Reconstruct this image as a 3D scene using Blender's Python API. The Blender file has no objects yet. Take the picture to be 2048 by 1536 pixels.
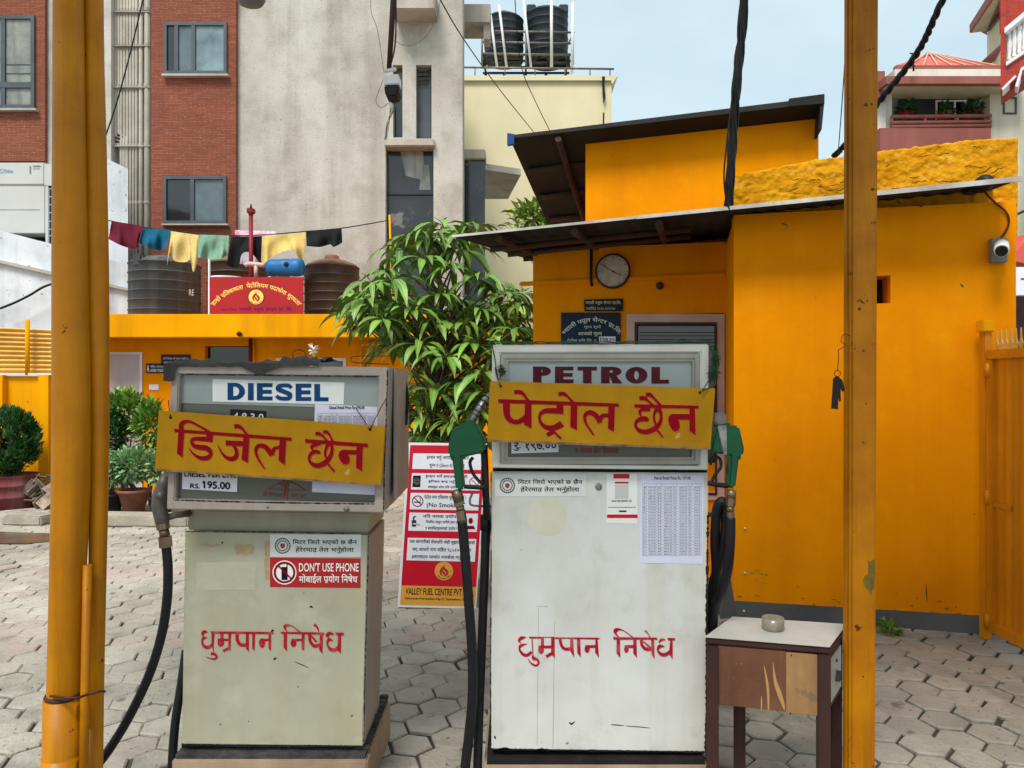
import bpy, bmesh, math, random
from mathutils import Vector as V, Matrix
R = math.radians
sc = bpy.context.scene
COL = sc.collection
# ---------------------------------------------------------------- camera, sky, sun, exposure
CAM = V((0, 0, 1.52)); F = 1500.0; CX, CY = 1024.0, 768.0
cd = bpy.data.cameras.new('camera'); cam = bpy.data.objects.new('camera', cd); COL.objects.link(cam)
cam.location = CAM; cam.rotation_euler = (R(90), 0, 0)
cd.sensor_width = 36; cd.lens = F / 2048 * 36; cd.clip_start = .05; cd.clip_end = 2000
sc.camera = cam
SUN_EL, SUN_AZ = 57, 203          # azimuth clockwise from +Y: the sun stands high behind the camera, to its left
w = bpy.data.worlds.new('World'); sc.world = w; w.use_nodes = True
nt = w.node_tree; bg = nt.nodes['Background']
sky = nt.nodes.new('ShaderNodeTexSky'); sky.sky_type = 'NISHITA'; sky.sun_disc = False
sky.sun_elevation = R(SUN_EL); sky.sun_rotation = R(SUN_AZ)
sky.air_density = 1.0; sky.dust_density = 4.0; sky.ozone_density = 1.0
pale = nt.nodes.new('ShaderNodeMix'); pale.data_type = 'RGBA'; pale.inputs[0].default_value = .72   # thin bright overcast over the blue
pale.inputs[7].default_value = (3.7, 4.6, 4.9, 1)
ctc = nt.nodes.new('ShaderNodeTexCoord'); cmp_ = nt.nodes.new('ShaderNodeMapping'); cmp_.inputs['Scale'].default_value = (1, 1, 2.2)
cno = nt.nodes.new('ShaderNodeTexNoise'); cno.inputs['Scale'].default_value = 2.6; cno.inputs['Detail'].default_value = 7; cno.inputs['Roughness'].default_value = .55
crm = nt.nodes.new('ShaderNodeMapRange'); crm.inputs[1].default_value = .38; crm.inputs[2].default_value = .66; crm.inputs[3].default_value = .66; crm.inputs[4].default_value = .90
nt.links.new(ctc.outputs['Generated'], cmp_.inputs[0]); nt.links.new(cmp_.outputs[0], cno.inputs['Vector']); nt.links.new(cno.outputs['Fac'], crm.inputs[0]); nt.links.new(crm.outputs[0], pale.inputs[0])
nt.links.new(sky.outputs[0], pale.inputs[6]); nt.links.new(pale.outputs[2], bg.inputs[0]); bg.inputs[1].default_value = .15
sl = bpy.data.lights.new('sun', 'SUN'); sun = bpy.data.objects.new('sun', sl); COL.objects.link(sun)
sl.energy = 2.7; sl.angle = R(20); sl.color = (1, .95, .88)
sd = V((math.sin(R(SUN_AZ)) * math.cos(R(SUN_EL)), math.cos(R(SUN_AZ)) * math.cos(R(SUN_EL)), math.sin(R(SUN_EL))))
sun.rotation_euler = sd.to_track_quat('Z', 'Y').to_euler()
sun.location = (0, 0, 20)
sc.view_settings.view_transform = 'Standard'; sc.view_settings.look = 'None'; sc.view_settings.gamma = 1
sc.view_settings.exposure = 0.45

# ---------------------------------------------------------------- helpers
def srgb(*c):
    return tuple(((v / 255) / 12.92 if v / 255 <= .04045 else ((v / 255 + .055) / 1.055) ** 2.4) for v in c)

def M(name, c1, c2=None, scale=4, rough=.65, metal=0, bump=0, bscale=50, streak=None, spots=None, island=0,
      coat=0, spec=.28, detail=6, brick=None, attr=None, wave=None, lo=.35, hi=.65, trans=0, alpha=1):
    m = bpy.data.materials.new(name); m.use_nodes = True
    t = m.node_tree; N = t.nodes; L = t.links; b = N['Principled BSDF']
    b.inputs['Roughness'].default_value = rough; b.inputs['Metallic'].default_value = metal
    b.inputs['Specular IOR Level'].default_value = spec; b.inputs['Coat Weight'].default_value = coat
    b.inputs['Transmission Weight'].default_value = trans; b.inputs['Alpha'].default_value = alpha
    tc = N.new('ShaderNodeTexCoord')
    def col(c):
        n = N.new('ShaderNodeRGB'); n.outputs[0].default_value = (*c, 1); return n.outputs[0]
    def noise(sc_, mp=None, det=detail):
        n = N.new('ShaderNodeTexNoise'); n.inputs['Scale'].default_value = sc_; n.inputs['Detail'].default_value = det
        n.inputs['Roughness'].default_value = .62
        src = tc.outputs['Object']
        if mp:
            q = N.new('ShaderNodeMapping'); q.inputs['Scale'].default_value = mp; L.new(src, q.inputs[0]); src = q.outputs[0]
        L.new(src, n.inputs['Vector']); return n.outputs['Fac']
    def ramp(f, a, z):
        n = N.new('ShaderNodeMapRange'); n.inputs[1].default_value = a; n.inputs[2].default_value = z
        L.new(f, n.inputs[0]); return n.outputs[0]
    def mix(f, a, c):
        n = N.new('ShaderNodeMix'); n.data_type = 'RGBA'
        if isinstance(f, float): n.inputs[0].default_value = f
        else: L.new(f, n.inputs[0])
        L.new(a, n.inputs[6]); L.new(c, n.inputs[7]); return n.outputs[2]
    def mul(f, k):
        n = N.new('ShaderNodeMath'); n.operation = 'MULTIPLY'; L.new(f, n.inputs[0]); n.inputs[1].default_value = k; return n.outputs[0]
    c = col(c1); bh = None
    if brick:
        bc1, bc2, mort, bw, bhh = brick
        sx = N.new('ShaderNodeSeparateXYZ'); L.new(tc.outputs['Object'], sx.inputs[0])
        cx = N.new('ShaderNodeCombineXYZ'); L.new(sx.outputs[0], cx.inputs[0]); L.new(sx.outputs[2], cx.inputs[1])
        bt = N.new('ShaderNodeTexBrick'); L.new(cx.outputs[0], bt.inputs[0])
        bt.inputs['Color1'].default_value = (*bc1, 1); bt.inputs['Color2'].default_value = (*bc2, 1); bt.inputs['Mortar'].default_value = (*mort, 1)
        bt.inputs['Scale'].default_value = 1; bt.inputs['Brick Width'].default_value = bw; bt.inputs['Row Height'].default_value = bhh
        bt.inputs['Mortar Size'].default_value = .006; bt.inputs['Mortar Smooth'].default_value = .4
        c = bt.outputs['Color']; bh = bt.outputs['Fac']
        if c2: c = mix(mul(ramp(noise(scale), lo, hi), .6), c, col(c2))
    elif c2:
        c = mix(ramp(noise(scale), lo, hi), c, col(c2))
    if island:
        g = N.new('ShaderNodeNewGeometry')
        hs = N.new('ShaderNodeHueSaturation'); L.new(c, hs.inputs['Color'])
        L.new(ramp_v(N, L, g.outputs['Random Per Island'], 1 - island, 1 + island), hs.inputs['Value']); c = hs.outputs[0]
    if attr:
        an, ac = attr
        a = N.new('ShaderNodeAttribute'); a.attribute_name = an
        c = mix(a.outputs['Fac'], c, col(ac))
    if streak:
        scol, amt, ssc = streak
        f = ramp(noise(ssc, (1, 1, .06)), .48, .78)
        c = mix(mul(f, amt), c, col(scol))
    for sp in (spots or []):
        scol, ssc, th = sp[:3]; k = sp[3] if len(sp) > 3 else 1.
        f = mul(ramp(noise(ssc, None, 5), th - (.10 if k < .6 else 0), th + (.14 if k < .6 else .03)), k)
        c = mix(f, c, col(scol))
    L.new(c, b.inputs['Base Color'])
    # a little roughness variation
    L.new(ramp_v(N, L, noise(scale * 2.3), max(.02, rough - .12), min(1, rough + .12)), b.inputs['Roughness'])
    if bump or bh is not None or wave:
        bn = N.new('ShaderNodeBump'); bn.inputs['Strength'].default_value = max(bump, .25 if bh is not None else 0); bn.inputs['Distance'].default_value = .02
        L.new(noise(bscale), bn.inputs['Height']); L.new(bn.outputs[0], b.inputs['Normal'])
    return m

def ramp_v(N, L, f, a, z):
    n = N.new('ShaderNodeMapRange'); n.inputs[3].default_value = a; n.inputs[4].default_value = z
    L.new(f, n.inputs[0]); return n.outputs[0]

def P(px, py, d):
    return V(((px - CX) / F * d, d, CAM.z + (CY - py) / F * d))

class PL:                                   # a plane in the world; at() finds the point of it seen at a photo pixel
    def __init__(s, pt, n): s.p = V(pt); s.n = V(n).normalized()
    def at(s, px, py, off=0):
        r = V(((px - CX) / F, 1, (CY - py) / F))
        t = (s.p + s.n * off - CAM).dot(s.n) / r.dot(s.n)
        return CAM + r * t
def FR(d): return PL((0, d, 0), (0, -1, 0))

class MB:
    def __init__(s): s.v = []; s.f = []; s.sm = []; s.at = {}
    def add(s, vs, fs, smooth=False):
        b = len(s.v); s.v += [V(q) for q in vs]
        for f in fs: s.f.append([b + i for i in f]); s.sm.append(smooth)
        return s
    def prism(s, pts, vec, smooth=False):
        n = len(pts); vec = V(vec); pts = [V(p) for p in pts]
        s.add(pts + [p + vec for p in pts], [list(range(n)), list(range(2 * n - 1, n - 1, -1))] + [[i, n + i, n + (i + 1) % n, (i + 1) % n] for i in range(n)], smooth)
        return s
    def box(s, a, b):
        x0, y0, z0 = a; x1, y1, z1 = b
        return s.prism([(x0, y0, z0), (x1, y0, z0), (x1, y0, z1), (x0, y0, z1)], (0, y1 - y0, 0))
    def pb(s, pl, x0, y0, x1, y1, off, th):     # box standing on a plane, given by photo pixels
        return s.prism([pl.at(x0, y0, off), pl.at(x1, y0, off), pl.at(x1, y1, off), pl.at(x0, y1, off)], -pl.n * th)
    def pp(s, pl, pts, off, th):
        return s.prism([pl.at(x, y, off) for x, y in pts], -pl.n * th)
    def flat(s, pl, pts, off):
        return s.add([pl.at(x, y, off) for x, y in pts], [list(range(len(pts)))])
    def ring(s, outer, inner, vec):             # frame: outer and inner outlines with equal counts
        n = len(outer); vec = V(vec); o = [V(p) for p in outer]; i_ = [V(p) for p in inner]
        vs = o + i_ + [p + vec for p in o] + [p + vec for p in i_]; fs = []
        for k in range(n):
            j = (k + 1) % n
            fs += [[k, j, n + j, n + k], [2 * n + k, 3 * n + k, 3 * n + j, 2 * n + j], [k, 2 * n + k, 2 * n + j, j], [n + k, n + j, 3 * n + j, 3 * n + k]]
        return s.add(vs, fs)
    def tube(s, path, r, seg=10, cap=True, smooth=True):
        path = [V(p) for p in path]; n = len(path)
        rs = r if isinstance(r, (list, tuple)) else [r] * n
        up = None; vs = []
        for i, p in enumerate(path):
            d = (path[min(i + 1, n - 1)] - path[max(i - 1, 0)]).normalized()
            if up is None: up = d.orthogonal().normalized()
            else:
                up = (up - d * up.dot(d))
                up = up.normalized() if up.length > 1e-6 else d.orthogonal().normalized()
            sd_ = d.cross(up)
            for k in range(seg):
                a = 2 * math.pi * k / seg; vs.append(p + (up * math.cos(a) + sd_ * math.sin(a)) * rs[i])
        fs = [[i * seg + k, i * seg + (k + 1) % seg, (i + 1) * seg + (k + 1) % seg, (i + 1) * seg + k] for i in range(n - 1) for k in range(seg)]
        s.add(vs, fs, smooth)
        if cap:
            b = len(s.v) - n * seg
            s.f += [[b + k for k in range(seg)][::-1], [b + (n - 1) * seg + k for k in range(seg)]]; s.sm += [False, False]
        return s
    def lathe(s, c, prof, seg=24, axis=(0, 0, 1), smooth=True):
        ax = V(axis).normalized(); e1 = ax.orthogonal().normalized(); e2 = ax.cross(e1); c = V(c); n = len(prof)
        vs = [c + ax * h + (e1 * math.cos(2 * math.pi * k / seg) + e2 * math.sin(2 * math.pi * k / seg)) * max(r, 1e-4) for r, h in prof for k in range(seg)]
        fs = [[i * seg + k, i * seg + (k + 1) % seg, (i + 1) * seg + (k + 1) % seg, (i + 1) * seg + k] for i in range(n - 1) for k in range(seg)]
        return s.add(vs, fs, smooth)
    def build(s, name, mat, parent=None, bev=0, merge=False):
        me = bpy.data.meshes.new(name)
        o0 = V((0, 0, 0)); q = parent
        while q is not None: o0 += q.location; q = q.parent
        loc = V((0, 0, 0))
        if parent is None and s.v:
            xs = [v.x for v in s.v]; ys = [v.y for v in s.v]; zs = [v.z for v in s.v]
            loc = V(((min(xs) + max(xs)) / 2, (min(ys) + max(ys)) / 2, min(zs)))
        me.from_pydata([v - o0 - loc for v in s.v], [], s.f)
        me.polygons.foreach_set('use_smooth', s.sm)
        for an, vals in s.at.items():
            a = me.attributes.new(an, 'FLOAT', 'POINT'); a.data.foreach_set('value', vals)
        if bev or merge:
            bm = bmesh.new(); bm.from_mesh(me)
            if merge: bmesh.ops.remove_doubles(bm, verts=bm.verts, dist=1e-5)
            bmesh.ops.recalc_face_normals(bm, faces=bm.faces)
            if bev:
                es = [e for e in bm.edges if len(e.link_faces) == 2 and e.calc_face_angle(0) > .6]
                bmesh.ops.bevel(bm, geom=es, offset=bev, segments=2, affect='EDGES', clamp_overlap=True)
            bm.to_mesh(me); bm.free()
        else:
            bm = bmesh.new(); bm.from_mesh(me); bmesh.ops.recalc_face_normals(bm, faces=bm.faces); bm.to_mesh(me); bm.free()
        me.update()
        o = bpy.data.objects.new(name, me); COL.objects.link(o); o.location = loc
        if mat: me.materials.append(mat)
        if parent is not None: o.parent = parent
        return o

def tag(o, label=None, cat=None, group=None, kind=None):
    if label: o['label'] = label
    if cat: o['category'] = cat
    if group: o['group'] = group
    if kind: o['kind'] = kind
    return o
def thing(name, loc, label, cat, group=None):
    o = bpy.data.objects.new(name, None); COL.objects.link(o); o.location = V(loc); o.empty_display_size = .1
    return tag(o, label, cat, group)

def cr(pts, per=7):                             # Catmull-Rom through tuples
    out = []; n = len(pts)
    if n < 3:
        for i in range(per + 1):
            t = i / per; out.append(tuple(a + (b - a) * t for a, b in zip(pts[0], pts[-1])))
        return out
    for i in range(n - 1):
        p0, p1, p2, p3 = pts[max(i - 1, 0)], pts[i], pts[i + 1], pts[min(i + 2, n - 1)]
        for k in range(per):
            t = k / per
            out.append(tuple(.5 * (2 * b + (c - a) * t + (2 * a - 5 * b + 4 * c - d) * t * t + (3 * b - a - 3 * c + d) * t ** 3) for a, b, c, d in zip(p0, p1, p2, p3)))
    out.append(tuple(pts[-1])); return out

def path3(pts, per=8): return [V(p) for p in cr([tuple(p) for p in pts], per)]
def pxpath(pts, per=8): return path3([P(*p) for p in pts], per)

class Ink:                                      # painted lettering: flat strokes and shapes, each a hair proud of the last
    def __init__(s, pl, T=(0, 0, 1), off=.0012): s.m = MB(); s.pl = pl; s.T = T; s.off = off; s.step = .00004
    def q(s, x, y): return s.pl.at(s.T[0] + x / s.T[2], s.T[1] + y / s.T[2], s.off)
    def shape(s, pts):
        s.m.add([s.q(x, y) for x, y in pts], [list(range(len(pts)))]); s.off += s.step
    def stroke(s, pts, per=7):
        c = cr(pts, per); vs = []; n = len(c)
        for i, (x, y, wd) in enumerate(c):
            a = c[max(i - 1, 0)]; b = c[min(i + 1, n - 1)]
            dx, dy = b[0] - a[0], b[1] - a[1]; l = math.hypot(dx, dy) or 1
            nx, ny = -dy / l * wd / 2, dx / l * wd / 2
            vs += [s.q(x + nx, y + ny), s.q(x - nx, y - ny)]
        s.m.add(vs, [[2 * i, 2 * i + 1, 2 * i + 3, 2 * i + 2] for i in range(n - 1)]); s.off += s.step
    def ell(s, x, y, rx, ry, tilt=0, n=20):
        t = R(tilt); pts = []
        for k in range(n):
            a = 2 * math.pi * k / n; u, v_ = rx * math.cos(a), ry * math.sin(a)
            pts.append((x + u * math.cos(t) - v_ * math.sin(t), y + u * math.sin(t) + v_ * math.cos(t)))
        s.shape(pts)
    def arc(s, x, y, r, wd, a0=0, a1=360, n=24, ry=None):
        ry = ry or r
        s.stroke([(x + r * math.cos(R(a0 + (a1 - a0) * k / n)), y + ry * math.sin(R(a0 + (a1 - a0) * k / n)), wd) for k in range(n + 1)], 1)

# ---------------------------------------------------------------- lettering set in the built-in font
_gl = {}
def _mesh_of(txt):
    c = bpy.data.curves.new('t', 'FONT'); c.body = txt; c.resolution_u = 3
    o = bpy.data.objects.new('t', c); COL.objects.link(o)
    bpy.context.view_layer.update()
    me = bpy.data.meshes.new_from_object(o.evaluated_get(bpy.context.evaluated_depsgraph_get()))
    vs = [(v.co.x, v.co.y) for v in me.vertices]; fs = [list(p.vertices) for p in me.polygons]
    bpy.data.objects.remove(o); bpy.data.curves.remove(c); bpy.data.meshes.remove(me)
    return vs, fs
_bar = None
def glyph(ch):
    global _bar
    if ch in _gl: return _gl[ch]
    if _bar is None: _bar = max(x for x, y in _mesh_of('l')[0])
    if ch == ' ': r = ([], [], .3)
    else:
        vs, fs = _mesh_of(ch); w2 = .262 if ch == 'ि' else max(x for x, y in _mesh_of(ch + 'l')[0]) - _bar
        if ch == '1' and vs:                    # the built-in 1 is a bare bar: give it its flag
            x0 = min(x for x, y in vs); y1 = max(y for x, y in vs); b = len(vs)
            vs = vs + [(x0 + .05, y1), (x0 + .05, y1 - .12), (x0 - .13, y1 - .2), (x0 - .13, y1 - .11)]; fs = fs + [[b, b + 1, b + 2, b + 3]]
        r = (vs, fs, w2)
    _gl[ch] = r; return r
def half(ch):
    k = ('half', ch)
    if k in _gl: return _gl[k]
    vs, fs, w2 = glyph(ch)
    bm = bmesh.new(); bv = [bm.verts.new((x, y, 0)) for x, y in vs]
    for f in fs:
        try: bm.faces.new([bv[i] for i in f])
        except ValueError: pass
    cut = w2 * .66
    bmesh.ops.bisect_plane(bm, geom=bm.verts[:] + bm.edges[:] + bm.faces[:], plane_co=(cut, 0, 0), plane_no=(1, 0, 0), clear_outer=True)
    bm.verts.index_update()
    r = ([(v.co.x, v.co.y) for v in bm.verts], [[v.index for v in f.verts] for f in bm.faces], cut); bm.free()
    _gl[k] = r; return r
def layout(s):                                  # -> list of (verts, faces, x)
    out = []; x = 0; i = 0
    isc = lambda c: 0x915 <= ord(c) <= 0x939
    ism = lambda c: 0x93E <= ord(c) <= 0x94C or c in 'ंँः'
    while i < len(s):
        c = s[i]
        if not isc(c):
            g = glyph(c); out.append((g[0], g[1], x)); x += g[2]; i += 1; continue
        cl = [c]; i += 1
        while i + 1 < len(s) and s[i] == '्' and isc(s[i + 1]): cl.append(s[i + 1]); i += 2
        mk = []
        while i < len(s) and ism(s[i]): mk.append(s[i]); i += 1
        reph = len(cl) > 1 and cl[0] == 'र'
        if reph: cl = cl[1:]
        rak = len(cl) > 1 and cl[-1] == 'र'
        if rak: cl = cl[:-1]
        if 'ि' in mk: g = glyph('ि'); out.append((g[0], g[1], x)); x += g[2]; mk.remove('ि')
        for h in cl[:-1]: g = half(h); out.append((g[0], g[1], x)); x += g[2]
        g = glyph(cl[-1]); out.append((g[0], g[1], x)); w0 = g[2]; x += w0
        if rak: out.append(([(-.62 * w0, -.02), (-.30 * w0, .17), (-.22 * w0, .10), (-.56 * w0, -.09)], [[0, 1, 2, 3]], x))
        for m in mk: g = glyph(m); out.append((g[0], g[1], x)); x += g[2]
        if reph: out.append(([(-.20, .84), (-.06, .86), (.02, .72), (-.06, .63), (-.13, .63), (-.05, .72), (-.08, .78), (-.20, .77)], [[0, 1, 2, 3, 4, 5, 6, 7]], x))
    return out
def text(mb, s, pl, box, off=.0015, bold=0, arc=None, step=.00003):
    """box: (x0,y0,x1,y1) or four corners TL,TR,BR,BL in photo pixels; arc: (cx,cy,r,a0,a1,h) instead"""
    lay = layout(s); xs = [x + v[0] for vs, fs, x in lay for v in vs]; ys = [v[1] for vs, fs, x in lay for v in vs]
    if not xs: return
    x0, x1, y0, y1 = min(xs), max(xs), min(ys), max(ys)
    if arc is None:
        if len(box) == 4 and not isinstance(box[0], (tuple, list)):
            a, b, c, d = box; box = [(a, b), (c, b), (c, d), (a, d)]
        TL, TR, BR, BL = box
    sh = [(0, 0)] if not bold else [(-bold, 0), (bold, 0), (0, bold), (0, -bold)]
    for k, (sx, sy) in enumerate(sh):
        for vs, fs, x in lay:
            pts = []
            for (gx, gy) in vs:
                u = (x + gx + sx - x0) / (x1 - x0); v = (y1 - gy - sy) / (y1 - y0)
                if arc is None:
                    px = (TL[0] * (1 - u) + TR[0] * u) * (1 - v) + (BL[0] * (1 - u) + BR[0] * u) * v
                    py = (TL[1] * (1 - u) + TR[1] * u) * (1 - v) + (BL[1] * (1 - u) + BR[1] * u) * v
                else:
                    cx, cy, r, a0, a1, h = arc; a = R(a0 + (a1 - a0) * u); rr = r + h * (1 - v)
                    px, py = cx + rr * math.sin(a), cy - rr * math.cos(a)
                pts.append(pl.at(px, py, off + k * step))
            if pts: mb.add(pts, fs)

def block(ik, word, x0, y0, x1, y1, t, widths, sl=0):
    """heavy sign-writer capitals drawn as shapes; t = stem width in pixels"""
    tot = sum(widths[c] for c in word); gap = (x1 - x0) * .03; k = ((x1 - x0) - gap * (len(word) - 1)) / tot; x = x0; h = y1 - y0; tb = h * .23
    rc = lambda a, b, c, d: ik.shape([(a, b), (c, b), (c, d), (a, d)])
    el = lambda cx, cy, rx, ry, a0, a1, w1, w2_, n=18: ik.m.add([ik.q(cx + (rx - o * w1) * math.cos(R(a0 + (a1 - a0) * i / n)), cy + (ry - o * w2_) * math.sin(R(a0 + (a1 - a0) * i / n))) for i in range(n + 1) for o in (0, 1)], [[2 * i, 2 * i + 1, 2 * i + 3, 2 * i + 2] for i in range(n)])
    for c in word:
        w = widths[c] * k; e = x + w; yy = y0 + sl * (x - x0)
        ya, yb = yy, yy + h
        if c in 'DIELPR': rc(x, ya, x + t, yb)
        if c == 'E':
            for q in (ya, ya + h / 2 - tb / 2, yb - tb): rc(x + t, q, e - (.05 * w if q not in (ya, yb - tb) else 0), q + tb)
        if c == 'L': rc(x + t, yb - tb, e, yb)
        if c == 'T': rc(x, ya, e, ya + tb); rc(x + w / 2 - t / 2, ya + tb, x + w / 2 + t / 2, yb)
        if c == 'D':
            m_ = x + w * .42; rc(x + t, ya, m_, ya + tb); rc(x + t, yb - tb, m_, yb); el(m_, ya + h / 2, e - m_, h / 2, -90, 90, t, tb)
        if c in 'PR':
            m_ = x + w * .55; hp = h * .56; rc(x + t, ya, m_, ya + tb * .9); rc(x + t, ya + hp - tb * .9, m_, ya + hp); el(m_, ya + hp / 2, e - m_, hp / 2, -90, 90, t, tb * .9)
            if c == 'R': ik.shape([(x + w * .42, ya + hp), (x + w * .74, ya + hp - 1), (e + w * .04, yb), (e - t * 1.05, yb)])
        if c == 'O': el(x + w / 2, ya + h / 2, w / 2, h / 2, 0, 360, t, tb, 36)
        if c == 'S':
            q = tb / 2; ik.stroke([(e - w * .06, ya + h * .27, t * .6), (e - w * .22, ya + q * 1.15, tb * 1.0), (x + w * .5, ya + q, tb), (x + w * .2, ya + h * .16, t * .72), (x + w * .16, ya + h * .33, t * .85), (x + w * .5, ya + h * .48, tb * 1.15), (e - w * .17, ya + h * .64, t * .85), (e - w * .2, ya + h * .85, t * .72), (x + w * .5, yb - q, tb), (x + w * .2, yb - q * 1.4, tb), (x + w * .05, yb - h * .29, t * .6)], 5)
        ik.off += ik.step; x = e + gap

# ---------------------------------------------------------------- foliage helpers
def leaf(mb, base, dirv, L, wd, droop, rng, na=5, rib=True, fold=.25):
    d = V(dirv).normalized(); p = V(base); vs = []; at = []
    prof = [.12, .75, 1, .8, .42, .0] if na == 5 else [.2, 1, .75, .0]
    tw = rng.uniform(-.5, .5)
    for i in range(na + 1):
        side = d.cross(V((0, 0, 1)))
        side = side.normalized() if side.length > .05 else V((1, 0, 0))
        up = side.cross(d).normalized()
        side = (side * math.cos(tw) + up * math.sin(tw)).normalized(); up = side.cross(d).normalized()
        h = wd * prof[min(i, len(prof) - 1)] * .5 + .0006
        if rib:
            for k, a in ((-1, 0), (-.14, .0), (0, 1), (.14, .0), (1, 0)):
                vs.append(p + side * h * k + up * (abs(k) * h * fold)); at.append(a)
        else:
            for k in (-1, 0, 1): vs.append(p + side * h * k + up * (abs(k) * h * fold)); at.append(0)
        p = p + d * (L / na)
        d = (d + V((0, 0, -droop / na))).normalized()
    c = 5 if rib else 3
    mb.add(vs, [[i * c + k, i * c + k + 1, (i + 1) * c + k + 1, (i + 1) * c + k] for i in range(na) for k in range(c - 1)], True)
    mb.at.setdefault('rib', []).extend(at)
def rdir(rng):
    while True:
        q = V((rng.uniform(-1, 1), rng.uniform(-1, 1), rng.uniform(-1, 1)))
        if .1 < q.length < 1: return q.normalized()
def clump(mb, c, rad, n, L, wd, rng, droop=.6, up=.3, rib=False):
    c = V(c)
    for _ in range(n):
        q = rdir(rng); k = rng.uniform(.45, 1.05)
        if rng.random() < .15: k *= 1.12
        p = c + V((q.x * rad[0], q.y * rad[1], q.z * rad[2])) * k
        d = (q + V((rng.uniform(-.6, .6), rng.uniform(-.6, .6), up + rng.uniform(-.4, .5))))
        leaf(mb, p, d, L * rng.uniform(.6, 1.25), wd * rng.uniform(.7, 1.2), droop * rng.uniform(.4, 1.4), rng, na=3, rib=rib)

# ---------------------------------------------------------------- materials
S = srgb
YEL = S(246, 158, 8)
m_yel = M('yellow_plaster', S(244, 150, 1), S(232, 138, 1), 1.1, .8, spec=.06, bump=.12, bscale=26, spots=[(S(120, 70, 6), 3.1, .715, .8), (S(250, 170, 20), 4.2, .62, .35), (S(196, 112, 4), 1.3, .60, .4), (S(150, 92, 10), 13, .71, .7)], streak=(S(190, 112, 4), .28, 4.5))
m_yel2 = M('yellow_plaster_bright', S(240, 166, 2), S(228, 152, 2), 1.1, .75, spec=.06, bump=.12, bscale=30, streak=(S(170, 112, 8), .65, 2.6), spots=[(S(130, 84, 14), 7, .69, .8)])
m_rough = M('rough_yellow_plaster', S(222, 158, 30), S(200, 134, 14), 7, .9, spec=.05, bump=.8, bscale=24, spots=[(S(160, 102, 12), 6, .60, .5), (S(96, 56, 10), 26, .68, .8), (S(246, 204, 110), 15, .66, .45)])
m_grey_band = M('grey_skirting_paint', S(98, 100, 100), S(82, 84, 84), 3, .7, bump=.2, spots=[(S(60, 58, 50), 6, .68)])
m_post = M('yellow_post_paint', S(196, 128, 2), S(170, 104, 1), 2.5, .42, spec=.22, bump=.05, bscale=18, streak=(S(126, 74, 4), .8, 13), spots=[(S(70, 38, 14), 15, .685), (S(120, 92, 16), 3.6, .64, .5), (S(58, 34, 14), 46, .71, .9)])
m_post_r = M('worn_yellow_post_paint', S(186, 120, 2), S(150, 88, 1), 3, .45, spec=.2, bump=.05, bscale=18, streak=(S(110, 62, 6), .8, 15), spots=[(S(84, 70, 20), 5, .66, .8), (S(84, 34, 10), 22, .66), (S(60, 36, 14), 52, .68, .9)])
m_concrete = M('aggregate_concrete', S(196, 193, 184), S(180, 177, 167), .8, .9, spec=.1, bump=.6, bscale=40, streak=(S(132, 126, 115), .8, 1.7), spots=[(S(112, 108, 98), 24, .61, .8), (S(140, 132, 121), .7, .53, .55), (S(214, 212, 204), .45, .56, .5), (S(128, 118, 106), 1.6, .62, .45)])
m_concrete2 = M('plain_concrete', S(188, 182, 170), S(166, 160, 148), 1.5, .9, bump=.4, bscale=20, streak=(S(110, 106, 96), .7, 2))
m_brick = M('red_tile_cladding', S(150, 78, 58), S(124, 76, 62), 1.0, .9, spec=.1, bump=.9, bscale=60, brick=(S(172, 104, 82), S(140, 84, 66), S(116, 70, 56), .19, .032), spots=[(S(112, 66, 50), 28, .60, .8), (S(186, 128, 108), 21, .62, .6)])
m_brick2 = M('red_brick', S(178, 62, 52), S(150, 50, 44), 2, .85, bump=.4, brick=(S(188, 70, 58), S(166, 56, 48), S(150, 96, 84), .26, .09))
m_cream = M('cream_plaster', S(222, 212, 176), S(210, 200, 163), .5, .85, bump=.15, bscale=8, streak=(S(200, 186, 146), .45, .9), spots=[(S(214, 202, 168), .9, .6, .6)])
m_white_wall = M('whitewash', S(226, 230, 234), S(208, 213, 218), .9, .85, bump=.2, streak=(S(150, 156, 164), .75, 2.0), spots=[(S(140, 146, 152), 1.6, .57, .5), (S(120, 122, 124), 9, .64, .7)])
m_offwhite = M('stained_offwhite_wall', S(224, 222, 206), S(208, 204, 188), .7, .85, streak=(S(150, 146, 130), .7, 1.4))
m_maroon = M('maroon_paint', S(148, 88, 80), S(132, 78, 72), 1, .75, streak=(S(176, 116, 110), .5, 1.5))
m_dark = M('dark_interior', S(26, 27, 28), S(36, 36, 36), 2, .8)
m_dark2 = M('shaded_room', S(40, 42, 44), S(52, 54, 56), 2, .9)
m_frame = M('grey_window_frame', S(84, 92, 98), S(72, 80, 86), 3, .45)
m_frame_d = M('dark_window_frame', S(56, 60, 64), S(46, 50, 54), 3, .45)
def glass(name, c, c2, r=.12): return M(name, c, c2, 1.4, r, spec=.8, coat=.3)
m_gl_dark = glass('dark_glass', S(18, 20, 22), S(28, 31, 34))
m_gl_blue = M('bluish_glass_with_blind', S(104, 122, 126), S(74, 90, 96), 1.6, .25, spec=.6, coat=.2, spots=[(S(60, 68, 72), 1.5, .58, .5)])
m_gl_teal = M('pale_teal_glass', S(128, 154, 160), S(84, 104, 112), 1.6, .25, spec=.6, coat=.2, streak=(S(96, 108, 112), .8, 3))
m_gl_curt = M('glass_over_pale_curtain', S(150, 152, 142), S(110, 114, 108), 2.5, .25, spec=.5, coat=.2, streak=(S(52, 56, 56), .9, 5))
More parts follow.
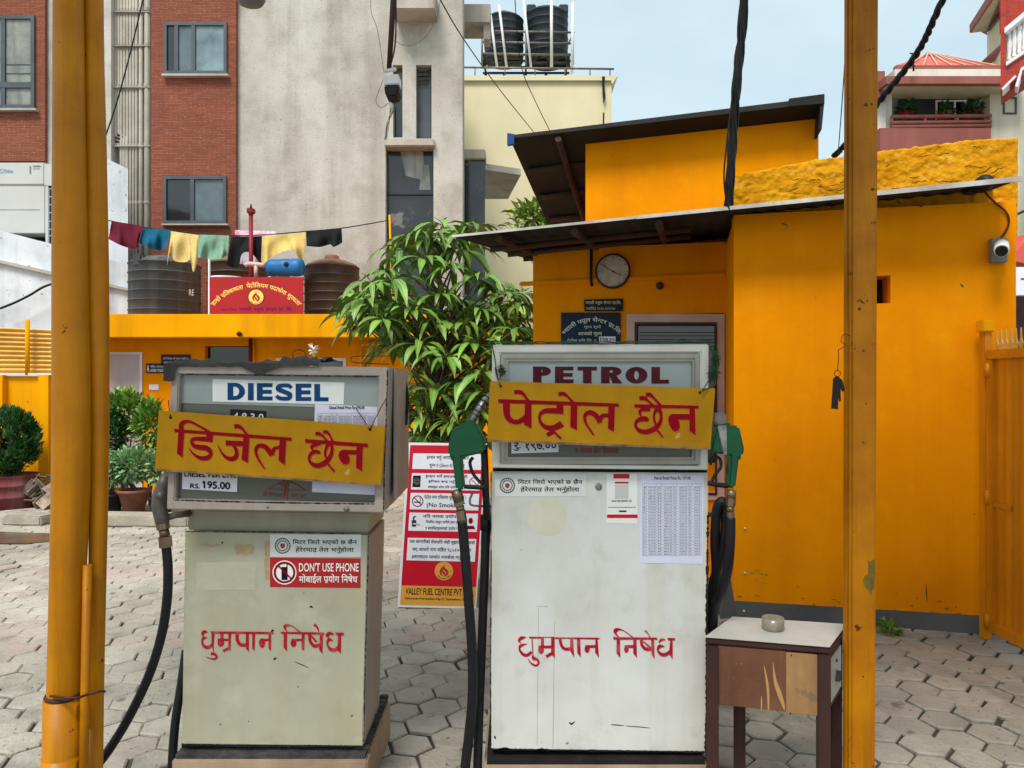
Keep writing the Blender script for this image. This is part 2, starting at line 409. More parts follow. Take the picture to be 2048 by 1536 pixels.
m_gl_bay_refl = M('bay_glass_painted_reflections', S(26, 29, 33), S(48, 50, 54), 1.2, .12, spec=.6, coat=.25, spots=[(S(112, 108, 104), 1.1, .60, 1), (S(66, 60, 56), 2.4, .62, 1)])  # blotches are building reflections painted into the tinted glass colour
m_pvc = M('weathered_pipe', S(180, 174, 162), S(150, 145, 134), 1.5, .6, streak=(S(110, 104, 96), .6, 4))
m_pvc_w = M('white_pipe', S(224, 222, 218), S(206, 204, 200), 3, .5)
m_black = M('black_rubber', S(20, 20, 22), S(30, 30, 32), 30, .55)
m_blackm = M('black_metal', S(26, 24, 24), S(44, 38, 34), 8, .5, metal=.3)
m_hose = M('black_hose', S(19, 19, 22), S(28, 28, 32), 40, .42, bump=.15, bscale=300)
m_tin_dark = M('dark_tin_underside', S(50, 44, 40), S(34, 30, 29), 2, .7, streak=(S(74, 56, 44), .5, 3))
m_tin_edge = M('pale_tin_edge', S(204, 204, 200), S(160, 158, 152), 4, .6, spec=.15, spots=[(S(120, 96, 76), 9, .64, .6)])
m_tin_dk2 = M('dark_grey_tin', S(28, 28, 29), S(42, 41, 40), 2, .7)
m_rust = M('rusty_pipe', S(84, 58, 44), S(58, 42, 34), 6, .8)
m_pink = M('pale_pink_paint', S(206, 178, 168), S(190, 160, 150), 4, .6)
m_door = M('pale_lilac_door', S(196, 186, 190), S(180, 170, 176), 2, .6, streak=(S(150, 140, 146), .5, 4))
m_tankblk = M('black_plastic_tank', S(30, 38, 44), S(42, 50, 56), 2, .5, streak=(S(74, 80, 84), .5, 4))
m_tankgry = M('grey_plastic_tank', S(78, 82, 84), S(64, 68, 70), 2, .6, streak=(S(130, 132, 132), .6, 4), spots=[(S(140, 142, 140), 9, .70, .6)])
m_tankbrn = M('brown_plastic_tank', S(62, 50, 42), S(78, 62, 50), 2, .6, streak=(S(46, 38, 34), .6, 4))
m_tanktop = M('faded_orange_tank_top', S(140, 98, 74), S(104, 76, 58), 4, .7)
m_bluedrum = M('blue_plastic_drum', S(28, 92, 150), S(40, 110, 166), 4, .45)
m_red = M('red_sign_paint', S(178, 30, 36), S(160, 36, 38), 3, .45)
m_redpole = M('dark_red_paint', S(140, 24, 40), S(120, 18, 34), 6, .5)
m_flexred = M('glossy_red_banner', S(198, 8, 38), S(188, 8, 34), 3, .35)
m_flexw = M('white_banner_print', S(226, 228, 236), S(216, 218, 226), 5, .4)
m_flexy = M('amber_banner_print', S(222, 160, 60), S(210, 148, 52), 4, .4)
m_ink = M('black_ink', S(24, 24, 34), None, rough=.5, spec=.08)
m_inkred = M('sign_red_ink', S(138, 4, 20), S(122, 3, 16), 30, .45, spec=.08)
m_inkred2 = M('thin_brushed_red_paint', S(166, 22, 40), S(190, 90, 96), 26, .5, lo=.5, hi=.75, spec=.08)
m_inkpink = M('pink_outline_paint', S(206, 112, 62), None, rough=.5, spec=.08)
m_inkwhite = M('white_ink', S(236, 234, 230), None, rough=.5, spec=.08)
m_inkyel = M('yellow_ink', S(250, 214, 110), None, rough=.5, spec=.08)
m_inkblue = M('navy_ink', S(22, 60, 110), S(28, 70, 118), 20, .45, spec=.08)
m_inkmar = M('maroon_ink', S(64, 22, 30), S(80, 30, 38), 20, .45, spec=.08)
m_inkviol = M('violet_ink', S(88, 36, 96), None, rough=.5, spec=.08)
m_inkfaint = M('faded_red_print', S(150, 62, 58), S(120, 80, 72), 40, .6, spec=.08)
m_teal = M('teal_logo_ink', S(60, 150, 180), None, rough=.5)
m_board = M('yellow_sign_board', S(176, 130, 6), S(156, 110, 3), 5, .5, spec=.15, spots=[(S(150, 118, 40), 13, .70, .7), (S(206, 182, 120), 6, .715, .6)], streak=(S(160, 118, 12), .4, 6))
m_board_edge = M('weathered_board_edge', S(150, 118, 80), S(96, 78, 56), 20, .8)
m_pumpd = M('beige_pump_paint', S(176, 174, 152), S(165, 163, 141), 3.5, .42, spec=.2, spots=[(S(86, 76, 58), 19, .70), (S(168, 158, 126), 3.0, .58, .55), (S(140, 134, 112), 9, .64, .35), (S(214, 212, 196), 5, .63, .4)], streak=(S(160, 152, 126), .6, 6))
m_pumpf = M('greyish_pink_frame_paint', S(170, 158, 148), S(154, 142, 132), 5, .45, spots=[(S(96, 84, 74), 26, .69, .8)], streak=(S(140, 128, 118), .6, 10))
m_pumpw = M('white_pump_paint', S(212, 212, 208), S(200, 200, 194), 3, .38, spec=.22, spots=[(S(178, 176, 156), 2.6, .60, .45), (S(150, 146, 130), 8, .65, .4), (S(84, 76, 62), 24, .71, .8)], streak=(S(182, 176, 152), .6, 7))
m_alu = M('aluminium_frame', S(166, 162, 152), S(146, 142, 134), 5, .35, metal=.4, streak=(S(118, 114, 104), .5, 6))
m_panel = M('grey_glass_sign_panel', S(148, 158, 156), S(136, 146, 144), 3, .22, spec=.7)
m_dial = M('dark_olive_dial_glass', S(92, 96, 84), S(76, 80, 70), 3, .2, spec=.7)
m_plinth = M('brown_stone_plinth', S(176, 154, 130), S(150, 126, 104), 4, .5, streak=(S(110, 94, 78), .5, 4))
m_grime = M('black_grime', S(22, 21, 20), S(36, 32, 30), 20, .9)
m_mortar = M('dark_mortar', S(78, 76, 74), S(54, 52, 52), 14, .95, bump=.8, bscale=40)
m_paper = M('white_paper', S(232, 232, 240), S(224, 224, 234), 6, .6)
m_paper_l = M('lilac_tinted_paper', S(214, 214, 232), S(206, 206, 226), 6, .6)
m_sign_w = M('white_sticker', S(228, 230, 226), S(220, 222, 218), 6, .4)
m_sticker_g = M('pale_grey_sticker', S(212, 214, 210), S(204, 206, 202), 6, .4)
m_stain = M('old_glue_stain', S(196, 194, 172), S(206, 204, 186), 9, .5)
m_ghost = M('label_ghost_paint', S(184, 182, 162), S(172, 170, 148), 9, .5)
m_stain2 = M('brown_tape_residue', S(160, 136, 100), S(176, 156, 122), 30, .6)
m_green = M('green_nozzle_plastic', S(8, 84, 52), S(6, 72, 44), 8, .35, coat=.2)
m_brass = M('worn_brass', S(146, 126, 100), S(112, 96, 78), 20, .4, metal=.7)
m_steel = M('scuffed_steel', S(170, 168, 164), S(110, 108, 106), 16, .35, metal=.8)
m_steel_d = M('dull_grey_cast_metal', S(128, 122, 116), S(98, 92, 88), 14, .5, metal=.5)
m_wire = M('thin_red_brown_wire', S(96, 34, 30), S(70, 30, 28), 30, .6)
m_twine = M('green_twine', S(52, 78, 48), S(40, 62, 38), 30, .8)
m_tarp = M('black_tarp', S(34, 33, 33), S(52, 50, 48), 10, .6, bump=.3, bscale=60)
m_wood = M('reddish_plywood', S(120, 82, 60), S(98, 64, 48), 4, .6, spec=.15, streak=(S(84, 50, 38), .8, 24), spots=[(S(90, 62, 48), 7, .60, .5), (S(160, 118, 84), 30, .66, .6)])
m_woodp = M('pale_peeled_plywood', S(164, 126, 84), S(138, 102, 68), 5, .65, spec=.12, streak=(S(116, 84, 58), .6, 16), spots=[(S(110, 96, 80), 7, .62, .7)])
m_wooddk = M('dark_brown_wood', S(72, 44, 38), S(56, 34, 32), 5, .5, streak=(S(40, 24, 22), .5, 16))
m_woodl = M('torn_veneer_wood', S(178, 134, 88), None, rough=.6)
m_lamin = M('white_laminate', S(192, 192, 186), S(176, 176, 170), 6, .35, spots=[(S(150, 146, 136), 14, .71, .6)])
m_glassw = M('dirty_glass', S(168, 158, 136), S(136, 126, 106), 16, .15, spec=.8, alpha=.72)
m_ash = M('grey_ash', S(70, 68, 62), S(96, 92, 84), 40, .9)
m_soil = M('joint_soil', S(84, 78, 70), S(56, 52, 47), 3, 1, spots=[(S(64, 78, 46), 2.2, .62, .6)])
m_ground = M('concrete_yard', S(150, 146, 138), S(126, 122, 116), .6, .9, bump=.3)
m_kerb = M('worn_kerb_concrete', S(170, 162, 146), S(140, 132, 118), 4, .9, bump=.5, bscale=20)
m_terra = M('terracotta_pot', S(150, 96, 78), S(120, 76, 62), 8, .85)
m_drum = M('rusty_maroon_drum', S(124, 52, 58), S(96, 44, 46), 5, .7, streak=(S(160, 120, 112), .6, 5), spots=[(S(70, 44, 36), 8, .62, .8)])
m_galv = M('yellow_corrugated_sheet', S(226, 180, 92), S(204, 156, 70), 3, .6, streak=(S(240, 206, 130), .5, 4))
m_ac = M('pale_grey_casing', S(196, 196, 192), S(186, 186, 182), 1.5, .5)
m_solar = M('dark_solar_glass', S(28, 44, 58), S(36, 54, 68), 6, .2)
m_clock = M('aged_clock_face', S(204, 196, 176), S(156, 146, 128), 9, .4, spots=[(S(130, 118, 100), 22, .60, .6)])
m_signblue = M('dark_teal_sign', S(14, 40, 62), S(10, 32, 50), 4, .6)
m_signdk = M('dark_weathered_plate', S(46, 40, 32), S(34, 30, 26), 10, .7)
m_signnavy = M('navy_plastic_sign', S(30, 24, 60), S(24, 20, 50), 4, .4)
m_crack = M('dark_crack', S(118, 74, 12), S(84, 52, 10), 30, .95, spec=.02)
m_mud = M('dried_mud', S(176, 112, 22), S(150, 96, 26), 30, .9, spec=.05)
m_gate = M('orange_gate_paint', S(222, 140, 8), S(204, 122, 6), 2, .45, streak=(S(140, 78, 10), .5, 8), spots=[(S(110, 56, 14), 12, .72)])
m_rooft = M('red_roof_tiles', S(206, 96, 84), S(186, 76, 68), 2, .8, streak=(S(236, 190, 176), .4, 3))
m_balus = M('white_balusters', S(228, 228, 230), S(214, 214, 216), 3, .6)
m_soffit = M('beige_soffit', S(206, 190, 164), S(190, 174, 150), 2, .8)
m_pot = M('red_plastic_pot', S(190, 30, 44), S(170, 24, 38), 6, .5)
m_camw = M('white_camera_plastic', S(226, 226, 226), S(214, 214, 214), 9, .35)
m_camg = M('grey_box_plastic', S(128, 130, 124), S(112, 114, 108), 9, .5)
m_leaf = M('mango_leaf', S(122, 158, 54), S(74, 114, 42), 2.2, .46, island=.42, attr=('rib', S(150, 178, 96)), spots=[(S(158, 148, 66), 7, .66, .8)], spec=.45)
m_leaf_y = M('young_green_leaf', S(116, 152, 44), S(84, 124, 36), 3, .45, island=.35)
m_leaf_c = M('croton_leaf', S(138, 166, 66), S(82, 128, 48), 5, .45, island=.4)
m_leaf_v = M('variegated_leaf', S(92, 136, 78), S(150, 178, 132), 9, .5, island=.4)
m_leaf_d = M('dark_thuja_leaf', S(56, 104, 50), S(34, 74, 36), 4, .65, island=.4)
m_leaf_p = M('pale_distant_leaf', S(140, 162, 76), S(96, 128, 54), 2, .6, island=.4)
m_bark = M('grey_brown_bark', S(112, 98, 82), S(84, 72, 60), 12, .9, bump=.5)
m_petal = M('white_petal', S(240, 238, 226), None, rough=.6)
m_debris = M('brown_scrap', S(96, 74, 60), S(150, 138, 124), 6, .9, island=.5)
def cloth(name, c, c2=None): return M(name, c, c2 or tuple(v * .8 for v in c), 14, .9)
m_pav = M('grey_hex_paver', S(186, 179, 165), S(160, 154, 141), 2.2, .9, spec=.12, bump=.6, bscale=40, island=.10, attr=('pink', S(176, 146, 138)), spots=[(S(104, 99, 92), .8, .54, .59), (S(206, 200, 186), 1.6, .60, .45), (S(96, 90, 80), 5, .62, .55), (S(70, 66, 62), 26, .64, .7), (S(74, 70, 66), 1.9, .66, .6)])
m_wet = M('wet_brown_stain', S(92, 76, 66), S(112, 92, 78), 3, .18, spec=.7)

# ================================================================ GROUND
g = MB(); g.add([(-200, -200, -.03), (200, -200, -.03), (200, 400, -.03), (-200, 400, -.03)], [[0, 1, 2, 3]])
tag(g.build('ground', m_ground), kind='structure')
g = MB(); g.add([(-9.5, 1, -.014), (6.5, 1, -.014), (6.5, 11.4, -.014), (-9.5, 11.4, -.014)], [[0, 1, 2, 3]])
tag(g.build('joint_soil', m_soil), kind='structure')
rng = random.Random(7)
pv = MB(); pink = []
Rh = .108; ca, sa = math.cos(R(-13)), math.sin(R(-13))
for i in range(-74, 74):
    for j in range(-72, 84):
        x0, y0 = i * 1.5 * Rh, (j + (i % 2) * .5) * math.sqrt(3) * Rh
        x, y = x0 * ca - y0 * sa, x0 * sa + y0 * ca + 5
        if not (2.2 < y < 11.2 and -9 < x < 6): continue
        if y > 4.95 - (x - 1.44) * .231 + .05 and 1.4 < x < 2.98: continue
        left = max(0, min(1, (1.0 - x) / 1.2)) * max(0, min(1, (y - 3.2) / .8))
        gap = (.002 * left + .0055 * (1 - left)) * rng.uniform(.5, 1.8) + (rng.uniform(0, .012) if rng.random() < .12 else 0)
        r = Rh - gap; jx, jy = rng.gauss(0, .003), rng.gauss(0, .003); tz = rng.gauss(0, .003); tx, ty = rng.gauss(0, .008), rng.gauss(0, .008)
        rot = rng.gauss(0, .02); top = []; mid = []; bot = []
        for k in range(6):
            a = k * math.pi / 3 + R(-13) + rot; q = 1 + rng.gauss(0, .012)
            for lst, s_, z in ((top, .93, .0), (mid, 1.0, -.006), (bot, 1.0, -.03)):
                dx, dy = r * s_ * q * math.cos(a), r * s_ * q * math.sin(a)
                lst.append((x + jx + dx, y + jy + dy, z + tz + dx * tx + dy * ty))
        pv.add(top + mid + bot, [list(range(6))] + [[6 + k, 6 + (k + 1) % 6, (k + 1) % 6, k] for k in range(6)] + [[12 + k, 12 + (k + 1) % 6, 6 + (k + 1) % 6, 6 + k] for k in range(6)])
        pk = 1.0 if (x < 0 and (4.3 < y - .0 * x < 4.75 or 5.9 < y < 6.3) and rng.random() < .75) else (.7 if rng.random() < .02 else 0)
        pink += [pk * .38] * 18
pv.at['pink'] = pink
tag(pv.build('paving', m_pav), kind='structure')
# damp stain by the drum
g = MB(); g.add([(-7.2, 7.25, .008), (-4.6, 7.1, .008), (-4.3, 7.3, .008), (-4.7, 7.6, .008), (-5.6, 7.75, .008), (-7.2, 7.6, .008)], [[0, 1, 2, 3, 4, 5]])
tag(g.build('puddle', m_wet), kind='structure')
g = MB()
for (a, b, c, d_) in ((-4.75, 7.98, -3.45, 8.3), (-5.5, 8.05, -5.05, 8.3), (-3.3, 8.6, -1.9, 8.95)):
    g.prism([(a, b, .0), (c, b - .02, .0), (c, b - .02, .1), (a + .05, b, .12)], (0.04, d_ - b, 0))
k = g.build('kerb', m_kerb, bev=.015); tag(k, kind='structure')

# ================================================================ CONCRETE BUILDING
DB = 15.0; pl = FR(DB)
ub = lambda px: (px - CX) / F * DB
zb = lambda py: CAM.z + (CY - py) / F * DB
def wallholes(mb, O, u, n, us, zs, holes, th):
    U = sorted(set([us[0], us[1]] + [h[0] for h in holes] + [h[1] for h in holes])); Z = sorted(set([zs[0], zs[1]] + [h[2] for h in holes] + [h[3] for h in holes]))
    O, u, n = V(O), V(u).normalized(), V(n).normalized()
    for a, b in zip(U, U[1:]):
        for c, d in zip(Z, Z[1:]):
            mu, mz = (a + b) / 2, (c + d) / 2
            if any(h[0] < mu < h[1] and h[2] < mz < h[3] for h in holes): continue
            p = [O + u * a + V((0, 0, c)), O + u * b + V((0, 0, c)), O + u * b + V((0, 0, d)), O + u * a + V((0, 0, d))]
            mb.prism(p, -n * th)
cb = thing('concrete_building', (ub(560), DB, 0), 'tall grey aggregate concrete building with red tile strips behind the washing line', 'building')
hpx = [(786, 130, 805, 275), (832, 130, 863, 277), (771, 293, 867, 640), (222, -260, 307, 900)]
hol = [(ub(a), ub(c), zb(d), zb(b)) for a, b, c, d in hpx]
b = MB(); wallholes(b, (0, DB, 0), (1, 0, 0), (0, -1, 0), (ub(-500), ub(925)), (0, zb(-260)), hol, .35)
b.prism([(ub(-500), DB + .9, 0), (ub(920), DB + .9, 0), (ub(920), DB + .9, zb(-260)), (ub(-500), DB + .9, zb(-260))], (-.9, 7, 0))
b.box((ub(-500), DB + .352, 0), (ub(215), DB + .898, zb(-260))); b.box((ub(868), DB + .352, 0), (ub(923), DB + .898, zb(-260)))
b.box((ub(308), DB + .352, 0), (ub(330), DB + .898, zb(-260)))
b.build('wall', m_concrete, cb)
b = MB()
b.pb(pl, 302, -250, 472, 900, .10, .097); b.build('brick_panel', m_brick, cb)
b = MB(); b.pb(pl, -480, -250, 90, 322, .08, .077); b.build('brick_panel', m_brick, cb)
# pale drip strips and ledges
b = MB(); b.pb(pl, 768, 277, 869, 292, .14, .4); b.build('sill_band', m_concrete2, cb, bev=.02); b = MB(); b.pb(pl, 785, -30, 869, 18, .55, .6); b.build('ledge', m_concrete2, cb, bev=.02)
def window(parent, pl, x0, y0, x1, y1, cells, fw=5, off=.0, fm=m_frame, rec=.04, sill=None, th=.1):
    f = MB(); xs = [x0 + (x1 - x0) * c for c in [c[0] for c in cells] + [1]]
    f.ring([pl.at(x0, y0, off), pl.at(x1, y0, off), pl.at(x1, y1, off), pl.at(x0, y1, off)],
           [pl.at(x0 + fw, y0 + fw, off), pl.at(x1 - fw, y0 + fw, off), pl.at(x1 - fw, y1 - fw, off), pl.at(x0 + fw, y1 - fw, off)], -pl.n * th)
    for q in xs[1:-1]: f.pb(pl, q - fw * .6, y0 + fw, q + fw * .6, y1 - fw, off - .004, th * .6)
    fo = f.build('window', fm, parent)
    for (c0, mt), x, xe in zip(cells, xs, xs[1:]):
        p = MB(); p.pb(pl, max(x, x0 + fw * .8), y0 + fw * .8, min(xe, x1 - fw * .8), y1 - fw * .8, off - rec, .01); p.build('pane', mt, fo)
    if sill:
        s_ = MB(); s_.pb(pl, x0 - 4, y1, x1 + 3, y1 + sill, off + .06, .12); s_.build('sill', m_concrete2, fo)
    return fo
plb = FR(DB - .10)
window(cb, plb, 327, 44, 453, 147, [(0, m_gl_dark), (.2, m_gl_blue), (.47, m_gl_teal)], 6, .05, sill=4)
window(cb, plb, 326, 352, 452, 447, [(0, m_gl_dark), (.46, m_gl_blue)], 6, .05, sill=3)
wf = window(cb, FR(DB - .08), -30, 30, 68, 216, [(0, m_gl_curt), (.36, m_gl_curt)], 7, .05, sill=4)
b = MB(); b.pb(FR(DB - .08), -24, 164, 61, 175, .052, .05)
for yy in (128, 146): b.pb(FR(DB - .08), 8, yy, 60, yy + 1.5, .02, .01)
b.build('glazing_bar', m_frame, wf)
pr = FR(DB + .16)
window(cb, pr, 784, 128, 807, 278, [(0, m_gl_bay_refl)], 3, 0, m_frame_d)
wv = window(cb, pr, 830, 128, 865, 280, [(0, m_frame)], 4, 0, m_frame_d)
b = MB()
for k in range(4): b.prism([pr.at(837, 137 + k * 9, .03), pr.at(857, 137 + k * 9, .03), pr.at(857, 143 + k * 9, .0), pr.at(837, 143 + k * 9, .0)], (0, .01, 0))
b.build('louvre', m_gl_dark, wv)
bay = window(cb, pr, 769, 291, 869, 642, [(0, m_gl_bay_refl)], 4, 0, m_frame_d)
b = MB(); b.pb(pr, 772, 385, 866, 389, .01, .03); b.build('glazing_bar', m_frame_d, bay)
b = MB(); b.pp(pr, [(800, 300), (846, 298), (851, 362), (812, 352)], -.028, .004); b.pp(pr, [(846, 330), (858, 330), (861, 380), (838, 380)], -.027, .003); b.build('blind', m_gl_curt, bay)
X_ = lambda px, d: (px - CX) / F * d
Z_ = lambda py, d: CAM.z + (CY - py) / F * d
# side bay and slab on the right flank
b = MB(); b.box((X_(905, 16.2), 16.2, Z_(700, 16.2)), (X_(970, 16.2), 16.6, Z_(318, 16.2))); b.build('side_bay', m_gl_bay_refl, cb)
b = MB(); b.box((X_(905, 16.1), 16.1, Z_(318, 16.1) + .003), (X_(971, 16.1), 16.7, Z_(298, 16.1))); b.build('side_bay_cap', m_concrete2, cb, bev=.02)
b = MB(); b.box((X_(905, 16.4), 16.4, Z_(44, 16.4)), (X_(981, 16.4), 17.2, Z_(8, 16.4)))
b.box((X_(967, 16.5), 16.5, Z_(78, 16.5)), (X_(980, 16.5), 16.9, Z_(44, 16.5) - .003)); b.build('roof_ledge', m_concrete2, cb)
b = MB(); b.prism([P(960, 338, 17), P(1042, 350, 17), P(1016, 398, 19.2), P(960, 398, 19.2)], (0, 0, .14)); b.build('awning_slab', m_concrete2, cb)
# riser pipes in the recessed shaft
plp = FR(DB + .24)
riser = MB(); riser.box((ub(216), DB + .27, 0), (ub(307.5), DB + .345, zb(-260))); riser.build('shaft_wall', m_concrete2, cb)
for k, (px, r, yb) in enumerate([(226, .028, 277), (231, .028, 272), (237, .028, 268), (243, .028, 900), (249, .028, 900), (255, .028, 900), (261, .028, 900), (267, .028, 900), (273, .028, 900), (282, .045, 900), (295, .062, 900)]):
    pt = [P(px, -300, DB + .15), P(px, min(yb, 500), DB + .15)] if yb < 500 else [P(px, -300, DB + .15), P(px, 900, DB + .15)]
    if yb < 500: pt += [P(px + 16, yb + 6, DB + .15), P(px + 16, 900, DB + .15)]
    t = MB(); t.tube(pt, r, 10)
    for yy in (20, 92, 172, 290, 405): t.lathe(P(px, yy, DB + .15), [(r * 1.18, -.03), (r * 1.18, .03)], 10)
    t.build('riser_pipe', m_pvc, cb)
for yy in (22, 90, 173, 291):
    b = MB(); b.pb(plp, 220, yy, 300, yy + 1.6, .16, .12); b.build('pipe_bracket', m_pvc, cb)

# ================================================================ CREAM BUILDING WITH ROOF TANKS
DC = 24.0
cr_b = thing('cream_building', P(1080, 768, DC) * 1, 'blank cream plastered building carrying two black tanks on its roof', 'building'); cr_b.location.z = 0
X = lambda px, d: (px - CX) / F * d
Z = lambda py, d: CAM.z + (CY - py) / F * d
b = MB(); b.box((X(860, DC), DC, 0), (X(1223, DC), DC + 9, Z(160, DC))); b.build('wall', m_cream, cr_b)
b = MB(); b.prism([P(860, 151, DC - .1), P(1236, 151, DC - .1), P(1224, 168, DC - .1), P(1222, 160.5, DC - .1), P(860, 160.5, DC - .1)], (0, 9.3, 0)); b.build('parapet', m_cream, cr_b)
b = MB(); b.pp(FR(DC), [(1204, 153), (1210, 153), (1209, 175), (1211, 195), (1207, 209), (1205, 190)], .112, .008)
b.pp(FR(DC), [(1206, 225), (1209, 225), (1208, 255), (1205, 262)], .006, .004); b.build('water_stain', m_grime, cr_b)
b = MB(); z0 = Z(136, DC)
b.tube([P(860, 134, DC + .2), P(1228, 138, DC + .2)], .035, 8)
for px in (950, 1010, 1070, 1130, 1180, 1220): b.tube([P(px, 152, DC + .2), P(px, 136, DC + .2)], .02, 6)
b.build('handrail', m_steel_d, cr_b)
st = thing('tank_stand', P(1060, 150, 26), 'steel frame platform with white rails holding the two black roof tanks', 'tank stand')
D2 = 26.0
b = MB()
for px in (970, 1008, 1052, 1094, 1134):
    for dd in (D2 - .75, D2 + .75): b.tube([P(px, 152, D2) + V((0, dd - D2, 0)), V((X(px, D2), dd, Z(127, D2)))], .05, 6)
for dd in (D2 - .75, D2 - .25, D2 + .25, D2 + .75): b.box((X(964, D2), dd - .04, Z(130, D2)), (X(1142, D2), dd + .04, Z(126.5, D2)))
for px in (970, 1052, 1134): b.box((X(px - 2, D2), D2 - .8, Z(132, D2)), (X(px + 2, D2), D2 + .8, Z(130.2, D2)))
for px in (985, 1068, 1110): b.tube([V((X(px - 18, D2), D2 - .75, Z(152, D2))), V((X(px + 12, D2), D2 - .75, Z(130, D2)))], .035, 6)
b.build('platform', m_blackm, st)
b = MB()
for yy in (62, 84, 107): b.tube([P(964, yy, D2 - 1), P(1146, yy + 3, D2 - 1)], .035, 6)
for px in (964, 1052, 1146): b.tube([P(px, 60, D2 - 1), P(px, 130, D2 - 1)], .035, 6)
b.tube([P(1133, 95, D2 - 1), P(1148, 64, D2 - 1)], .03, 6); b.build('railing', m_steel_d, st)
for a, c in (((981, 30), (994, 133)), ((998, 10), (1013, 133)), ((1047, 0), (1062, 133)), ((1103, -20), (1103, 133)), ((1146, 5), (1144, 148))):
    b = MB(); b.tube([P(*a, D2 - 1.15), P(*c, D2 - 1.15)], .05 if a[0] > 1100 else .04, 8); b.build('water_pipe', m_pvc_w, st)
def tank(name, px, ytop, ybot, wpx, d, mat, topmat, label, cat='water tank', group=None, top='dome', lid=True):
    r = wpx / F * d / 2; h = (ybot - ytop) / F * d; base = P(px, ybot, d)
    t = thing(name, base, label, cat, group)
    prof = [(r * .96, 0)]; nb = 6
    for k in range(nb):
        z0, z1 = h * .86 * k / nb, h * .86 * (k + 1) / nb
        prof += [(r * .985, z0 + .006 * h), (r * .99, z0 + .015 * h), (r * .99, z1 - .02 * h), (r * 1.012, z1 - .015 * h), (r * 1.012, z1 - .005 * h), (r * .985, z1)]
    m = MB(); m.lathe(base, prof + [(r * .93, h * .875)], 36); m.lathe(base, [(r * .96, 0), (0, 0)], 36); m.build('body', mat, t)
    m = MB(); m.lathe(base, [(r * .95, h * .872), (r * .9, h * .90), (r * .55, h * .965), (r * .3, h * .99), (0, h * .995)], 36)
    if lid: m.lathe(base, [(r * .26, h * .97), (r * .26, h * 1.04), (r * .2, h * 1.06), (0, h * 1.06)], 20)
    for k in range(8):
        a = k * math.pi / 4 + .3
        e = base + V((math.cos(a) * r * .9, math.sin(a) * r * .9, h * .89)); i_ = base + V((math.cos(a) * r * .3, math.sin(a) * r * .3, h * .985))
        m.tube([e, i_], r * .035, 6)
    m.build('lid', topmat, t)
    return t
t1 = tank('water_tank', 1008, 30, 124, 78, D2, m_tankblk, m_tankblk, 'smaller black ribbed water tank, left on the cream roof', group='black tanks on the cream roof')
t2 = tank('water_tank', 1094, 18, 126, 84, D2, m_tankblk, m_tankblk, 'larger black ribbed water tank, right on the cream roof', group='black tanks on the cream roof', lid=False)
for q in (-.42, .42):
    b = MB(); b.box((t2.location.x + q * 1.32 - .16, D2 - .35, Z(34, D2)), (t2.location.x + q * 1.32 + .16, D2 - .05, Z(18, D2))); b.build('lifting_lug', m_tankblk, t2, bev=.03)

# ================================================================ RED ROOFED HOUSES ON THE RIGHT
DH = 22.0; ph = FR(DH)
h = thing('maroon_house', (X(1890, DH), DH, 0), 'maroon house with red tiled hip roof and a deep shaded balcony', 'house')
b = MB(); wallholes(b, (0, DH, 0), (1, 0, 0), (0, -1, 0), (X(1757, DH), X(2300, DH)), (0, Z(175, DH)), [(X(1784, DH), X(1980, DH), Z(262, DH), Z(176, DH))], .3)
b.prism([(X(1757, DH) + 1.2, DH + 2.4, 0), (X(2300, DH), DH + 2.4, 0), (X(2300, DH), DH + 2.4, Z(175, DH)), (X(1757, DH) + 1.2, DH + 2.4, Z(175, DH))], (3, 5, 0)); b.prism([(X(1757, DH), DH + .302, 0), (X(1757, DH) + 1.2, DH + 2.398, 0), (X(1757, DH) + 1.2, DH + 2.398, Z(175, DH)), (X(1757, DH), DH + .302, Z(175, DH))], (.3, 0, 0)); b.box((X(1757, DH), DH + .31, Z(262, DH) - .3), (X(1985, DH), DH + 2.39, Z(262, DH)))
b.build('wall', m_offwhite, h)
b = MB(); b.pb(ph, 1760, 256, 1982, 330, .25, .24); b.pp(ph, [(1740, 330), (1760, 300), (1760, 330)], .25, .2); b.build('balcony_front', m_maroon, h)
b = MB(); b.pb(ph, 1740, 142, 1770, 200, .3, .3); b.pb(ph, 1772, 152, 2060, 167, .75, 1.0); b.build('eave_band', m_maroon, h)
b = MB(); b.pb(ph, 1772, 167.5, 2060, 174, .55, .9); b.build('soffit', m_soffit, h)
b = MB(); b.pb(ph, 1790, 138, 2060, 152, .5, .9); b.build('parapet', m_offwhite, h)
b = MB(); zt = Z(116, 24.5); zr = Z(135, 22.6)
xa, xb_, ya, yb_ = X(1786, 22.6), X(2014, 22.6), 22.5, 28
rx0, rx1 = X(1858, 24), X(1868, 24)
for face in ([(xa, ya, zr), (xb_, ya, zr), (rx1, 24.2, zt), (rx0, 24.2, zt)], [(xb_, ya, zr), (xb_, yb_, zr), (rx1, 24.2, zt)], [(xb_, yb_, zr), (xa + 3.2, yb_, zr), (rx0, 24.2, zt), (rx1, 24.2, zt)], [(xa + 3.2, yb_, zr), (xa, ya, zr), (rx0, 24.2, zt)]):
    b.add(face, [list(range(len(face)))])
rf = b.build('roof', m_rooft, h)
b = MB()
for k in range(1, 8):
    t = k / 8; x0 = xa + (xb_ - xa) * t; x1 = rx0 + (rx1 - rx0) * t
    b.tube([(x0, ya, zr + .02), (x1, 24.1, zt + .02)], .02, 6)
b.build('tile_ridge', m_soffit, rf)
b = MB(); b.box((xa, ya - .1, zr - .14), (xb_, ya + .1, zr - .01)); b.build('gutter', m_maroon, rf)
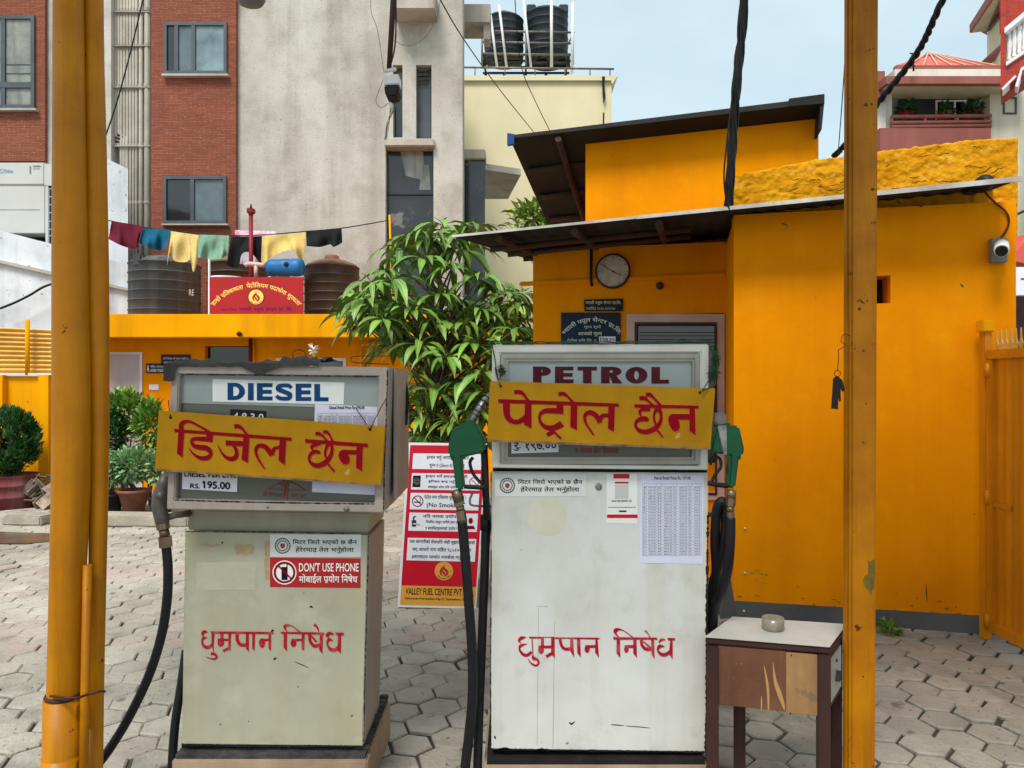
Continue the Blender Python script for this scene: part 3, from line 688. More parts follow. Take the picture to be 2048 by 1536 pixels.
b = MB(); b.tube([P(1827, 142, 21), P(1827, 106, 21)], .025, 6); b.tube([P(1820, 107, 21), P(1838, 107, 21)], .02, 6); b.tube([P(1823, 110, 21), P(1833, 110, 21)], .015, 6); b.build('aerial', m_blackm, h)
# balcony inside
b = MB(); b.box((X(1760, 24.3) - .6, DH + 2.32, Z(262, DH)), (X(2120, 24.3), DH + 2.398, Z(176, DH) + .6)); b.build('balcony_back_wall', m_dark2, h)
pbk = FR(DH + 2.3)
window(h, pbk, 1872, 200, 1945, 252, [(0, m_gl_blue), (.28, m_gl_dark), (.52, m_gl_teal), (.82, m_gl_dark)], 3, .02, m_pvc_w)
b = MB()
for yy in (232, 244, 252): b.tube([P(1782, yy + 2, DH - .15), P(1982, yy, DH - .15)], .06, 6)
for px in (1784, 1850, 1915, 1980): b.tube([P(px, 232, DH - .15), P(px, 256, DH - .15)], .04, 6)
b.build('balcony_rail', m_maroon, h)
window(h, ph, 2007, 194, 2034, 228, [(0, m_gl_blue)], 3, .03)
b = MB(); b.pb(FR(DH), 1756, 205, 1772, 300, .05, .045); b.build('shutter', m_pvc_w, h)
rng = random.Random(5)
for k, (px, py, rr, lab) in enumerate([(1811, 232, .3, 'bushy plant in a red pot on the maroon balcony, left end'), (1890, 242, .25, 'low plant at the middle of the maroon balcony rail'), (1965, 228, .45, 'tall dark plant at the right end of the maroon balcony'), (1940, 240, .28, 'small reddish plant beside the tall balcony plant')]):
    t = thing('balcony_plant', P(px, 258, DH + .5), lab, 'potted plant', 'plants on the maroon balcony')
    m = MB(); clump(m, P(px, py - 8, DH + .5), (rr * .8, rr * .8, rr * 1.4), 160, .22, .08, rng); m.build('foliage', m_leaf_d, t)
    m = MB(); c = P(px, 255, DH + .5); m.lathe(c, [(.14, 0), (.22, .42), (.24, .44), (.2, .44), (.16, .4), (0, .4)], 14); m.build('pot', m_pot if k in (0, 3) else m_terra, t)
# brick balcony nearer, far right
DK = 14.0; pk_ = FR(DK)
bh = thing('brick_balcony_house', (X(2040, DK), DK, 0), 'red brick house with white balustrade at the right picture edge', 'house')
b = MB(); b.prism([(X(2080, 14.8), DK + .8, 0), (X(2400, DK), DK + .8, 0), (X(2400, DK), DK + .8, Z(-200, DK)), (X(2080, 14.8), DK + .8, Z(-200, DK))], (4, 5, 0)); b.build('wall', m_offwhite, bh)
b = MB(); b.prism([P(2001, -60, DK), P(2012, -60, DK), P(2012, 80, DK), P(2012, 128, DK), P(2120, 60, DK), P(2120, 100, DK), P(2001, 180, DK)], (.5, .75, 0)); b.build('brick_parapet', m_brick2, bh)
b = MB(); b.pp(pk_, [(2012.5, -60), (2120, -60), (2120, -10), (2012.5, 60)], -.45, .2); b.build('brick_pier', m_brick2, bh)
b = MB(); b.prism([P(2009, 66, DK - .05), P(2120, -25, DK - .05), P(2120, -37, DK - .05), P(2009, 56, DK - .05)], (.19, .28, 0)); b.prism([P(2012, 124, DK - .05), P(2120, 52, DK - .05), P(2120, 59, DK - .05), P(2012, 131, DK - .05)], (.18, .26, 0)); b.build('coping', m_balus, bh)
for k in range(6):
    px = 2018 + k * 10; yb = 124 - (px - 2012) * .667; yt = 64 - (px - 2009) * .82
    m = MB(); c = P(px, yb, DK + .1); hh = (yb - yt) / F * DK
    m.lathe(c, [(.035, 0), (.035, .08 * hh), (.022, .12 * hh), (.042, .35 * hh), (.046, .5 * hh), (.026, .8 * hh), (.02, .9 * hh), (.034, .93 * hh), (.034, hh)], 14); m.build('baluster', m_balus, bh)
b = MB(); b.prism([P(2003, 177, DK - .02), P(2030, 150, DK - .02), P(2033, 153, DK - .02), P(2006, 180, DK - .02)], (.2, .3, 0)); b.prism([P(2030, 172, DK - .02), P(2042, 135, DK - .02), P(2060, 128, DK - .02), P(2060, 134, DK - .02), (P(2045, 140, DK - .02)), P(2036, 174, DK - .02)], (.2, .3, 0)); b.build('gable_trim', m_balus, bh)
# upper roof overhang behind it
DG = 18.0
gh = thing('overhanging_roof_house', (X(2040, DG), DG + 2, 0), 'pale house with wide maroon edged roof overhang, behind the brick balcony', 'house')
ga, gb = (1974, 30.0), (2040, 25.0)          # its street wall runs from far (a) to near (b)
def G(t, py0, py1): d = ga[1] + (gb[1] - ga[1]) * t; return P(ga[0] + (gb[0] - ga[0]) * t, py0 + (py1 - py0) * t, d)
b = MB(); q = [G(0, 40, 0), G(1, 0, -120)]; lo_ = [V((p.x, p.y, 0)) for p in q]; b.prism([q[0], q[1], lo_[1], lo_[0]], (5, 3, 0)); b.build('wall', m_cream, gh)
b = MB(); o_ = V((-.02, -.02, 0)); b.add([G(0, 55, 0) + o_, G(1, -40, -40) + o_, G(1, -10, -10) + o_, G(0, 70, 0) + o_], [[0, 1, 2, 3]]); gw = MB(); gw.prism([G(.02, 53, 53) + o_, G(.9, -20, -26) + o_, G(.9, 0, -2) + o_, G(.02, 70, 70) + o_], (-.03, -.02, 0)); gw.build('window', m_gl_dark, gh)
b = MB(); e0, e1 = P(1939, 50, 29.4), P(2006, -58, 24.4); b.prism([e0, e1, e1 + V((0, 0, -.34)), e0 + V((0, 0, -.28))], (.12, .1, 0)); b.prism([e0 + V((.12, .1, -.02)), e1 + V((.12, .1, -.02)), e1 + V((3, 2, .3)), e0 + V((3, 2.4, .3))], (0, 0, .12)); b.build('roof', m_maroon, gh)
b = MB(); b.prism([e0 + V((.12, .1, -.27)), e1 + V((.12, .1, -.32)), G(1, -45, -60), G(0, 62, 0)], (0, 0, .03)); b.build('soffit', m_soffit, gh)
b = MB(); b.prism([P(1962, 124, 29), P(2020, 72, 27), P(2020, 84, 27), P(1968, 129, 29)], (.3, .5, 0)); b.build('lower_eave', m_maroon, gh)
# little things glimpsed right of the yellow wall
b = MB(); b.prism([P(2020, 520, 9), P(2060, 470, 9), P(2090, 490, 9), P(2090, 535, 9)], (0, 1.2, .2)); tag(b.build('awning', m_rooft), 'faded red awning glimpsed past the right end of the yellow wall', 'awning')
sg = thing('sign_board', P(2050, 590, 8.6), 'white shop board glimpsed under the red awning at the right edge', 'sign')
b = MB(); b.pb(FR(8.6), 2031, 534, 2100, 590, 0, .05); b.build('panel', m_flexw, sg)
b = MB(); b.pb(FR(8.6), 2042, 556, 2070, 560, .002, .001); b.build('lettering', m_inkfaint, sg)
b = MB(); b.box((X(2020, 9.5), 9.5, 0), (X(2150, 9.5), 9.7, Z(592, 9.5))); tag(b.build('shutter', m_wooddk), 'dark brown shutter below the white shop board at the right edge', 'shutter')

# ================================================================ WHITE HOUSE, AC, SOLAR PANEL (left)
wh = thing('white_house', P(120, 768, 12) * 1, 'whitewashed building with sloping stair parapet behind the yellow pipes', 'building'); wh.location.z = 0
b = MB(); b.prism([P(-300, 420, 12), P(0, 461, 12), P(108, 489, 12), P(262, 531, 12), P(262, 1000, 12), P(-300, 1000, 12)], (-.2, .35, 0)); b.build('parapet', m_white_wall, wh)
b = MB(); b.prism([P(112, 290, 12.9), P(205, 313, 12.9), P(256, 338, 12.9), P(256, 1000, 12.9), P(112, 1000, 12.9)], (-.95, 1.6, 0)); b.build('stair_wall', m_white_wall, wh)
b = MB(); b.prism([P(-300, 480, 11.93), P(0, 520, 11.93), P(108, 544, 11.93), P(264, 578, 11.93), P(264, 583, 11.93), P(108, 551, 11.93), P(0, 526, 11.93), P(-300, 488, 11.93)], (0, .068, 0)); b.build('ledge', m_concrete2, wh)
b = MB(); b.tube(pxpath([(0, 617, 11.8), (30, 605, 11.8), (60, 590, 11.8), (85, 575, 11.8), (108, 567, 11.8), (140, 562, 11.8)]), .018, 6); tag(b.build('cable', m_black), 'black cable strung across the whitewashed wall', 'cable')
D3 = 12.55; pa = FR(D3)
ac = thing('ac_outdoor_unit', P(40, 475, D3), 'large pale grey outdoor air conditioner above the whitewashed parapet', 'air conditioner')
b = MB(); b.pb(pa, -90, 325, 88, 369, .02, .75); b.pb(pa, -90, 372, 90, 467, .02, .75); b.build('casing', m_ac, ac, bev=.012)
b = MB(); b.pb(pa, 88.6, 328, 112, 371, .015, .73); b.pb(pa, -88, 369.3, 87, 371.6, .0, .7); b.pb(pa, 91, 372, 96, 495, .01, .6); b.build('side_casing', m_ac, ac)
b = MB(); b.pb(pa, 95, 372, 118, 540, -.02, .1); b.build('coil_grille', m_solar, ac)
b = MB()
for yy in (377, 393, 409, 425, 442, 458, 471, 488): b.pb(pa, 96, yy, 118, yy + 1, -.005, .012)
for xx in (97, ): b.pb(pa, xx, 376, xx + 1, 500, -.004, .012)
b.build('grille_bars', m_balus, ac)
b = MB(); b.pb(pa, -60, 418, 79, 419.5, .026, .006); b.build('crease', m_concrete2, ac)
b = MB(); text(b, 'Midea', pa, (7, 338, 26, 346), .024); b2 = Ink(pa, off=.024); b2.arc(3, 342, 3.5, 1.2, 30, 300)
b.v += []; o_ = b.build('lettering', m_teal, ac); b2.m.build('logo', m_teal, ac)
b = MB(); b.pb(pa, 66, 331, 81, 334, .024, .002); b.pb(pa, 66, 337, 79, 338, .024, .002); b.pb(pa, 59, 332, 62, 348, .024, .002); b.build('rating_label', m_camg, ac)
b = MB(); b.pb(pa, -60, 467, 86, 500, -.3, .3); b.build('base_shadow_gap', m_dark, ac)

# ================================================================ YELLOW BOUNDARY WALL + CORRUGATED FENCE (left)
DY = 9.9; py_ = FR(DY)
b = MB(); b.box((X(-420, DY), DY, 0), (X(150, DY), DY + .22, Z(752, DY)))
for px in (-180, -88, 3, 94): b.box((X(px - 9, DY), DY - .09, 0), (X(px + 11, DY), DY - .002, Z(750, DY)))
tag(b.build('boundary_wall', m_yel2), 'low bright yellow wall with raised piers under the corrugated sheet', 'wall')
cf = thing('corrugated_fence', P(50, 745, DY + .1), 'yellow corrugated metal sheet fence on top of the low yellow wall', 'fence')
m = MB(); n = 120; x0, x1 = X(-300, DY), X(150, DY); za, zb_ = Z(746, DY), Z(642, DY); vs = []
for k in range(n + 1):
    z = za + (zb_ - za) * k / n; yy = DY + .08 + .022 * math.sin(k * 2 * math.pi / 12)
    vs += [(x0, yy, z + .0), (x1, yy, z - .12 * k / n)]
m.add(vs, [[2 * k, 2 * k + 1, 2 * k + 3, 2 * k + 2] for k in range(n)], True); m.build('sheet', m_galv, cf)
m = MB()
for px in (-180, -60, 53): m.tube([(X(px, DY - .05), DY - .03, Z(750, DY)), (X(px, DY - .05), DY - .03, Z(640, DY))], .028, 10)
m.build('post', m_yel2, cf)
m = MB(); m.box((x0, DY - .05, za - .03), (x1, DY + .12, za - .002)); m.build('rail', m_pvc_w, cf)

# ================================================================ TOILET BLOCK
DT = 10.7; pt_ = FR(DT); pf = FR(10.2)
tb = thing('toilet_block', (X(500, DT), DT, 0), 'low yellow toilet block with deep parapet band and pale door', 'building')
b = MB(); wallholes(b, (0, DT, 0), (1, 0, 0), (0, -1, 0), (X(140, DT), X(1040, DT)), (0, Z(640, DT)), [(X(410, DT), X(500, DT), Z(790, DT), Z(692, DT)), (X(552, DT), X(692, DT), Z(800, DT), Z(716, DT))], .2)
b.box((X(140, DT), DT + .6, 0), (X(1040, DT), DT + 3, Z(640, DT))); b.build('wall', m_yel, tb)
b = MB(); b.box((X(150, 10.2), 10.2, Z(675, 10.2)), (X(1000, 10.2), 10.35, Z(628, 10.2))); b.build('parapet', m_yel2, tb, bev=.01)
b = MB(); b.box((X(150, 10.2), 10.352, Z(665, 10.2)), (X(1000, 10.2), DT + 3, Z(650, 10.2))); b.build('roof_slab', m_concrete2, tb)
b = MB(); b.pb(pt_, 412, 694, 498, 788, -.1, .05); b.build('window', m_gl_dark, tb)
w_ = window(tb, pt_, 552, 716, 692, 800, [(0, m_gl_blue), (.5, m_gl_blue)], 6, .02, m_pvc_w)
dr = window(tb, pt_, 205, 704, 284, 975, [(0, m_door)], 5, .03, m_pvc_w, rec=.015); dr.name = 'door'
b = MB(); b.pb(pt_, 218, 787, 278, 789, .018, .01); b.build('door_rail', m_concrete2, dr)
b = MB(); b.lathe(pt_.at(279, 787, .03), [(.02, 0), (.02, .03), (0, .035)], 10, (0, -1, 0)); b.pb(pt_, 274, 784, 284, 790, .034, .01); b.build('door_bolt', m_redpole, dr)
def drainpipe(px, d, y0, y1, r, mat, lab, cat='pipe'):
    m = MB(); m.tube([P(px, y0, d), P(px, y1, d)], r, 10); return tag(m.build('pipe', mat), lab, cat)
drainpipe(501, 10.62, 676, 960, .028, m_redpole, 'dark red vertical pipe on the toilet block below the parapet')
drainpipe(507, 10.64, 676, 960, .02, m_yel2, 'thin yellow vertical pipe beside the dark red one')
m = MB(); m.tube(pxpath([(722, 690, 10.62), (722, 800, 10.62)], 2), .025, 8); m.tube(pxpath([(722, 690, 10.62), (745, 688, 10.62), (770, 690, 10.62)], 2), .02, 8); tag(m.build('pipe', m_yel2), 'yellow painted pipe bending along the wall left of the tree', 'pipe')
m = MB(); m.lathe(P(480, 668, 10.19), [(.03, 0), (.035, .04), (.012, .06), (.012, .1), (0, .1)], 10, (0, -1, 0)); tag(m.build('parapet_spout', m_rust), 'small rusty spout sticking out of the yellow parapet', 'spout')
s_ = thing('toilet_sign', pt_.at(310, 745, .02), 'navy sign reading LADIES TOILET beside the pale door', 'sign')
b = MB(); b.pb(pt_, 292, 727, 329, 746, .02, .015); b.build('panel', m_signnavy, s_)
b = MB(); text(b, 'महिला शौचालय', pt_, (301, 730, 327, 736), .0225); text(b, 'LADIES TOILET', pt_, (300, 738, 328, 743.5), .0225, .02); ik = Ink(pt_, off=.0225); ik.ell(296, 732, 1.4, 1.4); ik.shape([(294, 740), (298, 740), (297, 734), (295, 734)]); ik.stroke([(296, 740, 1.6), (296, 744, 1.6)], 1)
b.build('lettering', m_inkwhite, s_); ik.m.build('pictogram', m_inkwhite, s_)
s_ = thing('notice_sign', pt_.at(350, 738, .02), 'navy notice sign in small white script above the toilet sign', 'sign')
b = MB(); b.pb(pt_, 322, 709, 380, 739, .02, .015); b.build('panel', m_signnavy, s_)
b = MB(); text(b, 'यहाँ पिसाब गर्न सख्त मनाही छ।', pt_, (326, 714, 377, 720), .0225); text(b, 'कृपया शौचालय प्रयोग गर्नुहोला', pt_, (327, 722, 377, 728), .0225); b.build('lettering', m_inkwhite, s_)
b = MB(); b.pb(pt_, 298, 769, 317, 780, .012, .011); sw = b.build('switch_plate', m_paper, bev=.002); tag(sw, 'small white switch plate on the yellow wall under the toilet sign', 'switch')
# ---- on its roof
tank('water_tank', 330, 512, 640, 134, 12, m_tankgry, m_tankgry, 'grey domed water tank at the left end of the yellow roof', lid=False)
b = MB(); text(b, 'RE', FR(12 - .535), (378, 579, 388, 591), 0); rt = [o for o in bpy.data.objects if o.get('label', '').startswith('grey domed')][0]; b.build('lettering', m_inkwhite, rt)
b = MB(); b.box((X(270, 11.6), 11.5, Z(535, 11.6)), (X(290, 11.6), 11.7, Z(508, 11.6))); b.build('lifting_lug', m_tankgry, rt, bev=.03)
tank('water_tank', 664, 518, 640, 108, 11.6, m_tankbrn, m_tanktop, 'brown ribbed water tank with faded orange top, right of the red sign')
tank('water_tank', 478, 512, 640, 120, 13.2, m_tankbrn, m_tanktop, 'brown tank with orange top mostly hidden behind the red roof sign', lid=False)
dm = thing('blue_drum', P(571, 552, 10.75), 'bright blue plastic drum lying on its side behind the red roof sign', 'drum')
m = MB(); c = P(537, 536, 10.75); rr = 18 / F * 10.75; LL = 70 / F * 10.75
m.lathe(c, [(0, 0), (rr * .8, 0), (rr * .97, .03), (rr, .08), (rr * .94, .13), (rr, .18), (rr, LL * .6), (rr * .93, LL * .66), (rr, LL * .72), (rr, LL - .06), (rr * .9, LL), (0, LL)], 28, (1, -.1, 0)); m.build('body', m_bluedrum, dm)
m = MB(); m.lathe(c + V((LL * .6, -rr * .98, .03)), [(.035, 0), (.035, .04), (0, .04)], 12, (0, -1, 0)); m.build('cap', m_signblue, dm)
for px, lab in ((455, 'white basin rim showing above the red roof sign, left one'), (572, 'white basin rim showing above the red roof sign, right one')):
    m = MB(); m.lathe(P(px, 572, 11.2), [(.20, 0), (.26, .1), (.27, .12), (.25, .11), (.18, .02), (0, .02)], 24); tag(m.build('basin', m_paper), lab, 'basin', 'white basins behind the red sign')
pS = FR(10.6)
rs = thing('roof_sign', P(513, 630, 10.6), 'red painted roof sign with curved yellow writing and a flame emblem', 'sign')
b = MB(); b.pb(pS, 419, 554, 606, 628, 0, .03); b.build('panel', m_red, rs)
b = MB(); b.pb(pS, 416, 518, 419, 630, .0, .04); b.build('post', m_paper, rs)
b = MB(); text(b, '‘हाम्रो प्रतिबद्धता  पेट्रोलियम पदार्थमा शुद्धता’', pS, None, .002, .014, arc=(512, 690, 112, -48, 48, 14)); b.build('lettering', m_inkyel, rs)
b = MB(); text(b, 'भ्याली फ्युल सेन्टर प्रा. लि.', pS, (478, 613, 585, 624), .002, .012); text(b, 'आयल निगम', pS, (442, 616, 474, 621), .002); b.build('lettering', m_inkviol, rs)
def flame(pl, x, y, r, par, off, s_=1, border=True, mats=None):
    ik = Ink(pl, off=off); ik.ell(x, y, r, r, n=32); ik.m.build('emblem', m_inkyel if mats is None else mats, par)
    ik = Ink(pl, off=off + .0008)
    if border: ik.arc(x, y, r * .97, r * .07, n=32)
    ik.m.build('emblem_ring', m_ink, par)
    ik = Ink(pl, off=off + .0008)
    ik.stroke([(x + .02 * r, y - .68 * r, .02 * r), (x - .02 * r, y - .45 * r, .18 * r), (x - .25 * r, y - .1 * r, .3 * r), (x - .36 * r, y + .15 * r, .22 * r), (x - .25 * r, y + .42 * r, .12 * r), (x - .05 * r, y + .55 * r, .02 * r)])
    ik.stroke([(x + .02 * r, y - .55 * r, .05 * r), (x + .05 * r, y - .25 * r, .2 * r), (x + .3 * r, y, .28 * r), (x + .38 * r, y + .2 * r, .22 * r), (x + .25 * r, y + .42 * r, .2 * r), (x + .02 * r, y + .6 * r, .03 * r)])
    ik.stroke([(x - .12 * r, y - .02 * r, .06 * r), (x - .02 * r, y + .2 * r, .26 * r), (x + .12 * r, y + .42 * r, .1 * r)])
    ik.m.build('flame', m_red, par)
    b = MB(); text(b, 'नेपाल आयल निगम', pl, None, off + .0009, arc=(x, y, -r * .9, 55, -55, r * .2)); b.build('emblem_lettering', m_ink, par)
flame(pS, 512, 594, 16, rs, .002)
rp = thing('red_pole', P(502, 628, 10.9), 'dark red pole with a square cap rising behind the roof sign', 'pole')
m = MB(); m.tube([P(502, 640, 10.9), P(502, 425, 10.9)], .03, 12); m.tube([P(502, 432, 10.9), P(502, 424, 10.9)], [.03, .045], 12); m.build('shaft', m_redpole, rp)
m = MB(); c = P(502, 423, 10.9); m.box((c.x - .05, c.y - .05, c.z - .03), (c.x + .05, c.y + .05, c.z + .04)); m.build('cap', m_redpole, rp, bev=.008)
m = MB(); m.tube([P(502, 417, 10.9), P(502, 408, 10.9)], [.02, .008], 8); m.build('tip', m_blackm, rp)
m = MB(); m.tube(pxpath([(490, 531, 10.75), (500, 528, 10.75), (530, 531, 10.75)], 3), .035, 8); m.tube([P(512, 530, 10.75), P(512, 554, 10.75)], .03, 8); tag(m.build('pipe_tee', m_pink), 'pale yellow pipe tee standing above the red roof sign', 'pipe')
# clothesline and washing
m = MB(); lp = pxpath([(120, 424, 11), (222, 442, 11), (285, 454, 11), (341, 461, 11), (398, 467, 11), (460, 471, 11), (520, 470, 11), (610, 463, 11), (686, 456, 11), (775, 441, 11)], 6); m.tube(lp, .008, 6)
tag(m.build('clothesline', m_black), 'thin black washing line sagging across the yellow roof', 'clothesline')
b = MB(); b.tube([P(779, 430, 11), P(786, 640, 11)], .014, 8); tag(b.build('line_post', m_yel2), 'yellow post at the right end of the washing line', 'post')
def garment(name, top, bot, mat, lab, seed, d=11, sleeves=(), fold=.05):
    r_ = random.Random(seed); T = cr([(x, y) for x, y in top], 8); B = cr([(x, y) for x, y in bot], 8)
    nx, ny = 36, 14; m = MB(); ph_ = [r_.uniform(0, 6) for _ in range(6)]
    def samp(C, t):
        f = t * (len(C) - 1); i = min(int(f), len(C) - 2); q = f - i
        return C[i][0] * (1 - q) + C[i + 1][0] * q, C[i][1] * (1 - q) + C[i + 1][1] * q
    for side, k in ((-1, 1.), (1, .88)):
        vs = []
        for j in range(ny + 1):
            v = j / ny
            for i in range(nx + 1):
                u = i / nx; a = samp(T, u); c = samp(B, u)
                px = a[0] + (c[0] - a[0]) * v * k; py = a[1] + (c[1] - a[1]) * v * k
                dy = side * (.012 + .03 * v) + v * fold * (math.sin(u * 11 + ph_[0] + v * 2) + .6 * math.sin(u * 23 + ph_[1]) + .5 * math.sin(u * 5 + v * 5 + ph_[2]))
                vs.append(P(px, py, d + dy))
        m.add(vs, [[j * (nx + 1) + i, j * (nx + 1) + i + 1, (j + 1) * (nx + 1) + i + 1, (j + 1) * (nx + 1) + i] for j in range(ny) for i in range(nx)], True)
    o = m.build(name, None); t = o
    o.data.materials.append(mat); tag(o, lab, 'laundry', 'washing on the line')
    return o
garment('maroon_cloth', [(223, 443), (250, 446), (285, 452)], [(217, 478), (238, 489), (258, 496), (272, 497), (278, 484)], cloth('maroon_cotton', S(100, 16, 40)), 'maroon cloth pegged at the left end of the washing line', 1)
garment('teal_cloth', [(286, 456), (312, 458), (341, 460)], [(278, 486), (300, 496), (322, 501), (334, 490)], cloth('teal_cotton', S(10, 92, 122)), 'teal blue cloth hanging next to the maroon one', 2)
garment('patterned_shirt', [(341, 462), (368, 466), (398, 470)], [(334, 532), (340, 505), (350, 522), (372, 524), (380, 520), (387, 544), (396, 520)], M('cream_print_cotton', S(226, 204, 140), S(200, 170, 96), 60, .9), 'cream patterned shirt with dangling sleeves on the washing line', 3)
garment('sage_top', [(398, 469), (430, 470), (458, 471)], [(392, 515), (405, 516), (424, 519), (444, 516), (456, 508)], cloth('sage_cotton', S(126, 164, 138)), 'sage green top knotted at the front on the washing line', 4)
garment('black_trousers', [(462, 473), (495, 473), (524, 472)], [(453, 530), (476, 535), (484, 508), (500, 505), (515, 520), (522, 532)], cloth('black_cotton_a', S(22, 22, 26)), 'black trousers hanging directly behind the dark red pole', 5)
garment('towel', [(470, 460), (510, 461), (552, 462)], [(470, 472), (510, 472), (552, 471)], M('pink_print_towel', S(226, 206, 216), S(214, 120, 150), 20, .9), 'white and pink towel behind the dark red pole on the washing line', 6, d=11.25, fold=.01)
garment('yellow_cloth', [(524, 473), (560, 470), (611, 464)], [(524, 536), (535, 520), (555, 508), (585, 500), (598, 518), (608, 526)], cloth('pale_yellow_cotton', S(222, 192, 112)), 'bunched pale yellow cloth right of the black trousers', 7, fold=.05)
garment('black_shorts', [(612, 462), (650, 459), (683, 456)], [(613, 492), (640, 494), (660, 489), (668, 494), (685, 485)], cloth('black_cotton_b', S(24, 24, 26)), 'black shorts at the right end of the washing line', 8)
garment('lilac_cloth', [(478, 510), (495, 508), (512, 508)], [(480, 528), (495, 529), (510, 527)], cloth('lilac_cotton', S(204, 198, 214)), 'pale lilac cloth below the black trousers', 9, d=11.3, fold=.01)

# ================================================================ YELLOW OFFICE (right)
W0 = V((1.444, 4.88, 0)); WU = V((.974, -.225, 0)).normalized(); WN = V((-.225, -.974, 0)).normalized()
pw = PL(W0, WN)
def uw(px, py=768): return (pw.at(px, py) - W0).dot(WU)
of = thing('yellow_office', W0, 'yellow plastered station office with tin roof and grey skirting on the right', 'building')
uE = uw(2032)
hz = [pw.at(1752 - 14, 552).z, pw.at(1752, 607).z]
b = MB(); wallholes(b, W0, WU, WN, (0, uE), (0, 2.62), [(uw(1738), uw(1781), hz[1], hz[0])], .2)
b.prism([W0 - WN * .9 + V((0, 0, 0)), W0 + WU * uE - WN * .9, W0 + WU * uE - WN * .9 + V((0, 0, 2.6)), W0 - WN * .9 + V((0, 0, 2.6))], -WN * 3)
# recessed front and its return
RW = W0 - WN * 1.0                               # plane of the recess
pr_ = PL(RW, WN)
def ur(px): return (pr_.at(px, 768) - RW).dot(WU)
uL = ur(1066)
wx = (ur(1253), ur(1449)); wz = (.9, pr_.at(1350, 628).z)
wallholes(b, RW, WU, WN, (uL, .0), (0, 2.63), [(wx[0], wx[1], wz[0], wz[1])], .2)
b.prism([RW + WU * .002 + WN * .0, RW + WU * .15, RW + WU * .15 + V((0, 0, 2.6)), RW + WU * .002 + V((0, 0, 2.6))], WN * .995)
b.prism([RW + WU * uL - WN * .202, RW + WU * (uL + .2) - WN * .202, RW + WU * (uL + .2) - WN * .202 + V((0, 0, 2.62)), RW + WU * uL - WN * .202 + V((0, 0, 2.62))], -WN * 2.5)
b.build('wall', m_yel, of)
b = MB(); b.prism([W0 + WU * .004 + WN * .006, W0 + WU * uE + WN * .006, W0 + WU * uE + WN * .006 + V((0, 0, pw.at(1960, 1234).z + .01)), W0 + WU * .004 + WN * .006 + V((0, 0, pw.at(1500, 1203).z))], -WN * .004); b.build('skirting', m_grey_band, of)
b = MB(); hp = PL(W0 - WN * .19, WN); b.prism([W0 + WU * uw(1730) - WN * .202 + V((0, 0, hz[1] - .1)), W0 + WU * uw(1790) - WN * .202 + V((0, 0, hz[1] - .1)), W0 + WU * uw(1790) - WN * .202 + V((0, 0, hz[0] + .1)), W0 + WU * uw(1730) - WN * .202 + V((0, 0, hz[0] + .1))], -WN * .02); b.build('vent_hole', m_dark, of)
b = MB(); q0, q1 = ur(1040), 0
b.prism([RW + WU * q0 + WN * .03 + V((0, 0, pr_.at(1066, 572).z)), RW + WU * -.004 + WN * .03 + V((0, 0, pr_.at(1400, 556).z)), RW + WU * -.004 + WN * .03 + V((0, 0, pr_.at(1400, 556).z + .035)), RW + WU * q0 + WN * .03 + V((0, 0, pr_.at(1066, 572).z + .035))], -WN * .028); b.build('moulding', m_yel, of, bev=.008)
# roof: corrugated tin sheet with overhang, slightly tilted
def roofpt(s_, back): return None
A0 = pw.at(905, 473, .30); A1 = pw.at(2040, 358, .30)
e0 = PL(W0 + WN * .30, WN); A0 = e0.at(905, 473); A1 = e0.at(2045, 357)
dirA = (A1 - A0); 
m = MB(); n = 150; vs = []
bk = -WN * 2.4 + V((0, 0, .24))
for k in range(n + 1):
    p = A0 + dirA * (k / n); wv_ = V((0, 0, .005 * math.sin(k * 2 * math.pi / 5)))
    vs += [p + wv_, p + bk + wv_, p + wv_ + V((0, 0, .006)), p + bk + wv_ + V((0, 0, .006))]
fs = []
for k in range(n):
    a, c = 4 * k, 4 * k + 4
    fs += [[a, c, c + 1, a + 1], [a + 2, a + 3, c + 3, c + 2], [a, a + 2, c + 2, c]]
m.add(vs, fs, True)
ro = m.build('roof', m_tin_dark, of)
m = MB(); pe = [A0 + V((0, 0, .004)) + WN * .006, A1 + V((0, 0, .004)) + WN * .006]
mid = A0 + dirA * .36
m.prism([A0 + WN * .008 + V((0, 0, -.007)), mid + WN * .008 + V((0, 0, -.007)), mid + WN * .008 + V((0, 0, .010)), A0 + WN * .008 + V((0, 0, .008))], -WN * .006)
m.prism([mid + WN * .010 + V((0, 0, -.010)), A1 + WN * .010 + V((0, 0, -.017)), A1 + WN * .010 + V((0, 0, .013)), mid + WN * .010 + V((0, 0, .011))], -WN * .006)
m.build('roof_edge', m_tin_edge, ro)
m = MB()
for k, off in ((.1, .0), (.32, .0), (.62, 0)):
    pass
for bb in (.55, 1.1, 1.7): m.tube([A0 - WN * bb + WU * .12 + V((0, 0, -.05 + .1 * bb)), A0 + dirA * .46 - WN * bb + V((0, 0, -.05 + .1 * bb))], .022, 8)
for k in (.09, .24, .40): m.tube([A0 + dirA * k + WN * -.06 + V((0, 0, -.035)), A0 + dirA * k - WN * 2.2 + V((0, 0, .17))], .026, 8)
m.build('rafter', m_rust, ro)
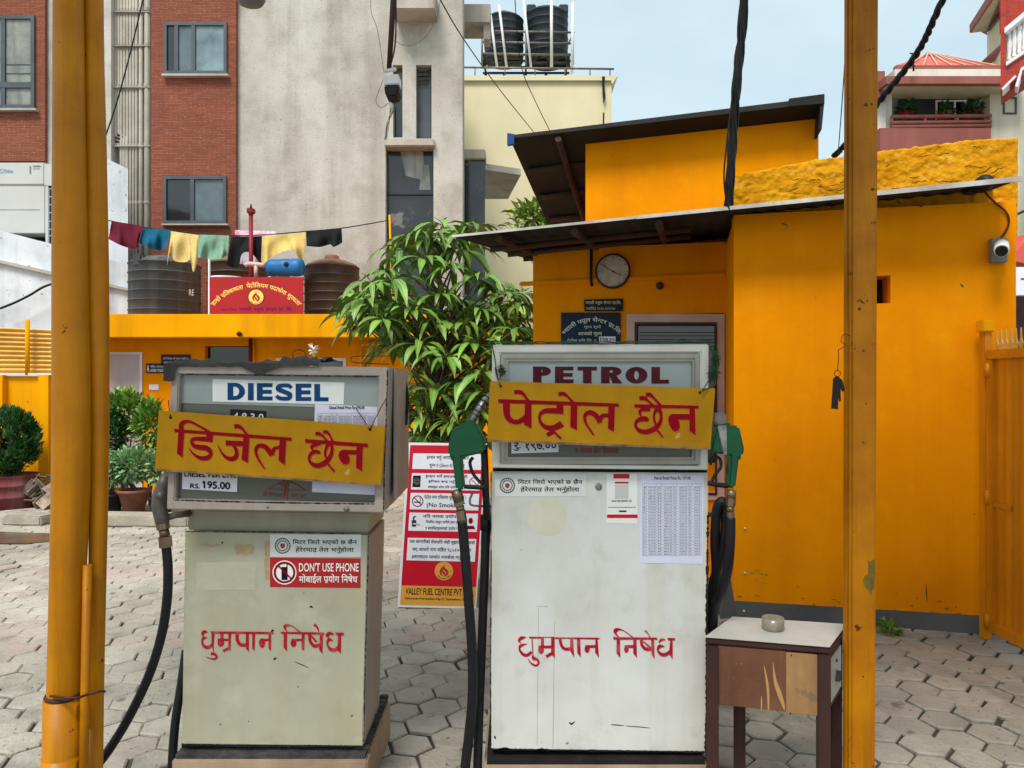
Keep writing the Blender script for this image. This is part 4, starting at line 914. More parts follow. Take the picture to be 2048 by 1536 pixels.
# rough parapet behind the sheet
m = MB(); rr_ = random.Random(3); nU, nZ = 260, 44; vs = []
pq = PL(W0 - WN * .12, WN)
topline = [(1440, 358), (1500, 345), (1640, 318), (1700, 312), (1760, 302), (1850, 292), (1940, 280), (2000, 277), (2036, 275)]
def ytop(px):
    for (a, b_), (c, d) in zip(topline, topline[1:]):
        if a <= px <= c: return b_ + (d - b_) * (px - a) / (c - a)
    return topline[-1][1]
import mathutils
for side in (0, 1):
    for j in range(nZ + 1):
        for i in range(nU + 1):
            px = 1468 + (2036 - 1468) * i / nU; p0 = pq.at(px, 470); p1 = pq.at(px, ytop(px) + 3 * mathutils.noise.noise(V((px * .08, 0, 0))))
            p = p0.lerp(p1, j / nZ)
            rg = lambda a, q, k: -(1 - min(1, abs(mathutils.noise.noise(V((p.x * a, p.z * q, k)))) * 5)) * .010
            nz = mathutils.noise.noise(V((p.x * 3, p.z * 4, 1))) * .008 + rg(2.6, 8, 3) * .45 + rg(7, 15, 8) * .35 + mathutils.noise.noise(V((p.x * 30, p.z * 34, 4))) * .007
            vs.append(p + WN * nz if not side else p - WN * .25)
o_ = (nU + 1) * (nZ + 1); fs = []
for j in range(nZ):
    for i in range(nU):
        a = j * (nU + 1) + i; fs += [[a, a + 1, a + nU + 2, a + nU + 1], [o_ + a, o_ + a + nU + 1, o_ + a + nU + 2, o_ + a + 1]]
for i in range(nU): a = nZ * (nU + 1) + i; fs.append([a, a + 1, o_ + a + 1, o_ + a])
for j in range(nZ): a = j * (nU + 1) + nU; fs.append([a, a + nU + 1, o_ + a + nU + 1, o_ + a])
m.add(vs, fs, True); m.build('rough_parapet', m_rough, of)
for k in range(30):                              # cracks and chipped hollows in the old render
    px = rr_.uniform(1480, 2020); t = rr_.uniform(.12, .88); a_ = rr_.uniform(-.35, .25); ln = rr_.uniform(8, 34); n_ = 6; q = []
    for i in range(n_):
        x_ = px + ln * i / (n_ - 1); yb_ = 432 - (x_ - 1440) * .117; q.append((x_, yb_ + (ytop(min(max(x_, 1441), 2035)) - yb_) * t + a_ * ln * i / (n_ - 1) + rr_.uniform(-2, 2), (.4 if i in (0, n_ - 1) else rr_.uniform(.7, 2.6))))
    ik = Ink(pq, off=.013 + .0002 * k); ik.stroke(q, 3); ik.m.build('crack', m_crack, of)
# window in the recess
fw_ = window(of, pr_, 1253, 628, 1449, 1000, [(0, m_gl_dark)], 16, .02, m_pink, rec=.07)
fi = MB(); fi.ring([pr_.at(1270, 645, .03), pr_.at(1434, 645, .03), pr_.at(1434, 990, .03), pr_.at(1270, 990, .03)], [pr_.at(1274, 649, .03), pr_.at(1430, 649, .03), pr_.at(1430, 986, .03), pr_.at(1274, 986, .03)], -WN * .012); fi.build('casement', m_wooddk, fw_)
fi = MB()
for yy in range(664, 700, 7): fi.pb(pr_, 1280, yy, 1428, yy + 1.2, -.04, .004)
fi.build('blind', m_dark, fw_)
for k, (q, mt) in enumerate([([(1500, 1148, 2), (1515, 1142, 7), (1530, 1150, 5), (1541, 1146, 1)], 0), ([(1508, 1160, 1), (1522, 1162, 4), (1536, 1168, 1)], 0), ([(1792, 402, 1), (1798, 404, 3), (1803, 406, 1)], 1), ([(1836, 410, 1), (1841, 412, 3.5), (1846, 413, 1)], 1), ([(1921, 568, 1), (1924, 571, 3.5), (1927, 575, 1)], 1), ([(1562, 446, 1), (1568, 448, 2.5), (1576, 452, 1)], 1), ([(1852, 1168, 1), (1853, 1185, 2.4), (1854, 1202, 1)], 1)]):
    ik = Ink(pw, off=.0015); ik.stroke(q); ik.m.build('plaster_mark', (m_rough, m_rust)[mt], of)
rs_ = random.Random(17)
for k in range(26):                              # dried splashes of mud above the skirting
    px = rs_.uniform(1475, 1955); py = 1206 + (px - 1468) * .063 - abs(rs_.gauss(0, 16)); ln = rs_.uniform(3, 12)
    ik = Ink(pw, off=.0015 + k * .00005); ik.stroke([(px - ln / 2, py, .6), (px, py - 1, rs_.uniform(2, 4.5)), (px + ln / 2, py + rs_.uniform(-1, 2), .6)], 4); ik.m.build('mud_splash', m_mud, of)
# screws / damage marks
for k, (px, py) in enumerate([(1490, 1057), (1488, 1222), (1490, 1146)]):
    m = MB(); m.lathe(pw.at(px, py, .007), [(.009, 0), (.008, .003), (0, .004)], 7, WN); m.build('wall_plug', m_stain, of)
# things fixed on the office
ck = thing('wall_clock', pr_.at(1226, 578, .02), 'round weathered wall clock with a pale face under the tin eave', 'clock')
m = MB(); c = pr_.at(1226, 543, .02); rk = 34 / F * 5.95
m.lathe(c, [(rk * .94, -.015), (rk * 1.03, 0), (rk * 1.05, .02), (rk * .98, .035), (rk * .93, .03)], 40, WN); m.build('rim', m_wooddk, ck)
m = MB(); m.lathe(c, [(rk * .95, .022), (0, .022)], 40, WN); m.build('face', m_clock, ck)
ik = Ink(pr_, off=.0445)
for k in range(12):
    a = R(30 * k); ik.stroke([(1226 + 27 * math.sin(a), 543 - 27 * math.cos(a), 1.2), (1226 + 30 * math.sin(a), 543 - 30 * math.cos(a), 1.2)], 1)
ik.stroke([(1226, 543, 2.2), (1243, 551, 1.4)], 1); ik.stroke([(1226, 543, 1.6), (1203, 529, 1)], 1); ik.ell(1226, 543, 2, 2)
ik.m.build('hands', m_rust, ck)
s_ = thing('name_plate', pr_.at(1205, 622, .02), 'small dark weathered name plate above the teal price sign', 'sign')
b = MB(); b.pp(pr_, [(1168, 599), (1246, 597), (1246, 622), (1169, 622)], .02, .015); b.build('panel', m_signdk, s_)
b = MB(); text(b, 'भ्याली फ्युल सेन्टर प्रा.लि.', pr_, (1171, 601, 1242, 610), .0225, .01); text(b, 'स्थापित २०६५।१२।२७', pr_, (1172, 613, 1230, 620), .0225); b.build('lettering', m_sticker_g, s_)
s_ = thing('price_sign', pr_.at(1180, 700, .02), 'dark teal price sign with arched white script beside the window', 'sign')
b = MB(); b.pb(pr_, 1122, 625, 1241, 730, .02, .018); b.build('panel', m_signblue, s_)
b = MB(); text(b, 'भ्याली फ्यूल सेन्टर प्रा.लि.', pr_, None, .0225, .012, arc=(1184, 712, 66, -52, 52, 13)); text(b, 'मूल्य सूची', pr_, (1168, 650, 1202, 658), .0225); text(b, 'आजको मूल्य', pr_, (1156, 662, 1204, 673), .0225, .012); text(b, 'पेट्रोल प्रति लि. रु.', pr_, (1134, 677, 1194, 686), .0225); b.build('lettering', m_sticker_g, s_)
b = MB(); b.pb(pr_, 1198, 673, 1231, 687, .022, .0015); pa_ = b.build('price_card', m_paper, s_)
b = MB(); text(b, '१९७.००', pr_, (1200, 675, 1229, 684), .0238, .012); b.build('lettering', m_ink, pa_)
m = MB(); m.tube([V(p) for p in [pr_.at(1183, 490, .03), pr_.at(1182, 560, .03), pr_.at(1184, 572, .03)]], .012, 8); tag(m.build('conduit', m_black), 'short black conduit hanging down left of the wall clock', 'conduit')
m = MB(); m.lathe(pr_.at(1320, 572, .0), [(.03, 0), (.03, .03), (.018, .05), (0, .05)], 12, WN); tag(m.build('wall_socket', m_rust), 'small round rusty fitting on the wall right of the clock', 'fitting')
def cctv(px, py, pl_, lab, plate=True):
    c = pl_.at(px, py, .0); t = thing('security_camera', c, lab, 'security camera')
    if plate:
        m = MB(); m.pb(pl_, px - 16, py - 24, px + 17, py + 24, .05, .045); m.build('junction_box', m_camg, t, bev=.004)
    m = MB(); p0 = pl_.at(px + 4, py - 10, .06); dc = (CAM - p0).normalized(); p1 = p0 + dc * .13 + V((0, 0, -.035))
    ax = (p1 - p0).normalized()
    m.tube([p0, p0 + ax * .02, p1 - ax * .02, p1], [.036, .04, .04, .036], 16); m.build('housing', m_camw, t)
    m = MB(); m.tube([p1 - ax * .015, p1 + ax * .006], [.034, .032], 16); m.build('lens', m_black, t)
    m = MB(); m.pb(pl_, px - 4, py - 14, px + 16, py + 2, .075, .02); m.build('bracket', m_camw, t)
    return t
cctv(1999, 500, pw, 'white security camera on a grey box at the right of the yellow wall')
m = MB(); m.tube([V(pw.at(x, y, .012)) for x, y in cr([(1962, 372), (1975, 390), (1990, 405), (2013, 425), (2018, 445), (2010, 465), (2000, 478)], 5)], .006, 6); tag(m.build('camera_cable', m_wire), 'thin brown cable looping down to the wall camera', 'cable')
sp = thing('dome_light', pw.at(1960, 372, .06), 'dark bulkhead light under the white roof edge, above the wall camera', 'light')
m = MB(); m.lathe(pw.at(1963, 370, .0), [(.05, 0), (.05, .06), (.035, .1), (0, .11)], 16, WN); m.build('lens', m_black, sp); m = MB(); m.pb(pw, 1932, 364, 1962, 384, .1, .09); m.build('housing', m_blackm, sp, bev=.01)
m = MB(); m.tube([V(pw.at(x, y, .01)) for x, y in cr([(1756, 388), (1820, 390), (1880, 384), (1935, 372)], 5)], .006, 6); tag(m.build('eave_cable', m_black), 'black cable sagging under the white roof edge', 'cable')

# upper storey behind
U0 = V((.68, 7.0, 0)); pu = PL(U0, WN)
up_ = thing('upper_room', V((U0.x, U0.y, 2.6)), 'upper yellow room with dark overhanging tin roof above the office', 'building')
def uu(px): return (pu.at(px, 768) - U0).dot(WU)
b = MB(); q = [pu.at(1171, 460), pu.at(1637, 420), pu.at(1637, 216), pu.at(1171, 272)]; q[0].z = 2.4; q[1].z = 2.4
b.prism(q, -WN * 3.0); b.build('wall', m_yel, up_)
b = MB(); eu = PL(U0 + WN * .25, WN); r0, r1 = eu.at(1019, 277), eu.at(1641, 206)
b.prism([r0, r1, r1 + V((0, 0, .05)), r0 + V((0, 0, .03))], -WN * 2.9 + V((0, 0, -.55))); ru = b.build('roof', m_tin_dk2, up_)
b = MB()
for k in range(1, 5): b.tube([r0 - WN * .6 * k + V((0, 0, -.03 - .115 * k)) + WU * .05, r0 - WN * .6 * k + V((0, 0, -.03 - .115 * k)) + WU * 1.0 + V((0, 0, .08))], .03, 8)
b.tube([r0 + V((0, 0, -.03)) - WN * .02 + WU * .45, r0 - WN * 2.8 + V((0, 0, -.58)) + WU * .45], .03, 8)
b.build('purlin', m_rust, ru)
b = MB(); b.prism([r0 + WN * .01 - WU * .02 + V((0, 0, -.06)), r0 + WN * .01 + WU * .045 + V((0, 0, -.05)), r0 + WN * .01 + WU * .045 + V((0, 0, .035)), r0 + WN * .01 - WU * .02 + V((0, 0, .05))], -WN * .05); b.build('ridge_cap', M('blue_tin', S(24, 64, 124), None, rough=.5), ru)
b = MB(); b.prism([r1 + WN * .012 - WU * .25 + V((0, 0, -.01)), r1 + WN * .012 + WU * .03 + V((0, 0, -.01)), r1 + WN * .012 + WU * .03 + V((0, 0, .07)), r1 + WN * .012 - WU * .25 + V((0, 0, .055))], -WN * .3); b.prism([r1 + WU * .0, r1 + WU * .03, r1 + WU * .01 + V((0, 0, -.22)), r1 + WU * -.01 + V((0, 0, -.22))], -WN * .4); b.build('ridge_flap', m_dark, ru)
b = MB()
for px in (1133, 1165): b.tube([P(px, 450, 9.3), P(px, 372, 9.3)], .025, 8)
for yy in (402, 420): b.tube([P(1086, yy + 4, 9.3), P(1200, yy - 2, 9.3)], .035, 8)
tag(b.build('roof_frame', m_blackm), 'dark steel posts and rails under the upper tin roof', 'frame')

# gate on the right
XG = 2.83
gt = thing('metal_gate', (XG, 3.6, 0), 'orange ribbed sheet metal gate with spiked top rail at the right edge', 'gate')
m = MB(); y0, y1 = 4.40, 2.3; n = 126; vs = []
for k in range(n + 1):
    y = y0 + (y1 - y0) * k / n; xx = XG + (.004 if (k % 4) < 2 else 0)
    vs += [(xx, y, .10), (xx, y, 1.70)]
m.add(vs, [[2 * k, 2 * k + 1, 2 * k + 3, 2 * k + 2] for k in range(n)]); m.build('sheet', m_gate, gt)
m = MB(); m.box((XG - .02, y1, 1.665), (XG + .03, y0 + .04, 1.72)); m.box((XG - .02, y1, .06), (XG + .03, y0 + .04, .12)); m.box((XG - .02, y0, .121), (XG + .03, y0 + .05, 1.664)); m.box((XG - .010, y0 - .16, .80), (XG - .001, y0 - .001, .83)); m.build('frame', m_gate, gt, bev=.004)
m = MB(); k = 0; y = y0
while y > y1:
    m.prism([(XG, y - .008, 1.721), (XG, y - .024, 1.721), (XG, y - .032, 1.75), (XG, y - .021, 1.775), (XG, y - .016, 1.835), (XG, y - .011, 1.775), (XG, y, 1.75)], (.008, 0, 0)); y -= .042
m.build('spikes', m_galv, gt)
gp = thing('gate_post', (2.80, 4.46, 0), 'orange hinge post between the yellow wall and the metal gate', 'post')
m = MB(); m.box((2.80, 4.45, .0), (2.85, 4.50, 1.86)); m.build('post', m_gate, gp, bev=.006)
m = MB()
for z in (.12, .85, 1.6): m.tube([(2.81, 4.43, z - .04), (2.81, 4.43, z + .04)], .016, 10)
m.build('hinge', m_gate, gp)
m = MB(); m.box((2.785, 4.435, 1.83), (2.86, 4.51, 1.90)); m.build('cap', m_yel2, gp, bev=.006)

# ================================================================ PLANTS
rng = random.Random(21)
TR = thing('broadleaf_tree', (X(868, 7), 7, 0), 'leafy tree with drooping whorled leaves between the two pumps', 'tree')
wh_ = [(772, 545, 7.0), (742, 565, 6.7), (768, 640, 6.6), (728, 600, 6.8), (790, 520, 7.3), (850, 478, 7.0), (900, 470, 7.2), (800, 498, 7.1), (832, 470, 7.2), (885, 450, 7.4), (950, 452, 7.6), (850, 520, 6.8), (782, 560, 6.7), (905, 535, 6.8), (955, 560, 6.9), (765, 650, 6.8), (822, 625, 6.7), (880, 590, 6.8),
       (930, 650, 6.8), (985, 610, 7.0), (1005, 655, 7.0), (1030, 660, 6.7), (790, 700, 6.9), (842, 690, 6.7), (893, 715, 6.6), (950, 690, 6.8), (1000, 705, 6.9), (828, 755, 6.8), (872, 785, 6.7), (925, 765, 6.6), (965, 745, 6.5), (985, 790, 6.6),
       (850, 830, 6.9), (905, 845, 6.7), (940, 820, 6.6), (835, 872, 6.9), (885, 885, 6.9), (920, 500, 7.2), (870, 640, 6.9), (800, 610, 6.9), (960, 620, 6.9), (990, 570, 7.1), (1040, 610, 6.9), (1020, 700, 6.7), (1045, 690, 7.0), (1000, 640, 7.3), (850, 560, 7.3), (915, 600, 7.3), (760, 590, 7.2), (745, 612, 6.9), (860, 470, 6.9), (920, 470, 7.0), (815, 800, 7.0), (955, 800, 6.9), (975, 840, 6.8), (860, 870, 7.1), (925, 880, 7.0)]
whs = [(V(P(*q)), 1) for q in wh_]
for _ in range(80):
    q = rng.choice([w_ for w_ in wh_ if w_[1] > 590]); whs.append((P(q[0] + rng.uniform(-35, 35), q[1] + rng.uniform(-25, 45), q[2] + rng.uniform(.3, 1.1)), .9))
trunk = MB(); base = V((X(868, 7), 7, -.02))
tp = path3([base, base + V((.03, .02, .5)), base + V((-.02, .05, 1.1)), base + V((.02, .1, 1.7)), base + V((.05, .12, 2.3)), base + V((.0, .1, 2.9))], 6)
trunk.tube(tp, [.05 - .035 * i / (len(tp) - 1) for i in range(len(tp))], 10)
crown = MB()
for c, k in whs:
    j = min(range(len(tp)), key=lambda i: abs(tp[i].z - (c.z - .35 - .25 * (c - base).xy.length)))
    a = tp[j]; trunk.tube(path3([a, a.lerp(c, .5) + V((0, 0, .0)), c], 4), [.014, .013, .012, .011, .010, .009, .008, .007, .006][:9], 6)
    n = rng.randint(9, 14); ph0 = rng.uniform(0, 6); age = rng.uniform(.75, 1.2)
    for i in range(n):
        az = ph0 + 2 * math.pi * i / n + rng.uniform(-.25, .25); el = rng.uniform(-.15, .4)
        d = V((math.cos(az) * math.cos(el), math.sin(az) * math.cos(el), math.sin(el)))
        pet = rng.uniform(.03, .08) * age; p1 = c + d * pet
        trunk.tube([c, p1], [.003, .002], 4, False)
        leaf(crown, p1, (d + V((0, 0, -.15))), rng.uniform(.2, .40) * k * age, rng.uniform(.05, .085) * age, rng.uniform(1.1, 2.3), rng, fold=.15)
    for i in range(rng.randint(2, 4)):           # young upright leaves in the heart of the whorl
        az = rng.uniform(0, 6.3); leaf(crown, c, (math.cos(az) * .6, math.sin(az) * .6, .9), rng.uniform(.08, .18), rng.uniform(.03, .05), 1.2, rng)
trunk.build('trunk', m_bark, TR); crown.build('crown', m_leaf, TR)
# pale tree far behind
t = thing('background_tree', (X(1100, 15), 15, 0), 'pale green tree crown showing below the upper tin roof', 'tree')
m = MB()
for q in ((1070, 440, 15), (1105, 445, 15), (1145, 440, 15.4), (1085, 470, 15), (1180, 450, 15.5), (1050, 450, 15)): clump(m, P(*q), (.35, .4, .28), 130, .3, .08, rng, 1.5)
m.build('crown', m_leaf_p, t); m = MB(); m.tube([(X(1100, 15), 15, 0), P(1100, 460, 15)], [.12, .06], 8); m.build('trunk', m_bark, t)
# hedge shrubs by the toilet block
def shrub(px, py, d, rx, rz, n, L, wd, mat, lab, cat='shrub', pot=None, grp='shrubs by the toilet block', seed=0):
    r_ = random.Random(seed); t = thing('shrub', (X(px, d), d, 0), lab, cat, grp); c = P(px, py, d)
    rx, rz = rx / F * d, rz / F * d; m = MB(); clump(m, c, (rx, rx * .8, rz), n, L, wd, r_, .8, .5)
    m.build('foliage', mat, t)
    m = MB(); bz = 0 if pot is None else pot[2]
    for k in range(5): m.tube([V((c.x + r_.uniform(-.03, .03), d, bz)), c + V((r_.uniform(-rx * .6, rx * .6), 0, r_.uniform(-rz * .5, rz * .3)))], [.014, .006], 6)
    m.build('stem', m_bark, t)
    if pot:
        r0, r1, hh, pm = pot; m = MB(); m.lathe((c.x, d, 0), [(0, 0), (r0, 0), (r1, hh * .86), (r1 * 1.1, hh * .87), (r1 * 1.1, hh), (r1 * .95, hh), (r1 * .9, hh * .9), (0, hh * .9)], 24); m.build('pot', pm, t)
    return t
shrub(248, 825, 9.7, 42, 40, 950, .11, .045, m_leaf_c, 'tall light green bush in front of the pale toilet door', seed=1)
shrub(300, 850, 9.4, 30, 45, 620, .11, .04, m_leaf_c, 'mid green bush just left of the diesel sign board', seed=2)
shrub(225, 870, 9.5, 30, 50, 520, .11, .045, m_leaf_d, 'dark green bush behind the yellow pipes', seed=3)
shrub(268, 930, 8.9, 50, 30, 1000, .08, .04, m_leaf_v, 'low variegated plant in a terracotta pot by the kerb', 'potted plant', (.11, .17, .27, m_terra), seed=4)
shrub(222, 945, 8.9, 22, 24, 320, .08, .04, m_leaf_v, 'small variegated plant in a dark pot left of the terracotta one', 'potted plant', (.10, .14, .22, m_blackm), seed=5)
shrub(322, 935, 8.8, 26, 30, 380, .08, .04, m_leaf_v, 'small variegated plant in a dark pot beside the diesel nozzle', 'potted plant', (.10, .14, .2, m_blackm), seed=6)
t = thing('round_bush', (X(16, 9.3), 9.3, 0), 'dense round dark bush planted in a rusty maroon drum', 'potted bush')
m = MB(); r_ = random.Random(9)
for _ in range(85):
    q = rdir(r_); c = P(16, 886, 9.3) + V((q.x * .29, q.y * .29, q.z * .33)); clump(m, c, (.08, .08, .10), 60, .075, .03, r_, 0, 1.2)
m.build('foliage', m_leaf_d, t)
m = MB(); m.lathe((X(16, 9.3), 9.3, 0), [(.0, .0), (.33, 0), (.33, .13), (.345, .14), (.33, .15), (.33, .27), (.345, .28), (.33, .29), (.33, .39), (.345, .4), (.32, .4), (.31, .36), (0, .36)], 36); m.build('drum', m_drum, t)
m = MB(); m.tube([(X(16, 9.3), 9.3, .3), P(16, 900, 9.3)], .04, 8); m.build('trunk', m_bark, t)
sc_ = MB(); r_ = random.Random(12)
for _ in range(26):
    c = V((X(84, 9.2) + r_.gauss(0, .1), 9.2 + r_.gauss(0, .08), r_.uniform(.03, .36))); q = rdir(r_); e = q.orthogonal().normalized() * r_.uniform(.05, .13); f_ = q.cross(e).normalized() * r_.uniform(.03, .10)
    sc_.prism([c - e - f_, c + e - f_, c + e * .9 + f_, c - e * .8 + f_], q * .012)
tag(sc_.build('scrap_heap', m_debris), 'heap of brown scrap boards beside the maroon drum', 'scrap')
r_ = random.Random(31); t = thing('weed', (X(1778, 4.6), 4.55, 0), 'small green weed growing at the foot of the grey skirting', 'weed')
m = MB(); clump(m, P(1778, 1262, 4.55), (.055, .04, .05), 70, .05, .02, r_, .6, .6); m.build('foliage', m_leaf_y, t)
t = thing('flower_stem', P(628, 725, 5.5), 'single white flower stem showing above the diesel pump', 'flower'); t.location.z = 0
m = MB(); m.tube([V((X(628, 5.5), 5.5, 0)), P(630, 730, 5.5), P(628, 705, 5.5)], .006, 6); m.build('stem', m_leaf_y.copy(), t)
m = MB(); clump(m, P(628, 698, 5.5), (.025, .02, .022), 26, .03, .02, r_, .2, .3); m.build('petals', m_petal, t)

# ================================================================ LEFT TWIN PIPES AND RIGHT POST, ADDED CANOPY
def post(name, pts, lab, mat, d):
    t = thing(name, P(pts[-1][0], 1700, d), lab, 'post'); t.location.z = 0
    path = [P(x, y, d) for x, y, r in pts]; path[-1].z = 0
    return t, path, [r / F * d for x, y, r in pts]
DP = 2.5
t, p, r = post('canopy_post', [(137, -700, 27), (137, 0, 27.5), (140, 500, 32), (143, 900, 35), (134, 1200, 32), (127, 1392, 30), (124, 1700, 30)], 'thick yellow steel pipe with a welded sleeve, left of the twin pipes', m_post, DP)
m = MB(); m.tube(path3(p, 6), [rr for rr in [x[0] for x in cr([(q,) for q in r], 6)]], 28); m.build('pipe', m_post, t)
m = MB(); m.tube([P(125, 1395, DP), P(121, 1700, DP)], 34.5 / F * DP, 28); m.tube([P(123, 1510, DP), P(121, 1700, DP)], 36 / F * DP, 28); m.build('sleeve', m_post, t)
m = MB(); m.lathe(P(127, 1390, DP), [(.053, -.008), (.058, 0), (.053, .008)], 28); m.build('weld', m_rust, t)
t, p, r = post('canopy_post', [(186, -700, 19), (186, 0, 19), (190, 300, 21), (194, 600, 22), (198, 900, 18), (194, 1200, 16), (190, 1400, 16), (187, 1700, 16)], 'thinner yellow steel pipe standing right of the thick sleeved one', m_post, DP + .06)
m = MB(); m.tube(path3(p, 6), [x[0] for x in cr([(q,) for q in r], 6)], 24); m.build('pipe', m_post, t)
m = MB(); m.tube([P(186, 1450, DP + .06), P(184, 1700, DP + .06)], 19 / F * DP, 20); m.build('sleeve', m_post, t)
m = MB(); m.tube([P(175, 1130, DP - .01), P(164, 1700, DP - .01)], 8.5 / F * DP, 14); tag(m.build('conduit', m_post_r), 'short yellow conduit with bare metal top between the twin pipes', 'conduit')
m = MB(); m.tube(path3([P(100, 1392, DP - .06), P(150, 1396, DP - .07), P(172, 1390, DP - .03), P(200, 1383, DP - .01), P(210, 1383, DP + .02)], 5), .004, 6); tag(m.build('binding_wire', m_wire), 'rusty binding wire tied round the twin pipes', 'wire')
# right post: box section with a narrow channel on its left
rp_ = thing('canopy_post', (X(1721, 2.5), 2.5, 0), 'square yellow steel post with worn paint, right of the petrol pump', 'post')
m = MB()
m.prism([P(1703, -700, 2.48), P(1761, -700, 2.48), P(1752, 1536, 2.48), P(1751, 1690, 2.48), P(1699, 1690, 2.48), P(1700, 1536, 2.48)], (0, .022, 0)); m.build('box_section', m_post_r, rp_, bev=.008)
m = MB(); m.prism([P(1697, -700, 2.504), P(1758, -700, 2.504), P(1748, 1690, 2.504), P(1692, 1690, 2.504)], (0, .03, 0)); m.build('flange', m_post_r, rp_, bev=.004)
m = MB(); m.pp(FR(2.48), [(1736, 1121), (1742, 1124), (1745, 1119), (1750, 1120), (1750, 1150), (1748, 1176), (1744, 1181), (1742, 1192), (1739, 1182), (1733, 1177), (1728, 1170), (1726, 1160), (1730, 1152), (1736, 1150), (1737, 1136)], .0008, .0006); m.build('paint_loss', m_leaf_d.copy(), rp_); bpy.data.objects[-1] if False else None
rp_.children[-1].data.materials[0] = M('bare_olive_metal', S(112, 94, 30), S(92, 76, 28), 20, .6)
# canopy added out of view overhead, sized to shade the pumps
cn = thing('added_shade_canopy', (0, 1.6, 4.6), 'flat canopy added unseen above the picture to shade the pumps', 'canopy')
b = MB(); b.box((-3.2, .5, 4.6), (3.2, 2.7, 4.8)); b.build('roof', m_balus, cn)
# keys on a wire
ky = thing('key_bunch', P(1675, 815, 2.47), 'bunch of dark keys on red wire hanging from the right post', 'keys')
m = MB(); m.tube([P(x, y, 2.465) for x, y in cr([(1700, 672), (1688, 668), (1682, 682), (1690, 690), (1683, 697), (1677, 700), (1677, 715), (1676, 730), (1675, 742)], 5)], .0014, 6); m.build('wire', m_wire, ky)
m = MB(); m.tube([P(1675 + 6 * math.sin(a * .35), 747 - 6 * math.cos(a * .35), 2.465) for a in range(19)], .0013, 6); m.build('ring', m_wire, ky)
for pts in ([(1667, 757), (1673, 752), (1680, 755), (1678, 772), (1676, 819), (1663, 817), (1665, 790)], [(1677, 755), (1685, 760), (1690, 780), (1685, 784), (1679, 770)], [(1675, 770), (1681, 772), (1682, 802), (1679, 803)]):
    m = MB(); m.pp(FR(2.465), pts, .003 if pts[0][0] < 1670 else .0, .004); m.build('key', m_blackm, ky)
# post behind the table: thin dark rod beside the post
m = MB(); m.tube([P(1692, 1045, 2.85), P(1690, 1620, 2.85)], .009, 8); tag(m.build('rod', m_wooddk), 'thin dark rod standing left of the square yellow post', 'rod')

# ================================================================ PUMPS
def paper_table(par, pl, x0, y0, x1, y1, rate, title, rows, sl=0):
    """retail price sheet: title, ruled table and figures"""
    b = MB(); H = y1 - y0; text(b, title, pl, (x0 + (x1 - x0) * .22, y0 + 3, x1 - (x1 - x0) * .2, y0 + 9), .0016, .02)
    b.build('title', m_ink, par)
    l = MB(); yt, n = y0 + 17, rows; rh = (y1 - 16 - yt) / n; xs = [x0 + (x1 - x0) * f for f in (.03, .09, .26, .34, .52, .58, .76, .82, .97)]
    for k in range(n + 1): l.flat(pl, [(xs[0], yt + k * rh), (xs[-1], yt + k * rh), (xs[-1], yt + k * rh + .5), (xs[0], yt + k * rh + .5)], .0014)
    for x in xs: l.flat(pl, [(x, yt), (x + .5, yt), (x + .5, y1 - 16), (x, y1 - 16)], .0013)
    l.build('ruling', m_camg, par)
    t_ = MB()
    for k in range(1, n):
        for c in range(4):
            q = k + c * (n - 1); yy = yt + k * rh
            text(t_, str(q), pl, (xs[2 * c] + 1.5, yy + 1.6, xs[2 * c + 1] - 1.5, yy + rh - 1.2), .0016)
            text(t_, '%.2f' % (q * rate), pl, (xs[2 * c + 1] + 4, yy + 1.6, xs[2 * c + 2] - 2, yy + rh - 1.2), .0016)
    t_.build('figures', m_ink, par)
def zero_sticker(par, pl, x0, y0, x1, y1, mat):
    b = MB(); b.pb(pl, x0, y0, x1, y1, .0012, .001); s_ = b.build('zero_sticker', mat, par)
    h = y1 - y0; cx, cy, r = x0 + h * .56, (y0 + y1) / 2, h * .33
    ik = Ink(pl, off=.0016); ik.arc(cx, cy, r, r * .12, n=28); ik.arc(cx, cy, r * .66, r * .1, n=24)
    for k in range(18):
        a = R(20 * k); ik.stroke([(cx + r * .76 * math.cos(a), cy + r * .76 * math.sin(a), 1), (cx + r * .9 * math.cos(a), cy + r * .9 * math.sin(a), 1)], 1)
    ik.m.build('seal', m_ink, s_)
    ik = Ink(pl, off=.0018); ik.shape([(cx - r * .3, cy - r * .3), (cx + r * .3, cy - r * .3), (cx + r * .3, cy + r * .2), (cx, cy + r * .4), (cx - r * .3, cy + r * .2)]); ik.m.build('seal_centre', m_inkfaint, s_)
    b = MB(); w_ = x1 - x0
    text(b, 'मिटर जिरो भएको छ छैन', pl, (x0 + w_ * .25, y0 + h * .2, x1 - w_ * .045, y0 + h * .47), .0017, .016)
    text(b, 'हेरेरमात्र तेल भर्नुहोला', pl, (x0 + w_ * .28, y0 + h * .53, x1 - w_ * .08, y0 + h * .84), .0017, .016); b.build('lettering', m_ink, s_)
    return s_
def rustedge(par, pl, pts, wd, seed, off=.001, mat=m_grime):
    r_ = random.Random(seed); c = cr(pts, 30); ik = Ink(pl, off=off); ik.stroke([(x, y, wd * r_.uniform(.3, 1.5)) for x, y in c], 1); ik.m.build('chipped_edge', mat, par)

